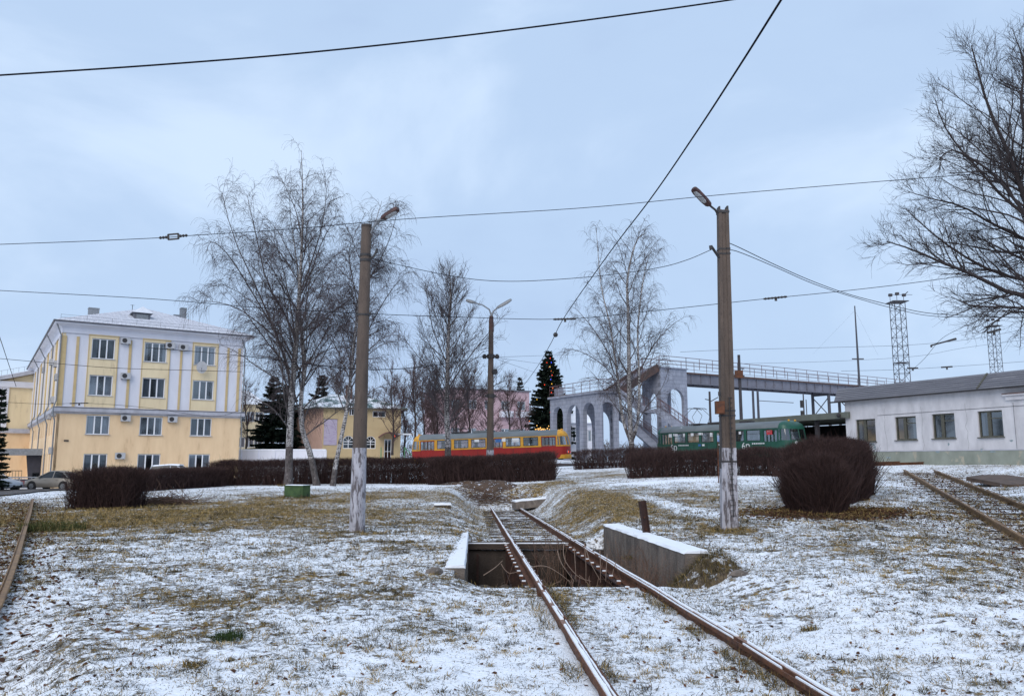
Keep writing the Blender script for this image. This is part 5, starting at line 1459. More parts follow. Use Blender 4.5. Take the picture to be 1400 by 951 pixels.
def onplane(px, py, O, U):
    """hit of the photo ray with the vertical plane through O along U: (distance along U, world z)"""
    d = ray(px, py); n = Vector((-U.y, U.x, 0)); o = Vector((0,0,EYE))
    t = (Vector(O) - o).dot(n) / d.dot(n); p = o + d*t
    return (p - Vector(O)).dot(U), p.z
WCACHE = {}
def window(parent, x, z, w, h, y, style='three', glass=None, frame=None, curtain=0.0, room=True, rot=0.0):
    """a window unit as a part: frame with mullions, sill; sub-parts pane and curtain"""
    glass = glass or M_glass; frame = frame or M_frame
    key = (round(w,2), round(h,2), style, glass.name, frame.name)
    if key not in WCACHE:
        t = .07; m = MB()
        m.box((0,0,t/2),(w,.07,t)); m.box((0,0,h-t/2),(w,.07,t)); m.box((-w/2+t/2,0,h/2),(t,.068,h-2*t)); m.box((w/2-t/2,0,h/2),(t,.068,h-2*t))
        if style == 'three':
            for k in (-1,1): m.box((k*w*.155,-.004,h/2),(.11,.062,h-2*t))
        elif style == 'two': m.box((-.06*w,-.004,h/2),(.10,.062,h-2*t))
        elif style == 'wood':
            m.box((-.08*w,-.004,h/2),(.20,.062,h-2*t)); m.box((.2*w,-.004,h*.72),(.55*w,.05,.05))
        elif style == 'grille':
            m.box((0,-.004,h/2),(.06,.05,h-2*t)); m.box((0,-.006,h*.6),(w-2*t,.05,.05))
        fm = m.mesh('window'); fm.materials.append(frame)
        pm_ = MB().quad((-w/2+.02,.02,.02),(w/2-.02,.02,.02),(w/2-.02,.02,h-.02),(-w/2+.02,.02,h-.02)).mesh('pane'); pm_.materials.append(glass)
        WCACHE[key] = (fm, pm_)
    fm, pm_ = WCACHE[key]
    f = obj('window', fm, None, parent, (x, y, z), (0,0,rot))
    obj('pane', pm_, None, f)
    if curtain:
        m = MB(); n = 18
        segs = ((-w/2+.05, w/2-.05),) if curtain == 1 else ((-w/2+.05, -w/2+.05+w*curtain*.5), (w/2-.05-w*curtain*.5, w/2-.05))
        for a, b in segs:
            for i in range(n):
                xa, xb = a+(b-a)*i/n, a+(b-a)*(i+1)/n
                ya, yb = .14+.03*math.sin(i*2.1), .14+.03*math.sin((i+1)*2.1)
                m.quad((xa,ya,.06),(xb,yb,.06),(xb,yb,h-.06),(xa,ya,h-.06))
        obj('curtain', m, M_curtain, f)
    return f
def ac_unit(label, loc, rotz, parent=None, s=1.0, group=None):
    r = thing('air_conditioner', label, 'air conditioner', loc, rotz)
    m = MB(); m.box((0,-.18*s,0),(.85*s,.32*s,.58*s)); obj('casing', m, M_acw, r)
    m = MB(); m.tube([(-.1*s,-.342*s,0),(-.1*s,-.352*s,0)], .22*s, 14); g = obj('fan_grille', m, M_dark, r)
    m = MB(); m.box((-.3*s,-.1*s,-.31*s),(.04,.5*s,.04)); m.box((.3*s,-.1*s,-.31*s),(.04,.5*s,.04)); obj('bracket', m, M_gutter, r)
    return r

# ------------------------------------------------------------------ yellow office block on the left
OA = Vector((xat(73, 72.0), 72.0, 0)); OB = Vector((xat(326, 81.0), 81.0, 0))
U = (OB-OA); WF = U.length; U.normalize(); NV = Vector((-U.y, U.x, 0))      # NV points away from the viewer
rzF = math.atan2(U.y, U.x)
gz = -1.3
ob = thing('office_building', 'cream and ochre four storey office block with white fields and snowy hip roof', 'building', (OA.x, OA.y, gz), rzF)
def F_(px, py): 
    u, z = onplane(px, py, OA, U); return u, z-gz
uc = [(F_(117.6,580)[0], F_(150,580)[0]), (F_(191,580)[0], F_(222.3,580)[0]), (F_(260.5,580)[0], F_(289.5,580)[0])]
zr = [F_(134,648)[1], 0]
rows = [(F_(134,645)[1], F_(134,620)[1]), (F_(134,593.5)[1], F_(134,567.4)[1]), (F_(134,540.5)[1], F_(134,512.6)[1]), (F_(134,490)[1], F_(134,462.4)[1])]
rows = [(a if i else b-1.9, b) for i, (a, b) in enumerate(rows)]
zs0, zs1 = F_(73,564.5)[1], F_(73,555)[1]           # string course
zt = F_(73,446)[1]; ze = F_(73,438)[1]               # frieze bottom, eaves
DEPTH = 46.0
print('office', WF, rows, zs0, zs1, zt, ze)
wi = .5
m = MB(); m.holed(0, WF, 0, zs0, [(a,b,r[0],r[1]) for a,b in uc for r in rows[:2]], 0, .22)
obj('lower_wall', m, M_ochre, ob)
m = MB(); m.holed(0, WF, zs1, zt, [(a,b,r[0],r[1]) for a,b in uc for r in rows[2:]], 0.02, .22)
obj('upper_wall', m, M_lav, ob)
# proud yellow panels around the upper window pairs and thin pilasters
pan = [(F_(113,580)[0], F_(155,580)[0]), (F_(188,580)[0], F_(227,580)[0]), (F_(257.5,580)[0], F_(293.5,580)[0])]
for (p0, p1), (a, b) in zip(pan, uc):
    m = MB(); m.holed(p0, p1, zs1+.02, F_(134,459)[1], [(a,b,r[0],r[1]) for r in rows[2:]], -.045, .064); obj('wall_panel', m, M_yellow, ob)
    m = MB(); m.box(((p0+p1)/2, -.05, F_(134,459)[1]+.05), (p1-p0+.02, .12, .10)); m.box((p0+.04,-.05,(zs1+F_(134,459)[1])/2),(.08,.035,F_(134,459)[1]-zs1-.1)); m.box((p1-.04,-.05,(zs1+F_(134,459)[1])/2),(.08,.035,F_(134,459)[1]-zs1-.1)); obj('panel_trim', m, M_pilaster, ob)
for x0, x1 in ((75.5,82.5),(96,100),(169.5,173.3),(241,244),(306,309),(321,324.5)):
    a, b = F_(x0,580)[0], F_(x1,580)[0]; zz1 = F_(80,458)[1]
    m = MB(); m.box(((a+b)/2, -.01, (zs1+zz1)/2+.01), (b-a, .09, zz1-zs1-.02)); obj('pilaster', m, M_pilaster, ob)
# side wall (rows of windows seen at a grazing angle)
sd_holes = []
for i in range(16):
    v = 1.3 + i*2.85
    for r in rows: sd_holes.append((v, v+1.35, r[0], r[1]))
def side(mb): # from local XZ facing -Y to the building's left side (x = 0 plane facing -X)
    mb.v = [(p[1], DEPTH - p[0], p[2]) for p in mb.v]; return mb
lo_h = [(DEPTH-b, DEPTH-a, c, d) for a,b,c,d in sd_holes if d < zs0]; up_h = [(DEPTH-b, DEPTH-a, c, d) for a,b,c,d in sd_holes if c > zs0]
m = side(MB().holed(0, DEPTH, 0, zs0, lo_h, 0.0, .22)); obj('lower_wall', m, M_ochre, ob)
m = side(MB().holed(0, DEPTH, zs1, zt, up_h, 0.02, .22)); obj('upper_wall', m, M_yellow, ob)
for i in range(17):
    m = MB(); m.box((-.03, .45+i*2.85, (zs1+zt)/2), (.12,.5,zt-zs1)); obj('pilaster', m, M_lav if i % 2 else M_pilaster, ob)
m = MB(); m.quad((WF,0,0),(WF,DEPTH,0),(WF,DEPTH,zt),(WF,0,zt)); m.quad((WF,DEPTH,0),(0,DEPTH,0),(0,DEPTH,zt),(WF,DEPTH,zt)); obj('rear_wall', m, M_ochre, ob)
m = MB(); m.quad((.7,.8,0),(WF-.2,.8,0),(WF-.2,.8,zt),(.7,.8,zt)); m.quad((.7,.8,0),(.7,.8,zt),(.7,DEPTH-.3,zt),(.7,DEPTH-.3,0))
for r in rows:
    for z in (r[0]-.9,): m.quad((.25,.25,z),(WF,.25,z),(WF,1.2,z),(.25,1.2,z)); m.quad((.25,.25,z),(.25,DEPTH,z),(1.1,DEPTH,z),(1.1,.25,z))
obj('interior', m, M_innershade, ob)
rr = random.Random(11)
cur = {(0,0):.7,(0,1):.62,(0,2):.66,(0,3):.45,(1,0):.6,(1,1):.2,(1,2):.75,(1,3):.3,(2,0):.66,(2,1):.7,(2,2):.15,(2,3):.4}
for i, (a, b) in enumerate(uc):
    for j, r in enumerate(rows):
        f = window(ob, (a+b)/2, r[0], b-a-.02, r[1]-r[0]-.02, .13, 'three', M_glass if (i+j) % 3 else M_glassdark, curtain=cur[(i,j)])
        m = MB(); m.box((0,-.14,-.02),(b-a+.18,.22,.05)); obj('sill', m, M_sill, f)
for a,b,c,d in sd_holes:
    f = window(ob, .13, c, b-a-.02, d-c-.02, (a+b)/2, 'three', curtain=rr.choice((.4,.6,1)), rot=-math.pi/2)
    f.location = (.13, (a+b)/2, c)
# string course and cornice with gutters
def ringpts(o, z): return [Vector((-o,-o,z)), Vector((WF+o,-o,z)), Vector((WF+o,DEPTH+o,z)), Vector((-o,DEPTH+o,z))]
m = MB(); m.loft([ringpts(.02,zs0-.003), ringpts(.10,zs0+.12), ringpts(.34,zs0+.20), ringpts(.36,zs1-.12), ringpts(.12,zs1+.02), ringpts(-.05,zs1+.03)], caps=False); obj('string_course', m, M_cornice, ob)
m = MB(); m.loft([ringpts(.37,zs1-.11), ringpts(.385,zs1-.05), ringpts(.30,zs1-.02)], caps=False); obj('flashing', m, M_gutter, ob)
m = MB(); m.loft([ringpts(.05,zt-.5), ringpts(.09,zt-.46), ringpts(.12,zt), ringpts(.30,zt+.15), ringpts(.75,zt+.30), ringpts(.78,ze+.02)], caps=False); obj('cornice', m, M_lav, ob)
m = MB(); m.loft([ringpts(.785,ze-.14), ringpts(.90,ze-.10), ringpts(.90,ze+.02), ringpts(.70,ze+.03)], caps=False); obj('gutter', m, M_gutter, ob)
# hip roof: ribbed, snow covered
M_roofsnow = pm('snowy_roof_tiles', (0.88,0.90,0.94), (0.74,0.76,0.81), 1.2, .8, .3, spots=(0.30,0.30,0.34), spot_scale=5, spot_at=.66)
o = .80; zr1 = onplane(185,420.5,OA+NV*9.5,U)[1]-gz; rb_ = 9.5
E = ringpts(o, ze+.03); R0, R1 = Vector((WF*.5, rb_, zr1)), Vector((WF*.5, DEPTH-rb_, zr1))
roof = MB(); roof.add([E[0],E[1],E[2],E[3],R0,R1], [(0,1,4),(1,2,5,4),(2,3,5),(3,0,4,5)])
rf = obj('roof', roof, M_roofsnow, ob)
M_rib = pm('tile_edge', (0.70,0.71,0.76), (0.50,0.51,0.56), 3, .8)
ribs = MB()
for k in range(1, 34):            # tile courses on the front slope, standing proud of the snow
    t = k/34; a = E[0].lerp(R0, t); b = E[1].lerp(R0, t); ribs.span(a+Vector((0,0,.02)), b+Vector((0,0,.02)), .05, .05)
for k in range(1, 46):
    t = k/46; a = E[0].lerp(E[1], t); h_ = 1-abs(2*t-1); b = Vector((a.x, E[0].y+(R0.y-E[0].y)*h_, E[0].z+(zr1-E[0].z)*h_))
    ribs.span(a+Vector((0,0,.02)), b+Vector((0,0,.02)), .05, .04)
obj('tile_courses', ribs, M_rib, rf, kind='stuff')
def roofpt(px, py, back): 
    """point on the roof seen at the pixel, `back` metres behind the facade plane"""
    u, z = onplane(px, py, OA + NV*back, U); return Vector((u, back, z-gz))
for (px, py0, py1, w, back, dp) in ((127.5,432,421,1.0,9.0,.6), (249.5,440,421,.6,9.0,.7), (242,438,430.5,.8,9.0,.6)):
    a = roofpt(px, py0, back); b = roofpt(px, py1, back); m = MB(); m.box((a.x, back, (a.z-1.5+b.z)/2), (w, dp, b.z-a.z+1.5)); m.box((a.x,back,b.z-.1),(w+.06,dp+.06,.1)); obj('chimney', m, M_greymetal, rf)
dm = MB(); a = roofpt(193, 441, 3.5); b = roofpt(193, 423, 3.5)
hw = .75
dm.box((a.x, 4.2, (a.z+a.z+.95)/2), (hw*2, 2.2, .95)); dm.prism([(a.x-hw-.2,a.z+.9),(a.x+hw+.2,a.z+.9),(a.x,a.z+1.45)], 'y', 2.9, 5.6)
d_ = obj('dormer', dm, M_gutter, rf)
m = MB(); m.box((a.x, 3.06, a.z+.45), (1.1,.06,.62)); obj('louvre', m, M_greymetal, d_)
m = MB(); m.prism([(a.x-hw-.24,a.z+.93),(a.x+hw+.24,a.z+.93),(a.x,a.z+1.56)], 'y', 2.88, 5.65); obj('dormer_snow', m, M_roofsnow, d_)
m = MB(); t = roofpt(181, 421, 8); m.tube([t+Vector((0,0,-1)), t+Vector((0,0,.35))], .03, 5); m.box(t+Vector((0,0,.3)), (.4,.03,.03)); obj('roof_antenna', m, M_dark, rf)
# roof-edge rail
m = MB()
for k in range(9): p = Vector((WF*(-.02+.13*k), -.5, ze+.05)); m.tube([p, p+Vector((0,0,.55))], .014, 4)
for z in (.28,.52): m.tube([Vector((-.3,-.5,ze+.05+z)), Vector((WF*1.02,-.5,ze+.05+z))], .012, 4)
obj('roof_rail', m, M_gutter, rf)
for (x, y) in ((-.16,-.12),(-.18,9.0),(-.18,20.4),(-.18,32.0),(WF+.14,-.1)):
    m = MB(); m.tube([(x-.5 if y < 0 else -.85,y-.3,ze-.1),(x,y,ze-1.3),(x,y,zs1+.5),(x-.26 if y>=0 else x-.2,y-.2 if y<0 else y,zs1-.1),(x-.26 if y>=0 else x-.2,y-.2 if y<0 else y,zs0),(x,y,zs0-.7),(x,y,.2)], .065, 7); obj('downpipe', m, M_greymetal, ob, sm=60)
m = MB(); m.box(F_(90.5,602)[0:1]+(-.04,)+F_(90.5,602)[1:2] if False else (F_(90.5,602)[0], -.03, F_(90.5,602)[1]), (.38,.08,.13)); obj('vent', m, M_dark, ob)
def front_at(px, py, off=0.0):
    u, z = F_(px, py); p = OA + U*u - NV*off; return (p.x, p.y, z+gz)
for px, py, lab in ((171.5,466,'air conditioner at the top storey between first and second window columns'),(171.3,514,'air conditioner right of the third storey first window'),(232.5,472.5,'air conditioner right of the top middle window, the left of a pair'),(250.5,475,'air conditioner left of the top right window, the right of a pair'),(171.3,571.5,'air conditioner under the ledge right of the first window column'),(235.3,573,'air conditioner under the ledge between the second and third window columns'),(163.8,622.8,'air conditioner low on the wall between the ground floor windows')):
    ac_unit(lab, front_at(px,py,.02), rzF)
def side_at(v, z): p = OA + NV*v - U*.02; return (p.x, p.y, z+gz)
for v, z, lab in ((.9,rows[2][0]+1.6,'air conditioner on the side wall nearest the office corner, above the ledge'),(3.6,rows[2][0]-.3,'second air conditioner along the side wall above the ledge'),(3.6,rows[2][1]+1.2,'air conditioner on the side wall between third and top storeys'),(9.3,rows[3][0]+.4,'top storey air conditioner midway along the side wall'),(21,rows[3][0]+.7,'farthest top storey air conditioner on the side wall'),(.9,rows[1][1]+.15,'air conditioner under the ledge on the side wall by the corner'),(6.5,rows[1][1]+.1,'air conditioner under the ledge farther along the side wall'),(1.0,rows[0][1]+.3,'lowest air conditioner on the side wall')):
    ac_unit(lab, side_at(v, z), rzF - math.pi/2)
# satellite dish
x, y, z = front_at(276, 501, .1)
sdh = thing('satellite_dish', 'pale round satellite dish under the top right office window', 'satellite dish', (x,y,z), rzF+.2, rot=(R(12),0,rzF-.25))
m = MB(); rings = []
for i in range(6):
    r_ = .60*i/5+.005; rings.append([Vector((r_*.82*math.cos(2*math.pi*k/20), -.55+.30*(r_/.6)**2*-.5, r_*math.sin(2*math.pi*k/20))) for k in range(20)])
m.loft(rings); obj('dish', m, M_acw, sdh, sm=60)
m = MB(); m.tube([(0,0,-.1),(0,-.5,0)], .035, 6); m.tube([(0,-.6,-.55),(0,-1.05,-.1)], .015, 5); m.box((0,-1.05,-.08),(.09,.12,.09)); obj('mount', m, M_gutter, sdh)
mlist = [(F_(150,553)[0],.5),(F_(116,556)[0],.8),(F_(235,560)[0],.6)]

# ------------------------------------------------------------------ yellow wing at the far left
YW = 108.0
wO = Vector((xat(-40, YW-4), YW-4, 0)); wE = Vector((xat(46.5, YW+.6), YW+.6, 0)); Uw = (wE-wO); WW = Uw.length; Uw.normalize(); rw = math.atan2(Uw.y, Uw.x)
wg = thing('office_wing', 'ochre wing with pale pediment and canopied entrance at the left edge', 'building', (wO.x, wO.y, gz-.3), rw)
def W_(px, py): u, z = onplane(px, py, wO, Uw); return u, z-gz+.3
zA, zB = W_(30,592)[1], W_(30,586)[1]
m = MB(); m.box((WW/2, 4, zA/2), (WW, 8, zA)); obj('lower_wall', m, M_ochre, wg)
zC, zD = W_(30,530)[1], W_(30,522)[1]
m = MB(); m.box((WW/2, 4.02, (zB+zC)/2), (WW, 8, zC-zB)); obj('upper_wall', m, M_yellow, wg)
m = MB(); m.box((WW/2, 3.9, (zA+zB)/2), (WW+.1, 8.5, zB-zA)); obj('string_course', m, M_cornice, wg)
m = MB(); m.box((WW/2, 3.9, (zC+zD)/2), (WW+.1, 8.5, zD-zC)); m.box((WW-.45,-.06,(zB+zC)/2),(.55,.2,zC-zB)); m.box((W_(3,560)[0],-.06,(zB+zC)/2),(1.2,.2,zC-zB)); obj('entablature', m, M_lav, wg)
u0, z0_ = W_(-40,530); u1, z1_ = W_(45.5,506)
m = MB(); m.prism([(0,zD),(WW,zD),(WW,z1_-.35),(0,W_(0,520)[1]-.9)], 'y', .1, 7.9); obj('gable', m, M_yellow, wg)
m = MB(); m.span((-.5, 3.8, W_(0,520)[1]-.55), (WW+.1, 3.8, z1_), 8.8, .42); obj('raking_cornice', m, M_cornice, wg)
m = MB(); m.span((-.5, 4.4, W_(0,520)[1]-.2), (WW-.1, 4.4, z1_+.28), 8.6, .12); obj('roof', m, M_roofsnow, wg)
m = MB()
for k in range(12): p = Vector((WW*k/11, .4, W_(0,520)[1]-.1+(z1_+.25-W_(0,520)[1]+.1)*k/11)); m.tube([p, p+Vector((0,0,.75))], .015, 4)
m.tube([Vector((0,.4,W_(0,520)[1]+.65)), Vector((WW,.4,z1_+1.0))], .015, 4); obj('roof_rail', m, M_gutter, wg)
m = MB(); m.tube([(WW-.1,-.15,zC),(WW-.1,-.15,0)], .07, 6); obj('downpipe', m, M_greymetal, wg)
# entrance canopy: metal fascia over a dark porch
cO = Vector((xat(0, 80), 80, 0)); 
cb = thing('entrance_porch', 'dark porch under a shiny metal canopy between office block and wing', 'porch', (xat(30,84), 84, gz-.5), rw*.6)
def C_(px, py): p = P(px, py, 84); return p.x - cb.location.x, p.z - cb.location.z
xa, za = C_(2,622); xb, zb = C_(59,613)
m = MB(); m.box(((xa+xb)/2, 1.6, (za+zb)/2), (xb-xa, 4.0, zb-za)); obj('canopy', m, M_greymetal, cb)
x0, _ = C_(33,640); x1, _ = C_(58,640)
M_navy = pm('dark_porch_wall', (0.035,0.035,0.05), (0.025,0.025,0.035), 2, .7)
m = MB(); m.prism([(x0+.5,0),(x1,0),(x1,za),(x0,za)], 'y', .4, 3.2); obj('porch_wall', m, M_navy, cb)
m = MB(); 
for i in range(2): m.box((x0+1.0+i*.75, .36, 1.2), (.6,.06,1.9))
obj('door_leaf', m, M_glassdark, cb)
# stair rail beside the porch
m = MB(); xs, zs_ = C_(4,652); xe, ze_ = C_(24,643); xf, _ = C_(38,643)
m.tube([(xs,-1,zs_),(xe,-1,ze_),(xf,-1,ze_)], .04, 5)
for k in range(9): t = k/8; x = xs+(xf-xs)*t; zt_ = zs_+(ze_-zs_)*min(1,t*1.7); m.tube([(x,-1,zt_-1.0),(x,-1,zt_)], .022, 4)
sr_ = thing('stair_railing', 'thin dark stair railing rising to the porch', 'railing', cb.location); obj('rail', m, M_dark, sr_)
# grey fence in front of the porch
fa, fb = P(-25,668,70), P(59,668,70)
fr = thing('metal_fence', 'grey tube fence with dark banner panels behind the parked cars', 'fence', (fa.x, fa.y, G(fa.x, fa.y)))
Lf = fb.x-fa.x; hf = P(30,652,70).z - fr.location.z
m = MB(); m.tube([(0,0,hf),(Lf,0,hf)], .045, 6); m.tube([(0,0,.25),(Lf,0,.25)], .035, 6); obj('rail', m, M_greymetal, fr)
for k in range(6):
    m = MB(); m.tube([(Lf*k/5,0,-.3),(Lf*k/5,0,hf+.04)], .045, 6); obj('post', m, M_greymetal, fr)
    if k < 5:
        m = MB(); m.box((Lf*(k+.5)/5,.03,hf*.55),(Lf/5-.12,.03,hf*.62)); obj('panel', m, M_navy, fr)
m = MB(); x_ = P(25,659,69.9).x-fa.x; m.box((x_,-.02,hf*.6),(1.6,.02,.35)); obj('red_banner', m, pm('faded_red_banner',(0.16,.04,.04),(0.09,.03,.035),5,.7), fr)

# ------------------------------------------------------------------ yellow shop with green roof
M_shopwall = pm('shop_yellow_wall', (0.55,0.42,0.24), (0.49,0.37,0.21), 1.0, .9, .2, spots=(0.34,0.25,0.14), spot_scale=1.2, spot_at=.62)
M_shopside = pm('shop_pink_side', (0.66,0.44,0.35), (0.58,0.38,0.30), 1.0, .9, .2)
M_greenroof = pm('green_tin_roof', (0.085,0.15,0.145), (0.065,0.11,0.11), 1.0, .6, .1, spots=(0.72,0.75,0.80), spot_scale=.7, spot_at=.47)
M_orange = pm('orange_plinth', (0.36,0.10,0.045), (0.28,0.08,0.04), 2, .8)
sA = Vector((xat(440, 90), 90, 0)); sB = Vector((xat(547, 92.5), 92.5, 0)); Us = (sB-sA); WS = Us.length; Us.normalize(); rs = math.atan2(Us.y,Us.x); NVs = Vector((-Us.y,Us.x,0))
sz = -.2
sh = thing('shop_building', 'yellow rendered shop with green tin roof and arched windows', 'building', (sA.x, sA.y, sz), rs)
def S_(px, py): u, z = onplane(px, py, sA, Us); return u, z-sz
zeS = S_(500,557.5)[1]
aw = [(S_(468.5,612)[0], S_(483.5,612)[0]), (S_(499.5,612)[0], S_(513.5,612)[0])]
zw0, zw1 = S_(490,613)[1], S_(490,603)[1]
dr = (S_(525,620)[0], S_(535,620)[0]); zd1 = S_(530,600)[1]
uw = [(S_(477.5,565)[0], S_(484.5,565)[0], S_(480,567.5)[1], S_(480,558)[1]), (S_(509.5,565)[0], S_(527.5,565)[0], S_(518,570)[1], S_(518,561.5)[1])]
holes = [(a,b,zw0,zw1+ (b-a)*.5) for a,b in aw] + [(dr[0],dr[1],.75,zd1)] + uw
m = MB(); m.holed(0, WS, .0, zeS, holes, 0, .2); obj('wall', m, M_shopwall, sh)
# arch spandrels close the square tops into half rounds
for a, b in aw:
    c = (a+b)/2; r_ = (b-a)/2; m = MB(); n = 10
    for s in (-1,1):
        arc = [Vector((c+s*r_*math.cos(t), .03, zw1+r_*math.sin(t))) for t in np.linspace(0, math.pi/2, n)]
        cor = Vector((c+s*r_, .03, zw1+r_)); 
        for i in range(n-1):
            tri = [cor, arc[i], arc[i+1]] if s < 0 else [cor, arc[i+1], arc[i]]
            bk = [p+Vector((0,.12,0)) for p in tri]; m.add(tri+bk, [(0,1,2),(5,4,3),(1,4,5,2)])
    obj('arch_spandrel', m, M_shopwall, sh)
    f = window(sh, c, zw0, b-a-.02, zw1-zw0, .12, 'grille', M_glassdark)
    m = MB(); m.tube([Vector((c+r_*.96*math.cos(t),.1,zw1+r_*.96*math.sin(t))) for t in np.linspace(0,math.pi,12)], .045, 5)
    for t in (.25,.5,.75): m.tube([Vector((c,.1,zw1)), Vector((c+r_*math.cos(math.pi*t),.1,zw1+r_*math.sin(math.pi*t)))], .022, 4)
    ff = obj('fanlight', m, M_frame, sh)
    m = MB(); m.add([Vector((c,.13,zw1))]+[Vector((c+r_*math.cos(t),.13,zw1+r_*math.sin(t))) for t in np.linspace(0,math.pi,12)], [tuple(range(13))]); obj('pane', m, M_glassdark, ff)
for a,b,c,d in uw: window(sh, (a+b)/2, c, b-a-.02, d-c-.02, .12, 'two', M_glassdark)
f = window(sh, (dr[0]+dr[1])/2, .75, dr[1]-dr[0]-.02, zd1-.77, .1, 'grille', M_glassdark); f.name = 'door'
m = MB(); m.box((0,-.02,(zd1-.77)*.32),(dr[1]-dr[0]-.1,.06,.1)); obj('door_rail', m, M_frame, f)
m = MB(); m.quad((0.1,.9,0),(WS-.1,.9,0),(WS-.1,.9,zeS),(.1,.9,zeS)); obj('interior', m, M_innershade, sh)
m = MB(); m.box((WS*.5+.0,-.03,.30),(WS,.10,.62)); obj('plinth', m, M_orange, sh)
DS = 9.0; SLx = -3.8      # the left side splays back
sl_ = Vector((SLx, DS, 0))
m = MB(); m.add([Vector((0,0,0)), sl_, sl_+Vector((0,0,zeS)), Vector((0,0,zeS))], [(1,0,3,2)]); m.add([Vector((WS,0,0)), Vector((WS,DS,0)), Vector((WS,DS,zeS)), Vector((WS,0,zeS))], [(0,1,2,3)]); m.add([Vector((WS,DS,0)), sl_, sl_+Vector((0,0,zeS)), Vector((WS,DS,zeS))], [(0,1,2,3)]); obj('side_wall', m, M_shopside, sh)
zp = S_(480,543)[1]+.6
ev = [Vector((-.75,-.6,zeS)), Vector((WS+.7,-.6,zeS)), Vector((WS+.7,DS+.5,zeS)), Vector((SLx-.8,DS+.5,zeS))]
pk = [Vector((WS*.12,DS*.45,zp)), Vector((WS*.55,DS*.5,zp))]
m = MB(); m.add(ev+pk, [(0,1,5,4),(1,2,5),(2,3,4,5),(3,0,4),(3,2,1,0)]); srf = obj('roof', m, M_greenroof, sh)
m = MB(); m.loft([[e_+Vector((0,0,-.18)) for e_ in ev], [e_+Vector((0,0,-.004)) for e_ in ev]], caps=False); obj('eaves_board', m, M_woodframe, srf)
m = MB()
for k in range(14):
    t = (k+.5)/14; a = ev[0].lerp(ev[1],t); b = pk[0].lerp(pk[1],t); m.span(a+Vector((0,0,.025)), b+Vector((0,0,.025)), .05, .05)
obj('roof_seams', m, M_greenroof, srf, kind='stuff')
u_, z_ = S_(480.5,524); m = MB(); m.box((u_, 3.0, z_-2.0), (.75,.8,4.0)); m.box((u_,3.0,z_),(.85,.9,.12)); obj('chimney', m, pm('chimney_brick',(0.12,0.075,0.06),(0.08,0.05,0.045),6,.9,.3), srf)
# door canopy
xa, za = S_(517,597); xb, zb = S_(556,598)
m = MB(); n = 9; rings = []
for i in range(n): 
    t = i/(n-1); x = xa+(xb-xa)*t*.62; z = za-.1+.55*math.sin(math.pi*min(1,t*.95)); rings.append([Vector((x,-1.7,z)), Vector((x,.02,z)), Vector((x,.02,z+.10)), Vector((x,-1.7,z+.10))])
m.loft(rings); cp = obj('door_canopy', m, pm('canopy_brown',(0.16,.07,.06),(0.1,.05,.05),4,.7), sh)
m = MB(); m.sphere((S_(536.5,596.5)[0], -1.75, S_(536.5,596.5)[1]), .10, 8, 6); obj('red_lamp', m, emis('red_lamp',(1,.08,.03),2.0), cp)
m = MB(); m.box(((xb+xa+.62*(xb-xa))/2+.3, .6, za+.35), (2.6,1.2,.16)); obj('side_canopy', m, M_snow, sh)
# banner with faint unreadable print
xa, za = S_(441.5,608); xb, zb = S_(460.5,573)
M_banner = pm('faded_lilac_banner', (0.46,0.40,0.50), (0.42,0.36,0.46), 2, .7, spots=(0.30,0.22,0.38), spot_scale=3.0, spot_at=.55, stretch=(.5,1,4.5))
bn = thing('banner', 'faded lilac banner hanging on the yellow shop wall', 'banner', (sA.x, sA.y, sz), rs)
m = MB(); m.box(((xa+xb)/2+.05,-.05,(za+zb)/2),(xb-xa,.03,zb-za)); obj('sheet', m, M_banner, bn)
m = MB(); m.tube([(xa,-.06,zb),(xb+.1,-.06,zb)], .03, 5); obj('batten', m, M_gutter, bn)
# steps and green handrails by the door
m = MB(); m.box((S_(532,624)[0], -1.1, .36), (3.6,2.2,.72)); stp = tag(obj('door_steps', m, M_conc, None, (sA.x,sA.y,sz), (0,0,rs)), 'concrete landing before the white shop door', 'steps')
M_grn = pm('green_handrail', (0.10,0.30,0.14), (0.08,0.24,0.11), 5, .6)
for pxs, lab in (((521,521),'green handrail left of the shop door'), ((553,563),'green handrail sloping down beside the tram front')):
    a = P(pxs[0],611,88); b = P(pxs[1],622,88); r_ = thing('handrail', lab, 'handrail', a); m = MB()
    m.tube([Vector((0,0,0)), b-a], .05, 6); m.tube([Vector((0,0,0)), Vector((0,0,-1.3))], .05, 6); m.tube([b-a, b-a-Vector((0,0,.7))], .05, 6); obj('rail', m, M_grn, r_)
# low white wall left of the shop
wa, wb = P(327,630,84), P(446,630,85)
wl = thing('low_wall', 'low whitewashed wall with snowy coping between office block and shop', 'wall', (wa.x,wa.y,-1.4)); Lw = (wb-wa).length; ht = P(380,615,84.5).z+1.4
m = MB(); m.box((Lw/2,.15,ht/2),(Lw,.3,ht)); obj('wall_body', m, M_lav, wl); m = MB(); m.box((Lw/2,.15,ht+.05),(Lw+.1,.42,.10)); obj('coping', m, M_snow, wl)
for k in range(6): m = MB(); m.box((Lw*k/5,-.03,ht/2),(.4,.1,ht-.01)); obj('pier', m, M_lav, wl)
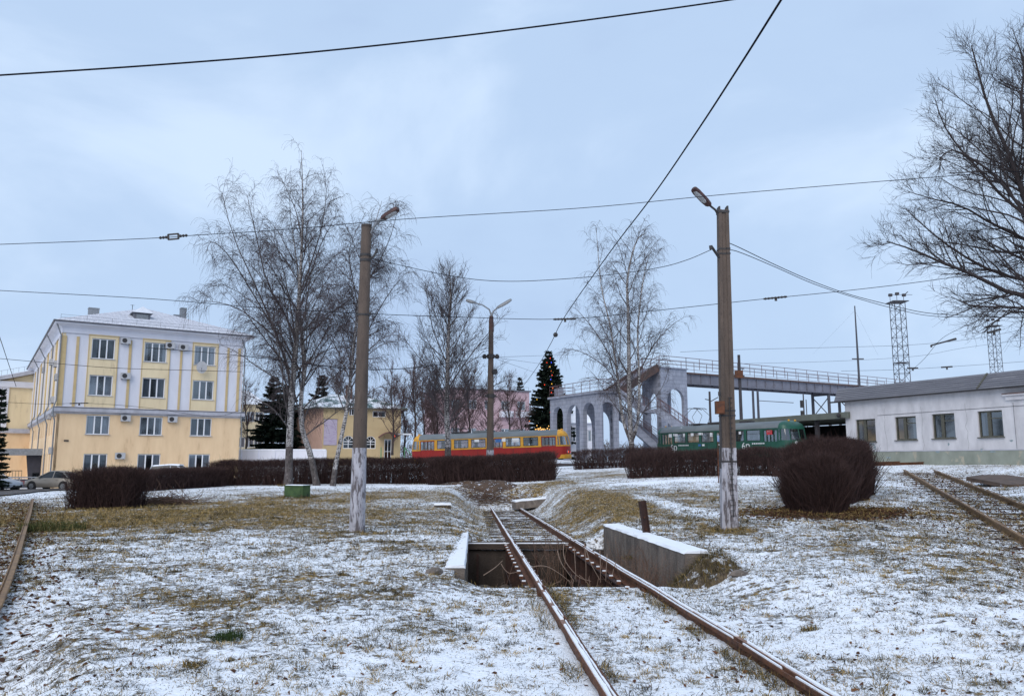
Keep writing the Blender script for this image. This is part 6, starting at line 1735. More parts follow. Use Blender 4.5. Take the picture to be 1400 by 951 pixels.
# pale house far behind between block and spruces
def simple_house(name, label, pxa, pxb, ytop, Ya, Yb, base, mw, roofmat, nwin, floors, hipped=True, wmat=None, dep=10, zwin=(1.0,1.5), grp=None, ww=1.2):
    a = Vector((xat(pxa,Ya),Ya,0)); b = Vector((xat(pxb,Yb),Yb,0)); u = b-a; Wd = u.length; u.normalize(); rz = math.atan2(u.y,u.x)
    r_ = thing(name, label, 'building', (a.x,a.y,base), rz); H = onplane(pxa, ytop, a, u)[1]-base
    hs = []
    fh = H/floors
    for j in range(floors):
        for i in range(nwin): c = Wd*(i+.5)/nwin; hs.append((c-ww/2,c+ww/2,j*fh+fh*.32,j*fh+fh*.32+zwin[1]))
    m = MB(); m.holed(0,Wd,0,H,hs,0,.15); obj('wall', m, mw, r_)
    m = MB(); m.quad((Wd,0,0),(Wd,dep,0),(Wd,dep,H),(Wd,0,H)); m.quad((0,dep,0),(0,0,0),(0,0,H),(0,dep,H)); m.quad((Wd,dep,0),(0,dep,0),(0,dep,H),(Wd,dep,H)); obj('side_wall', m, mw, r_)
    m = MB(); m.quad((.1,.5,0),(Wd-.1,.5,0),(Wd-.1,.5,H),(.1,.5,H)); obj('interior', m, M_innershade, r_)
    for h in hs: window(r_, (h[0]+h[1])/2, h[2], h[1]-h[0]-.02, h[3]-h[2]-.02, .1, 'two', M_glass, curtain=.6)
    m = MB()
    if hipped: m.add([Vector((-.5,-.5,H)),Vector((Wd+.5,-.5,H)),Vector((Wd+.5,dep+.5,H)),Vector((-.5,dep+.5,H)),Vector((Wd*.3,dep*.5,H+2.4)),Vector((Wd*.7,dep*.5,H+2.4))], [(0,1,5,4),(1,2,5),(2,3,4,5),(3,0,4),(3,2,1,0)])
    else: m.box((Wd/2,dep/2,H+.1),(Wd+.5,dep+.5,.24))
    obj('roof', m, roofmat, r_)
    return r_, Wd, H
simple_house('house', 'pale yellow house with snowy roof glimpsed beside the dark spruces', 322, 358, 552, 118, 120, -1.5, M_yellow, M_roofsnow, 3, 3)
M_pink = pm('pink_brick_wall', (0.50,0.345,0.37), (0.43,0.30,0.325), 1.5, .9, .3, spots=(0.33,0.21,0.23), spot_scale=3, spot_at=.58)
pk_, Wd, H = simple_house('pink_building', 'long pink brick apartment building behind the trees and the red tram', 610, 724, 531.5, 130, 136, -.8, M_pink, M_gutter, 5, 3, hipped=False, dep=12, ww=1.5)
for i in (3,4):     # glazed balconies on the right
    for j in (0,1,2):
        m = MB(); m.box((Wd*(i+.5)/5, -.5, H/3*j+.75), (2.2,1.0,1.0)); obj('balcony', m, M_lav, pk_)
m = MB()
for k in range(18): m.tube([(Wd*k/17,.3,H+.2),(Wd*k/17,.3,H+.8)], .02, 4)
m.tube([(0,.3,H+.8),(Wd,.3,H+.8)], .02, 4); obj('roof_rail', m, M_dark, pk_)
simple_house('house', 'low pale building seen through the first arch of the gallery', 745, 790, 592, 112, 113, -.6, M_yellow, M_roofsnow, 5, 1, dep=6)
simple_house('house', 'grey office behind the second arch of the gallery', 772, 815, 578, 104, 105, -.6, M_lav, M_roofsnow, 4, 2, dep=6)

# ------------------------------------------------------------------ white depot building on the right
M_depot = pm('stained_white_wall', (0.66,0.64,0.655), (0.50,0.485,0.50), 1.1, .9, .3, stretch=(1.2,1.2,.5), spots=(0.40,0.41,0.41), spot_scale=1.1, spot_at=.64)
M_plinth = pm('mossy_green_plinth', (0.30,0.32,0.27), (0.22,0.24,0.20), 1.4, .9, .3, stretch=(1,1,.6), spots=(0.40,0.36,0.28), spot_scale=1.5, spot_at=.57)
M_slate = pm('weathered_slate_sheet', (0.165,0.165,0.185), (0.12,0.12,0.138), 2.5, .85, .2, stretch=(.25,.25,5), spots=(0.23,0.225,0.24), spot_scale=1.6, spot_at=.58)
dU = Vector((3.85,-9.0,0)).normalized(); dN = Vector((-dU.y, dU.x, 0)); d0 = Vector((23.3,55.8,0)); rd = math.atan2(dU.y, dU.x)
bz = 1.45
dp = thing('depot_building', 'long white rendered depot building with grey sheet roof on the right', 'building', (d0.x,d0.y,bz-.3), rd)
def D_(px, py): u, z = onplane(px, py, d0, dU); return u, z-bz+.3
wins = [(1171,1198,603.7,572.7),(1225,1254,601,569),(1276,1307,599,565),(1339,1373,597,561)]
hol = []
for a,b,c,e_ in wins:
    hol.append((D_(a,600)[0], D_(b,600)[0], D_((a+b)/2,c)[1], D_((a+b)/2,e_)[1]))
LW = 24.0
st_ = hol[-1][0]-hol[-2][0]
hol += [(hol[-1][0]+3.4, hol[-1][1]+3.4, hol[-1][2], hol[-1][3]), (hol[-1][0]+6.8, hol[-1][1]+6.8, hol[-1][2], hol[-1][3])]
zE = D_(1160,547.5)[1]; zP = D_(1185,617)[1]
m = MB(); m.holed(0, LW, zP, zE, hol, 0, .22); obj('wall', m, M_depot, dp)
m = MB(); m.box((LW/2, .1, zP/2-.2), (LW+.10,.36,zP+.40-.002)); obj('plinth', m, M_plinth, dp)
m = MB(); m.box((LW/2-.01, -.02, zP+.01), (LW+.12,.16,.05)); obj('plinth_ledge', m, M_cornice, dp)
m = MB(); m.quad((0,9,0),(0,.2,0),(0,.2,zE),(0,9,zE)); m.quad((LW,0,0),(LW,9,0),(LW,9,zE),(LW,0,zE)); m.quad((LW,9,0),(0,9,0),(0,9,zE),(LW,9,zE)); obj('side_wall', m, M_depot, dp)
m = MB(); m.quad((.1,1.6,0),(LW-.1,1.6,0),(LW-.1,1.6,zE),(.1,1.6,zE)); m.quad((.1,.3,.3),(LW,.3,.3),(LW,1.6,.3),(.1,1.6,.3)); obj('interior', m, M_innershade, dp)
for k, h in enumerate(hol):
    f = window(dp, (h[0]+h[1])/2, h[2], h[1]-h[0]-.02, h[3]-h[2]-.02, .13, 'wood', M_glassdark, M_woodframe, curtain=(.3,.5,.2,.25,.3,.3)[k])
    m = MB(); m.box((0,-.12,-.03),(h[1]-h[0]+.12,.24,.05)); obj('sill', m, M_woodframe, f)
# steep sheet skirt of the roof, its courses laid one over another
zT = zE + .95; Lr = LW+.8; xl = -.55
for k in range(7):
    t0, t1 = k/7, (k+1)/7
    y0, y1 = -.42+1.0*t0, -.42+1.0*t1; zz0, zz1 = zE-.02+(zT-zE)*t0, zE-.02+(zT-zE)*t1
    m = MB(); m.loft([[Vector((xl-.05*k*0-.62*t0, y0-.02, zz0)), Vector((Lr, y0-.02, zz0)), Vector((Lr, y1+.05, zz1+.02)), Vector((xl-.62*t1, y1+.05, zz1+.02))],
                      [Vector((xl-.62*t0, y0+.02, zz0-.03)), Vector((Lr, y0+.02, zz0-.03)), Vector((Lr, y1+.07, zz1-.03)), Vector((xl-.62*t1, y1+.07, zz1-.03))]])
    obj('roof_sheet', m, M_slate, dp)
m = MB(); m.quad((xl-.62,.6,zT-.03),(Lr,.6,zT-.03),(Lr,9.2,zT+.5),(xl-.62,9.2,zT+.5)); m.quad((xl-.62,9.2,zT+.5),(xl,9.2,0.5),(xl,.6,.5),(xl-.62,.6,zT-.03)) if False else None; m.box((LW/2-.2, 4.6, zE+.0), (LW+1.0, 9.0, .12)); obj('roof_deck', m, M_slate, dp)
m = MB(); m.box((LW/2-.3, -.38, zE-.06), (LW+1.3,.12,.10)); obj('eaves_board', m, M_dark, dp)
m = MB(); ux,_ = D_(1341,515); m.span((ux,-.40,zE+.02),(ux,.56,zT+.0),.10,.06); obj('seam', m, M_woodframe, dp)
xa, zl = D_(1375,541); m = MB(); m.box((xa+1.4,-.10,zl+.03),(2.9,.24,.10)); m.box((xa+1.4,-.06,zl-.14),(2.7,.14,.22)); lw_ = obj('ledge', m, M_depot, dp)
m = MB(); m.box((xa+1.4,-.11,zl+.10),(2.95,.27,.045)); obj('ledge_tile', m, M_rust, lw_)
M_peel = pm('peeled_teal_patch', (0.20,0.27,0.29), (0.30,0.35,0.36), 6, .9)
rq = random.Random(9)
for px_, py_, w_, h_ in ((1190,607.5,.9,.20),(1196,611,.25,.35),(1297,607,.14,.28),(1283,617,.4,.16),(1343,615,.12,.22),(1358,617,.5,.12),(1383,602,.3,.14),(1216,625,.5,.15)):
    ux, uz = D_(px_, py_); m = MB(); n_ = 9; pts_ = [(ux+w_/2*math.cos(t)*rq.uniform(.55,1.1), uz+h_/2*math.sin(t)*rq.uniform(.55,1.1)) for t in np.linspace(0, 2*math.pi, n_, endpoint=False)]
    m.prism(pts_, 'y', -.006 if uz > zP+.05 else -.09, .02); obj('peeled_patch', m, M_peel, dp)
for px_ in (1211, 1262, 1322):
    ux, uz = D_(px_, 590); m = MB(); z_ = zP+.05; pts_ = []
    for i in range(9): pts_.append(Vector((ux+rq.uniform(-.08,.08), -.002, z_+i*.34)))
    m.tube(pts_, .006, 3); obj('crack', m, M_woodframe, dp)
m = MB(); ux, _ = D_(1389, 580); m.tube([(ux,-.09,zP+.05),(ux,-.09,zE-.9)], .012, 4); m.tube([(D_(1200,575)[0],-.02,zE-1.15),(LW-1,-.02,zE-1.05)], .010, 4); obj('wall_cable', m, M_dark, dp)
# pipe and fittings at the left end
m = MB(); a = (-.25,-.25,D_(1157,568)[1]); m.tube([a,(-.1,-.35,a[2]-.15),(.25,-.3,a[2]-.2)], .04, 6); m.sphere((-.30,-.3,a[2]+.05), .16, 8, 6); obj('lamp_bracket', m, M_dark, dp)
# open shed continuing to the left
sh_ = thing('open_shed', 'dark open shed with flat grey green fascia left of the depot', 'shed', (d0.x,d0.y,bz-.4), rd)
zf0, zf1 = D_(1158,571.6)[1]+.1, D_(1158,563)[1]+.1
LS = 13.0
M_fascia = pm('grey_green_fascia', (0.155,0.165,0.14), (0.12,0.13,0.11), 1.5, .8, .2, stretch=(1,1,.5))
m = MB(); m.box((-LS/2+.25, -.1, (zf0+zf1)/2), (LS+.4,.25,zf1-zf0)); obj('fascia', m, M_fascia, sh_)
m = MB(); m.box((-LS/2, 4.0, zf0+.12), (LS,8.0,.14)); obj('roof', m, M_fascia, sh_)
m = MB(); m.box((-LS/2, 8.0, zf0/2), (LS,.2,zf0)); m.box((-LS+.1,4,zf0/2),(.2,7.8,zf0)); obj('back_wall', m, M_innershade, sh_)  # interior shade of the shed put into the wall colour
for k in range(4): m = MB(); m.box((-LS+.3+LS/4*k, .25, zf0/2), (.25,.25,zf0-.02)); obj('column', m, M_mast, sh_)

# ------------------------------------------------------------------ footbridge with arched gallery
M_stone = pm('painted_grey_stone', (0.36,0.38,0.45), (0.26,0.275,0.33), 1.2, .9, .3, stretch=(1,1,.6), spots=(0.24,0.235,0.25), spot_scale=2.0, spot_at=.62)
M_girder = pm('grey_steel_girder', (0.20,0.20,0.24), (0.15,0.15,0.18), 1.2, .7, .15, spots=(0.11,0.08,0.08), spot_scale=2.0, spot_at=.63)
M_redrail = pm('rusty_red_railing', (0.17,0.095,0.10), (0.12,0.075,0.08), 4, .8)
M_brownside = pm('brown_stair_side', (0.13,0.075,0.06), (0.085,0.055,0.05), 2, .9, .3)
def joints(mat, w, h, k=.72):
    """stone block joints on the wall's own plane, a little darker and recessed"""
    t = mat.node_tree; b = t.nodes['Principled BSDF']; lk = b.inputs['Base Color'].links[0].from_socket
    g = t.nodes.new('ShaderNodeTexCoord'); s = t.nodes.new('ShaderNodeSeparateXYZ'); t.links.new(g.outputs['Object'], s.inputs[0])
    c = t.nodes.new('ShaderNodeCombineXYZ'); t.links.new(s.outputs[0], c.inputs[0]); t.links.new(s.outputs[2], c.inputs[1])
    br = t.nodes.new('ShaderNodeTexBrick'); t.links.new(c.outputs[0], br.inputs['Vector'])
    br.inputs['Scale'].default_value = 1; br.inputs['Brick Width'].default_value = w; br.inputs['Row Height'].default_value = h; br.inputs['Mortar Size'].default_value = .022
    br.inputs['Color1'].default_value = (1,1,1,1); br.inputs['Color2'].default_value = (.86,.86,.88,1); br.inputs['Mortar'].default_value = (k,k,k,1)
    x = t.nodes.new('ShaderNodeMix'); x.data_type = 'RGBA'; x.blend_type = 'MULTIPLY'; x.inputs[0].default_value = 1
    t.links.new(lk, x.inputs[6]); t.links.new(br.outputs[0], x.inputs[7]); t.links.new(x.outputs[2], b.inputs['Base Color'])
joints(M_stone, .9, .42, .62)
fbz = .6
fb_ = thing('footbridge', 'grey railway footbridge with arched gallery, stairs and long steel girder', 'footbridge', (9.0,82.0,fbz))
A_, B_, C__ = Vector((4.35,91,0)), Vector((8.96,82,0)), Vector((11.0,82.25,0))
zTop = EYE+6.8
def arch_wall(o, u, u1, z1, arches, depth, name, mat):
    """wall piece from o along u with round-headed openings (a,b,crown z); z relative to fbz"""
    hs = [(a,b,-.05,cz) for a,b,cz in arches]
    m = MB(); m.holed(0,u1,-.3,z1,[(a,b,-.28,cz) for a,b,cz in arches],0,depth,back=True)
    for a,b,cz in arches:
        c = (a+b)/2; r_ = (b-a)/2; zs = cz-r_; n = 9
        for s in (-1,1):
            arc = [(c+s*r_*math.cos(t), zs+r_*math.sin(t)) for t in np.linspace(0, math.pi/2, n)]
            poly = [(c+s*r_, zs+r_)] + arc
            for i in range(1, n):
                tri = [poly[0], poly[i], poly[i+1]]
                m.add([(p[0],0,p[1]) for p in tri]+[(p[0],depth,p[1]) for p in tri], [(0,1,2),(5,4,3),(1,4,5,2)])
    r_ = math.atan2(u.y,u.x)
    return obj(name, m, mat, fb_, o-fb_.location+Vector((0,0,fbz))*0+Vector((0,0,0)), (0,0,r_))
u1_ = (B_-A_); L1 = u1_.length; u1_.normalize(); u2_ = (C__-B_); L2 = u2_.length; u2_.normalize()
def onA(px, py): u, z = onplane(px, py, A_, u1_); return u, z-fbz
def onB(px, py): u, z = onplane(px, py, B_, u2_); return u, z-fbz
z1 = zTop-fbz
ar1 = [(onA(a,600)[0], onA(b,600)[0], onA((a+b)/2,c)[1]) for a,b,c in ((756.5,770,555.6),(775.5,793,553),(797.5,813.5,549.6))]
ar2 = [(onB(a,600)[0], onB(b,600)[0], onB((a+b)/2,c)[1]) for a,b,c in ((823.6,839.6,549),)]
def setz(o): o.location.z = 0; return o
fb_.location.z = fbz
for nm, o, u, L, ars in (('gallery_wall', A_, u1_, L1, ar1), ('gallery_wall', B_, u2_, L2, ar2)):
    w = arch_wall(o, u, L, z1, ars, .5, nm, M_stone); w.location = (o.x-9.0, o.y-82.0, 0)
# rear wall of the gallery and deck slab
nA = Vector((-u1_.y,u1_.x,0))
A2, B2, C2 = A_+nA*3.4, B_+Vector((1.6,3.6,0)), C__+Vector((.1,3.0,0))
uR = (B2-A2); LR_ = uR.length; uR.normalize()
w = arch_wall(A2, uR, LR_, z1-.3, [(LR_*.04,LR_*.48,6.3),(LR_*.53,LR_*.97,6.3)], .35, 'rear_wall', M_stone); w.location = (A2.x-9, A2.y-82, 0)
sl = MB(); poly = [(p.x-9, p.y-82) for p in (A_-u1_*.25-nA*.2, B_+Vector((-.05,-.3,0)), C__+u2_*.2-Vector((0,.2,0)), C2, B2, A2-u1_*.2)]
sl.prism(poly, 'z', z1, z1+.22); obj('gallery_deck', sl, M_stone, fb_)
sl = MB(); sl.prism([(p[0]*1.0,p[1]) for p in poly], 'z', z1+.221, z1+.27); obj('deck_edge', sl, M_brownside, fb_)
def railing(name, pts, h=1.15, every=1.6, mat=None, mid=2):
    m = MB(); mat = mat or M_redrail
    for a, b in zip(pts, pts[1:]):
        n = max(1, int((b-a).length/every))
        for k in range(mid+1):
            z = Vector((0,0,h*(1-k/(mid+1)))); m.tube([a+z, b+z], .035 if k == 0 else .022, 5)
        for k in range(n+1): p = a.lerp(b, k/n); m.tube([p, p+Vector((0,0,h))], .032, 4)
    return obj(name, m, mat, fb_)
L_ = lambda v, z: Vector((v.x-9, v.y-82, z-fbz))
zD_ = zTop+.27
railing('railing', [L_(A2-u1_*.1, zD_), L_(A_-nA*.05, zD_), L_(B_+Vector((.0,-.1,0)), zD_), L_(C__+Vector((-.2,-.05,0)), zD_)])
m = MB(); m.box(L_(A_+nA*.9+u1_*.5, zD_+.5), (1.9,.12,1.0), (0,0,math.atan2(u1_.y,u1_.x))); obj('parapet', m, M_stone, fb_)
# tower
bx = Vector((.853,.522,0)).normalized(); bn = Vector((-bx.y,bx.x,0)); T0 = Vector((15.9,85,0)); TL, TD = 3.85, 3.0
zDk = EYE+9.40
def onT(px, py): u, z = onplane(px, py, T0, bx); return u, z-fbz
aT = [(onT(912.8,560)[0], onT(935.6,560)[0], onT(924,531.5)[1])]
for off in (0, TD-.4):
    w = arch_wall(T0, bx, TL, zDk-fbz+.35, aT if off == 0 else [(.3,TL-.3,aT[0][2]+.5)], .4, 'tower_wall', M_stone); o = T0+bn*off; w.location = (o.x-9,o.y-82,0)
for off in (0.003,):
    o = T0+bx*(off+.6)+bn*.4; w = arch_wall(o, bn, TD-.8, zDk-fbz+.33, [(.30,TD-1.1,aT[0][2]-.4)], .6, 'tower_side', M_stone); w.location = (o.x-9,o.y-82,0)
m = MB(); q = Matrix.Rotation(math.atan2(bx.y,bx.x),3,'Z'); m.box(L_(T0+bx*TL/2+bn*TD/2, zDk+.42), (TL+.25,TD+.25,.14), q); obj('tower_slab', m, M_stone, fb_)
# girders and deck
E0, E1 = T0+bx*(TL+.01), T0+bx*44
for off in (.15, TD-.15):
    a, b = L_(E0+bn*off, zDk-.62), L_(E1+bn*off, zDk-.62)
    m = MB(); m.span(a, b, .04, 1.0); m.span(a+Vector((0,0,.5)), b+Vector((0,0,.5)), .34, .05); m.span(a-Vector((0,0,.5)), b-Vector((0,0,.5)), .34, .05)
    g = obj('girder', m, M_girder, fb_)
    m = MB()
    for k in range(27): p = a.lerp(b, (k+.5)/27); m.box(p+Vector((0,-.06,0)), (.03,.16,.96), q)
    obj('stiffeners', m, M_girder, g, kind='stuff')
m = MB(); m.span(L_(E0+bn*TD/2, zDk), L_(E1+bn*TD/2, zDk), TD+.3, .16); obj('deck', m, M_brownside, fb_)
for off in (.05, TD-.05): railing('railing', [L_(T0+bn*off, zDk+.49), L_(T0+bx*TL+bn*off, zDk+.49), L_(E1+bn*off, zDk+.10)], 1.2, 2.0)
m = MB(); m.box(L_(T0+bx*12+bn*.1, zDk+.17), (2.0,.05,.18), q); obj('fallen_panel', m, M_dark, fb_)
for s in (28.2, 33.5, 42):
    m = MB()
    for off in (.3, TD-.3): o = T0+bx*s+bn*off; m.tube([L_(o, .2), L_(o, zDk-1.15)], .20, 8)
    o1, o2 = T0+bx*s+bn*.3, T0+bx*s+bn*(TD-.3); m.span(L_(o1, zDk-1.3), L_(o2, zDk-1.3), .25, .25); m.tube([L_(o1, zDk-4), L_(o2, zDk-1.6)], .06, 5); m.tube([L_(o2, zDk-4), L_(o1, zDk-1.6)], .06, 5)
    obj('pier', m, M_lattice, fb_)
M_soffit = pm('shaded_soffit', (0.06,0.045,0.042), (0.035,0.028,0.027), 1.5, .95)  # shade under the stair flights painted into the colour
def stair(name, a, b, w, across, nst, soffit=.35):
    """flight from a (low) to b (high), centre lines; steps, side stringers and two railings"""
    m = MB(); side_ = Vector(across).normalized()*w/2; d = b-a
    for k in range(nst):
        p = a+d*(k/nst); r_ = d/nst; c = p+Vector((r_.x,r_.y,0))/2+Vector((0,0,r_.z-.08))
        m.box(c, (Vector((r_.x,r_.y,0)).length+.02, w-.1, .16), Matrix.Rotation(math.atan2(d.y,d.x),3,'Z'))
    obj('steps', m, M_stone, fb_)
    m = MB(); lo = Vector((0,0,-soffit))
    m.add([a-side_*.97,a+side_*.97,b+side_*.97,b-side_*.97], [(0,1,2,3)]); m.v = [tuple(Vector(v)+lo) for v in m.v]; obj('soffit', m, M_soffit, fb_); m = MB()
    for s in (-1,1): m.span(a+side_*s+Vector((0,0,-.08)), b+side_*s+Vector((0,0,-.02)), .16, .75)
    obj('stringer', m, M_brownside if soffit > .4 else M_stone, fb_)
    for s in (-1,1): railing('railing', [a+side_*s+Vector((0,0,.1)), b+side_*s+Vector((0,0,.1))], 1.1, 1.1)
tm = T0+bn*TD/2
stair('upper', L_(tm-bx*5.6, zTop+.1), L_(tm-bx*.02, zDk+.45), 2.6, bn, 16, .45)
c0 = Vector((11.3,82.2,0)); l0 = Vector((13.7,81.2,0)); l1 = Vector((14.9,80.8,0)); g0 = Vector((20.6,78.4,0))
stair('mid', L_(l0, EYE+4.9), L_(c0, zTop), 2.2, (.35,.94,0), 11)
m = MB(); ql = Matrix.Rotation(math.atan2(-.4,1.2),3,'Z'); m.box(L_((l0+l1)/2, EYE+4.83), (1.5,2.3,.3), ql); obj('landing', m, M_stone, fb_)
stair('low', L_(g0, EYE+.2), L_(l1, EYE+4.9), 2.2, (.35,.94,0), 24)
stair('rear', L_(Vector((17.5,85.0,0)), EYE+.4), L_(Vector((11.2,85.6,0)), EYE+4.9), 2.4, (.1,1,0), 22, .39)
m = MB(); m.box(L_(Vector((14.5,88.5,0)), 3.0), (7.5,.3,4.4), (0,0,.3)); m.box(L_(Vector((12.0,84.4,0)), 2.2), (2.6,2.2,3.2), (0,0,.4)); None
m = MB(); m.prism([(0,-.8),(6.0,-.8),(6.0,2.2),(0,-.1)], 'y', -.1, .1); obj('stair_wall', m, M_girder, fb_, L_(Vector((11.9,79.6,0)), EYE), (0,0,-.2))
stair('rear', L_(Vector((15.5,83.6,0)), EYE+.9), L_(Vector((11.6,84.2,0)), EYE+4.4), 2.2, (.1,1,0), 14, .39)

# far-off wood beyond the railway: one mass of bare crowns
n = 26000; xx_ = RNG.uniform(-190, 190, n); yy_ = RNG.uniform(205, 235, n); hh = 3.0 + 5.0*fbm(xx_*.06, yy_*.06+4, 4, 33)
zz_ = ground(xx_, yy_) + RNG.random(n)**.8*hh; d_ = RNG.normal(size=(n,3))*.6 + np.array([0,0,.8]); d_ /= np.linalg.norm(d_,axis=1,keepdims=True)
obj('distant_wood', ribbons('distant_wood', np.stack([xx_,yy_,zz_],-1), d_, RNG.uniform(.8,2.2,n), RNG.uniform(.10,.22,n), RNG.random(n)), rand_mat('distant_twigs', [(0.06,0.05,0.052),(0.10,0.082,0.082),(0.15,0.13,0.13)]), kind='stuff')

# ------------------------------------------------------------------ trams
M_tramred = pm('tram_red', (0.36,0.012,0.008), (0.27,0.010,0.008), 1.8, .6, .05, stretch=(1,1,.5))
M_tramyel = pm('tram_yellow', (0.76,0.38,0.028), (0.56,0.27,0.025), 2, .55, spots=(0.36,0.20,0.04), spot_scale=2.2, spot_at=.63)
M_tramroof = pm('tram_roof_grey', (0.17,0.19,0.20), (0.12,0.14,0.15), 1.2, .7, .1, stretch=(.5,1,1), spots=(0.62,0.65,0.70), spot_scale=1.5, spot_at=.67)
M_tramgreen = pm('tram_green', (0.016,0.098,0.064), (0.011,0.066,0.046), 1.5, .4, .03)
M_traminside = pm('tram_interior', (0.16,0.15,0.14), (0.10,0.095,0.09), 2, .8)
M_tglass = glassmat('tram_glass', (0.62,0.66,0.67), .3)
M_black = pm('rubber_black', (0.012,0.012,0.013), (0.02,0.02,0.021), 5, .7)
M_letters = pm('white_lettering', (0.78,0.80,0.82), (0.7,0.72,0.75), 5, .5)
M_blueprint = pm('blue_print', (0.04,0.16,0.42), (0.03,0.12,0.34), 3, .5)
M_redprint = pm('red_print', (0.55,0.05,0.06), (0.45,0.04,0.05), 3, .5)
M_lamp_r = emis('tail_lamp', (1,.08,.03), 1.5); M_lamp_o = emis('turn_lamp', (1,.40,.05), 1.5)
def text_mesh(s, size):
    c = bpy.data.curves.new('lettering', 'FONT'); c.body = s; c.size = size; c.extrude = .004
    o = bpy.data.objects.new('lettering', c); COL.objects.link(o)
    dg = bpy.context.evaluated_depsgraph_get(); m = bpy.data.meshes.new_from_object(o.evaluated_get(dg))
    bpy.data.objects.remove(o); m.name = 'lettering'; m.materials.clear(); return m
def tram(label, pl, pr, body, band, cap, doors=(0,4,7), green=False):
    """four axle tram car; pl and pr are the rail-level points under its left and right ends (from the camera)"""
    pl, pr = Vector(pl), Vector(pr); xx = (pr-pl).normalized(); yv = Vector((0,0,1)).cross(xx).normalized(); zv = xx.cross(yv)
    root = thing('tram', label, 'tram', (pl+pr)/2, rot=Matrix((xx,yv,zv)).transposed().to_euler())
    HL = 6.1; nb = 8; bw = 2*HL/nb; W = 1.24
    bays = [(-HL+bw*i, -HL+bw*(i+1)) for i in range(nb)]
    def mirror(mb): mb.v = [(-p[0], -p[1], p[2]) for p in mb.v]; return mb
    for s in (0,1):
        fx = (lambda mb: mb) if s == 0 else mirror
        dset = doors if s == 0 else ()
        spans = []; x = -HL
        for i in range(nb):
            if i in dset:
                if bays[i][0]+.14 > x: spans.append((x, bays[i][0]+.14))
                x = bays[i][1]-.14
        if x < HL: spans.append((x, HL))
        m = MB()
        for a,b in spans: m.box(((a+b)/2,-W+.02,.97),(b-a,.04,1.06))
        sp_ = obj('side_panel', fx(m), body, root)
        m = MB()
        for a,b in spans:
            xx_ = a+.9
            while xx_ < b-.3: m.box((xx_,-W-.002,.97),(.016,.012,1.02)); xx_ += 1.5
            m.box(((a+b)/2,-W-.002,.80),(b-a,.012,.018))
        obj('panel_seam', fx(m), M_black, sp_, kind='stuff')
        m = MB()
        for a,b in spans: m.box(((a+b)/2,-W+.01,1.545),(b-a,.06,.10))
        m.holed(-HL,HL,1.60,2.50,[(a+.12,b-.12,1.62,2.42) for a,b in bays],-W,.05,True); obj('window_band', fx(m), band, root)
        for i,(a,b) in enumerate(bays):
            if i in dset:
                m = MB(); w = b-a-.28
                for k in range(5): m.box((a+.14+w*k/4,-W+.05,1.45),(.055,.04,1.95))
                for z in (.52,1.5,2.38): m.box(((a+b)/2,-W+.055,z),(w,.035,.10))
                m.box(((a+b)/2,-W+.06,1.0),(w,.03,.98)); d_ = obj('door', fx(m), body, root)
                m = MB(); m.quad((a+.14,-W+.07,1.55),(b-.14,-W+.07,1.55),(b-.14,-W+.07,2.36),(a+.14,-W+.07,2.36)); obj('pane', fx(m), M_tglass, d_)
                m = MB()
                for k in (1,2,3): m.box((a+.14+w*k/4,-W+.03,1.96),(.05,.02,.8))
                obj('door_seal', fx(m), M_black, d_)
            else:
                m = MB(); m.quad((a+.13,-W+.025,1.63),(b-.13,-W+.025,1.63),(b-.13,-W+.025,2.41),(a+.13,-W+.025,2.41)); pn = obj('pane', fx(m), M_tglass, root)
                m = MB(); x0,x1,z0,z1 = a+.12,b-.12,1.62,2.42
                for (c, d) in ((((x0+x1)/2,z0+.018),(x1-x0,.035)),(((x0+x1)/2,z1-.018),(x1-x0,.035)),((x0+.018,(z0+z1)/2),(.035,z1-z0-.07)),((x1-.018,(z0+z1)/2),(.035,z1-z0-.07)),(((x0+x1)/2,z0+.52),(x1-x0-.07,.025))): m.box((c[0],-W+.018,c[1]),(d[0],.045,d[1]))
                obj('rubber_seal', fx(m), M_black, pn)
    # roof: arched section
    sec = [(-W-.02,2.50),(-W*1.0,2.62),(-W*.90,2.80),(-W*.70,2.94),(-W*.35,3.04),(0,3.07),(W*.35,3.04),(W*.70,2.94),(W*.90,2.80),(W,2.62),(W+.02,2.50)]
    m = MB(); m.loft([[Vector((x,y,z)) for y,z in sec] for x in (-HL,-HL/2,0,HL/2,HL)], close=True, caps=True); obj('roof', m, M_tramroof, root, sm=35)
    # rounded ends
    def ring(sx, z, fxs, fy, grow=0):
        return [Vector((sx*(HL+(.92*fxs+grow)*max(0,math.cos(t))**.62), (fy*W+grow)*math.sin(t)*(1), z)) for t in np.linspace(-math.pi/2, math.pi/2, 15)]
    for sx in (-1,1):
        def strip_(name, rings, mat, par=root, sm=45):
            m = MB(); rr_ = rings if sx > 0 else [r[::-1] for r in rings]
            m.loft(rr_, close=False, caps=False); return obj(name, m, mat, par, sm=sm)
        strip_('end_panel', [ring(sx,.46,.90,1), ring(sx,1.0,1,1), ring(sx,1.5,1,1)], body)
        strip_('end_belt', [ring(sx,1.5,1.0,1,.012), ring(sx,1.62,.99,1,.012)], band)
        ws_ = strip_('windscreen', [ring(sx,1.62,.97,1), ring(sx,2.0,.90,.99), ring(sx,2.42,.80,.98)], M_tglass)
        m = MB()
        for t in (-1.5,-.75,0,.75,1.5):
            p = [Vector((sx*(HL+.92*f_*max(0,math.cos(t))**.62), fy*W*math.sin(t), z)) for z,f_,fy in ((1.60,.98,1.002),(2.0,.91,.993),(2.45,.81,.983))]; m.tube(p, .05 if abs(t) > 1 else .03, 5)
        obj('screen_pillar', m, band, ws_)
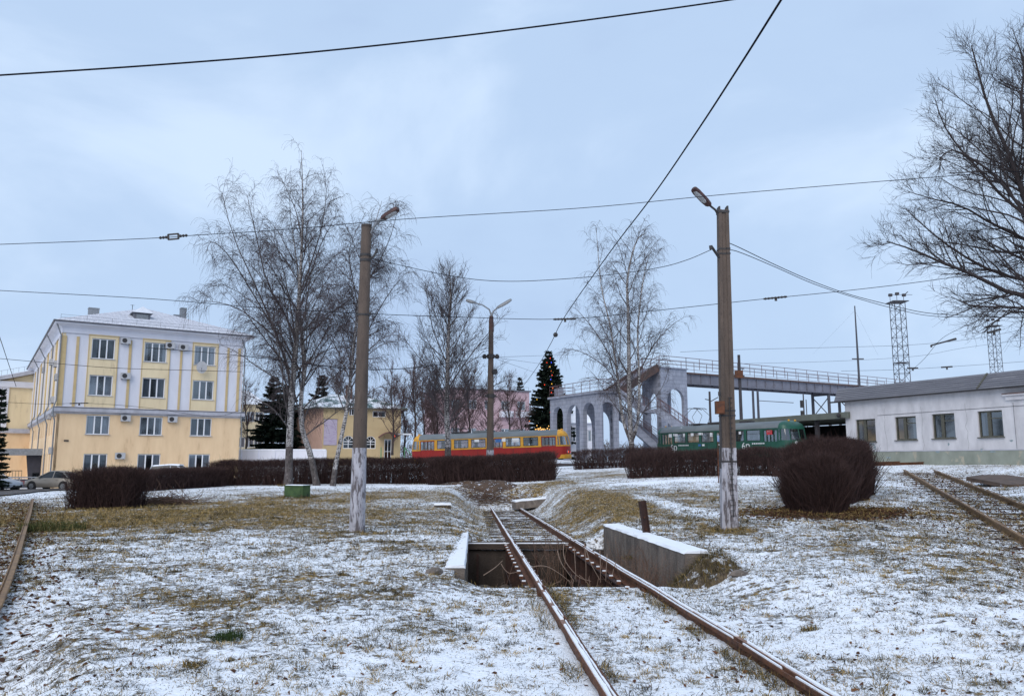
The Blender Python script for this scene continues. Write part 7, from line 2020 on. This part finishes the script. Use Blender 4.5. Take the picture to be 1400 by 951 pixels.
        strip_('end_cap', [ring(sx,2.42,.81,1,.01), ring(sx,2.62,.76,1), ring(sx,2.82,.62,.90), ring(sx,2.96,.42,.68), ring(sx,3.05,.16,.34), ring(sx,3.07,0.0,.02)], cap)
        m = MB(); rgs = [ring(sx,.36,.94,.92,.0), ring(sx,.40,1,.95,.06), ring(sx,.74,1,.95,.06), ring(sx,.78,.96,.93,.0)]; m.loft(rgs if sx > 0 else [r[::-1] for r in rgs], close=False, caps=False); obj('bumper', m, band if not green else M_greymetal, root, sm=45)
        for y in (-.72,.72):
            m = MB(); m.sphere((sx*(HL+.78),y,.98), .09, 10, 7); hl = obj('lamp', m, (M_lamp_r if sx > 0 else M_lamp_o) if not green else M_acw, root)
            m = MB(); m.tube([(sx*(HL+.72),y,.98),(sx*(HL+.82),y,.98)], .15, 12); obj('lamp_rim', m, M_greymetal, hl)
        for y in (-.35,.35):
            m = MB(); m.sphere((sx*(HL+.25),y,3.05), .08, 8, 6); obj('roof_marker', m, M_tramyel, root)
    # interior
    m = MB(); m.box((0,0,.88),(2*HL+.8,2*W-.12,.06)); m.box((0,W-.35,2.45),(2*HL,.3,.05)); obj('floor', m, M_traminside, root)
    m = MB()
    for i in range(13):
        x = -5.4+.88*i
        for y in (-.85,.85):
            if y < 0 and (i in (0,1,6,7,12)): continue
            m.box((x,y,1.25),(.42,.5,.08)); m.box((x-.2,y,1.52),(.06,.48,.55))
    for x in (-3.8,-1.4,1.2,3.9): m.tube([(x,-.5,.9),(x,-.5,2.5)], .02, 5); m.tube([(x,.5,.9),(x,.5,2.5)], .02, 5)
    obj('seats', m, M_dark, root)
    m = MB(); m.box((HL-.1,-.5,1.4),(.05,1.3,1.1)); m.box((-HL+.1,.3,1.3),(.05,1.5,1.0)); obj('partition', m, M_traminside, root)
    for x in (-3.2,3.2):
        m = MB(); m.box((x,0,.45),(2.6,1.6,.35))
        bg_ = obj('bogie', m, M_black, root)
        for dx in (-.95,.95):
            for y in (-.78,.78): m = MB(); m.tube([(x+dx,y-.06,.34),(x+dx,y+.06,.34)], .34, 14); obj('wheel', m, M_dark, bg_)
    m = MB(); m.box((-.5,0,3.14),(1.8,1.0,.16)); m.box((2.2,0,3.12),(.9,.7,.14)); obj('roof_box', m, M_tramroof if not green else M_mast, root)
    # pantograph
    px_ = -3.0 if green else -2.6; hgt = 1.25 if green else .32
    m = MB(); m.box((px_,0,3.14),(1.6,1.1,.08))
    for y in (-.5,.5):
        m.tube([(px_-.7,y,3.18),(px_-1.0,y*.9,3.18+hgt*.5),(px_-.25,y*.7,3.18+hgt)], .022, 4); m.tube([(px_+.7,y,3.18),(px_+1.0,y*.9,3.18+hgt*.5),(px_+.25,y*.7,3.18+hgt)], .022, 4)
    for dx in (-.28,.28): m.tube([(px_+dx,-.85,3.12+hgt),(px_+dx,-.6,3.20+hgt),(px_+dx,.6,3.20+hgt),(px_+dx,.85,3.12+hgt)], .03, 5)
    obj('pantograph', m, M_mast, root)
    return root
TR1L, TR1R = P(566,638.5,77.0), P(779.5,632.0,74.0)
t1 = tram('red and yellow old tram passing behind the long clipped hedge', TR1L, TR1R, M_tramred, M_tramyel, M_tramyel)
t1.scale = (1.08, 1, 1)
TR2L, TR2R = P(905,632.5,69.5), P(1101,632.5,57.2)
t2 = tram('dark green old tram with white lettering beside the open shed', TR2L, TR2R, M_tramgreen, M_tramgreen, M_tramgreen, green=True)
for x, s, sz in ((-4.9,'6р',.72),(2.7,'6р',.72)):
    lm = text_mesh(s, sz); lm.materials.append(M_letters); obj('lettering', lm, None, t2, (x,-1.268,1.02), (math.pi/2,0,0))
def decal(root, x, z, w, h, mat): m = MB(); m.box((x,-1.262,z),(w,.012,h)); return obj('sticker', m, mat, root)
for k in range(7): decal(t2, -3.9+.17*k, 1.42, .11, .09, M_letters); decal(t2, 3.75+.17*k, 1.42, .11, .09, M_letters)
decal(t2, -1.6, 1.40, .3, .16, M_blueprint); decal(t2, -1.2, 1.40, .25, .15, M_letters); decal(t2, .8, 1.40, 1.0, .10, M_letters); decal(t2, 1.7,1.42,.3,.12,M_blueprint)
def wsticker(root, x, z, w, h, mat): m = MB(); m.box((x,-1.235,z),(w,.012,h)); return obj('sticker', m, mat, root)
for x, z, w, h, mt in ((-4.9,2.25,.35,.28,M_letters),(-4.3,2.30,.5,.2,M_letters),(-3.3,2.25,.25,.3,M_letters),(-2.4,2.27,.3,.25,M_letters),(-1.5,2.3,.5,.18,M_letters),(-.35,2.2,.25,.3,M_letters),(2.55,2.25,.22,.2,M_letters),(5.3,2.2,.5,.32,M_redprint),(5.3,2.27,.36,.09,M_letters)): wsticker(t2, x, z, w, h, mt)
m = MB(); m.box((.75,-1.262,1.86),(.95,.014,.5)); pst = obj('poster', m, pm('poster_blue',(0.05,.18,.5),(.5,.6,.75),2,.5), t2)
m = MB(); m.box((.95,-1.271,1.72),(.5,.006,.2)); obj('poster_patch', m, M_redprint, pst)
m = MB(); m.box((6.95,-.55,1.42),(.02,.35,.22),(0,0,-.9)); m.box((6.75,-.95,1.15),(.02,.6,.16),(0,0,-.95)); obj('number_plate', m, M_letters, t2)
for x, z, w, h, mt in ((1.0,2.2,.5,.3,M_blueprint),(1.5,2.25,.35,.3,M_letters),(2.5,2.2,.6,.35,M_letters),(-.9,2.25,.4,.25,M_letters)): wsticker(t1, x, z, w, h, mt)

# ------------------------------------------------------------------ parked cars
M_tyre = M_black
def car(label, loc, rotz, mat, kind='sedan'):
    r_ = thing('parked_car', label, 'car', loc, rotz)
    Lh = 2.2
    # stations along x: bottom z, belt z, half width
    st = [(-2.2,.42,.60,.62),(-2.12,.30,.74,.76),(-1.6,.24,.90,.84),(-.6,.22,.94,.87),(.5,.22,.93,.87),(1.2,.22,.90,.86),(1.75,.24,.80,.82),(2.1,.30,.66,.72),(2.2,.40,.55,.58)]
    if kind == 'hatch': st[0] = (-2.1,.42,.85,.68); st[1] = (-2.05,.3,.95,.78)
    m = MB(); rings = []
    for x,zb,zt,w in st:
        rings.append([Vector((x,-w*.92,zb)),Vector((x,-w,zb+.12)),Vector((x,-w*1.0,(zb+zt)/2+.05)),Vector((x,-w*.93,zt)),Vector((x,-w*.5,zt+.05)),Vector((x,w*.5,zt+.05)),Vector((x,w*.93,zt)),Vector((x,w,(zb+zt)/2+.05)),Vector((x,w,zb+.12)),Vector((x,w*.92,zb))])
    m.loft(rings); obj('body', m, mat, r_, sm=40)
    gh = [(-1.75,.92,.78,.0),(-1.15,1.36,.62,0),(-.5,1.47,.60,0),(.1,1.45,.60,0),(1.15,.92,.76,0)] if kind == 'sedan' else [(-2.0,.98,.76,0),(-1.75,1.42,.62,0),(-.5,1.50,.61,0),(.1,1.46,.6,0),(1.1,.92,.76,0)]
    m = MB(); rings = [[Vector((x,-.76,.90)),Vector((x,-w,z-.03)),Vector((x,-w*.7,z+.02)),Vector((x,w*.7,z+.02)),Vector((x,w,z-.03)),Vector((x,.76,.90))] for x,z,w,_ in gh]
    m.loft(rings); obj('window', m, M_glassblk, r_, sm=30)
    m = MB(); rf = gh[1:4]; rings = [[Vector((x,-w-.012,z-.07)),Vector((x,-w*.7,z+.035)),Vector((x,w*.7,z+.035)),Vector((x,w+.012,z-.07))] for x,z,w,_ in rf]; m.loft(rings)
    for s in (-1,1):
        for a,b in ((gh[0],gh[1]),(gh[4],gh[3])): m.tube([Vector((a[0],s*.77,.90)), Vector((b[0],s*(b[2]+.01),b[1]-.04))], .04, 6)
        m.tube([Vector((-.35,s*.775,.9)), Vector((-.4,s*.615,1.44))], .035, 6)
    obj('roof', m, mat, r_, sm=40)
    for x in (-1.35,1.35):
        for y in (-.78,.78):
            m = MB(); m.tube([(x,y-.11,.32),(x,y+.11,.32)], .325, 18); w_ = obj('wheel', m, M_tyre, r_, sm=40)
            s = -1 if y < 0 else 1
            m = MB(); m.tube([(x,y+s*.108,.32),(x,y+s*.122,.32)], .20, 12)
            for k in range(5): a = k*1.257; m.span((x,y+s*.122,.32),(x+.2*math.cos(a),y+s*.122,.32+.2*math.sin(a)), .05,.03)
            obj('rim', m, M_greymetal, w_)
            m = MB(); m.tube([(x,y+s*.075,.33),(x,y+s*.09,.33)], .39, 18); obj('wheel_arch', m, M_black, w_)
    for s in (-1,1):
        m = MB(); m.sphere((2.03,s*.56,.66), .16, 8, 6, (.8,1,.55)); obj('headlight', m, M_glasslamp, r_)
        m = MB(); m.box((.75,s*.93,.99),(.14,.18,.12)); obj('wing_mirror', m, mat, r_)
        m = MB(); m.box((-2.1,s*.6,.72),(.10,.22,.14)); obj('tail_light', m, M_redprint, r_)
        for x in (-.75,.25): m = MB(); m.box((x,s*.868,.80),(.2,.02,.035)); obj('door_handle', m, mat, r_)
    m = MB(); m.box((2.16,0,.42),(.10,1.0,.16)); obj('grille', m, M_black, r_)
    m = MB(); m.box((2.21,0,.50),(.02,.52,.11)); obj('number_plate', m, M_letters, r_)
    return r_
M_glassblk = pm('car_glass', (0.02,0.024,0.028), (0.03,0.034,0.038), 2, .08)
M_carbeige = pm('silver_beige_paint', (0.34,0.31,0.27), (0.31,0.28,0.245), 2, .35, metallic=.35, spots=(0.2,0.17,0.14), spot_scale=3, spot_at=.66)
M_carwhite = pm('white_paint', (0.55,0.57,0.62), (0.5,0.52,0.56), 2, .35)
def carat(px, py, Y_, rz, *a): p = P(px, py, Y_); return car(a[0], (p.x,p.y,p.z), rz, *a[1:])
car1 = carat(74.5, 669.2, 64.0, R(180-8), 'silver beige saloon car partly hidden by the square hedge block', M_carbeige)
car2 = carat(-13, 671.5, 62.0, R(-6), 'pale silver car with only its bonnet showing at the left edge', M_carwhite)
car3 = carat(243, 663.5, 60.0, R(4), 'snow covered white car whose roof shows above the straight hedge', M_carwhite, 'hatch')
m = MB(); rings = [[Vector((x,-.55,z-.02)),Vector((x,-.4,z+.07)),Vector((x,.4,z+.07)),Vector((x,.55,z-.02))] for x,z in ((-1.7,1.44),(-.5,1.53),(.2,1.49))]; m.loft(rings); obj('roof_snow', m, M_snow, car3)
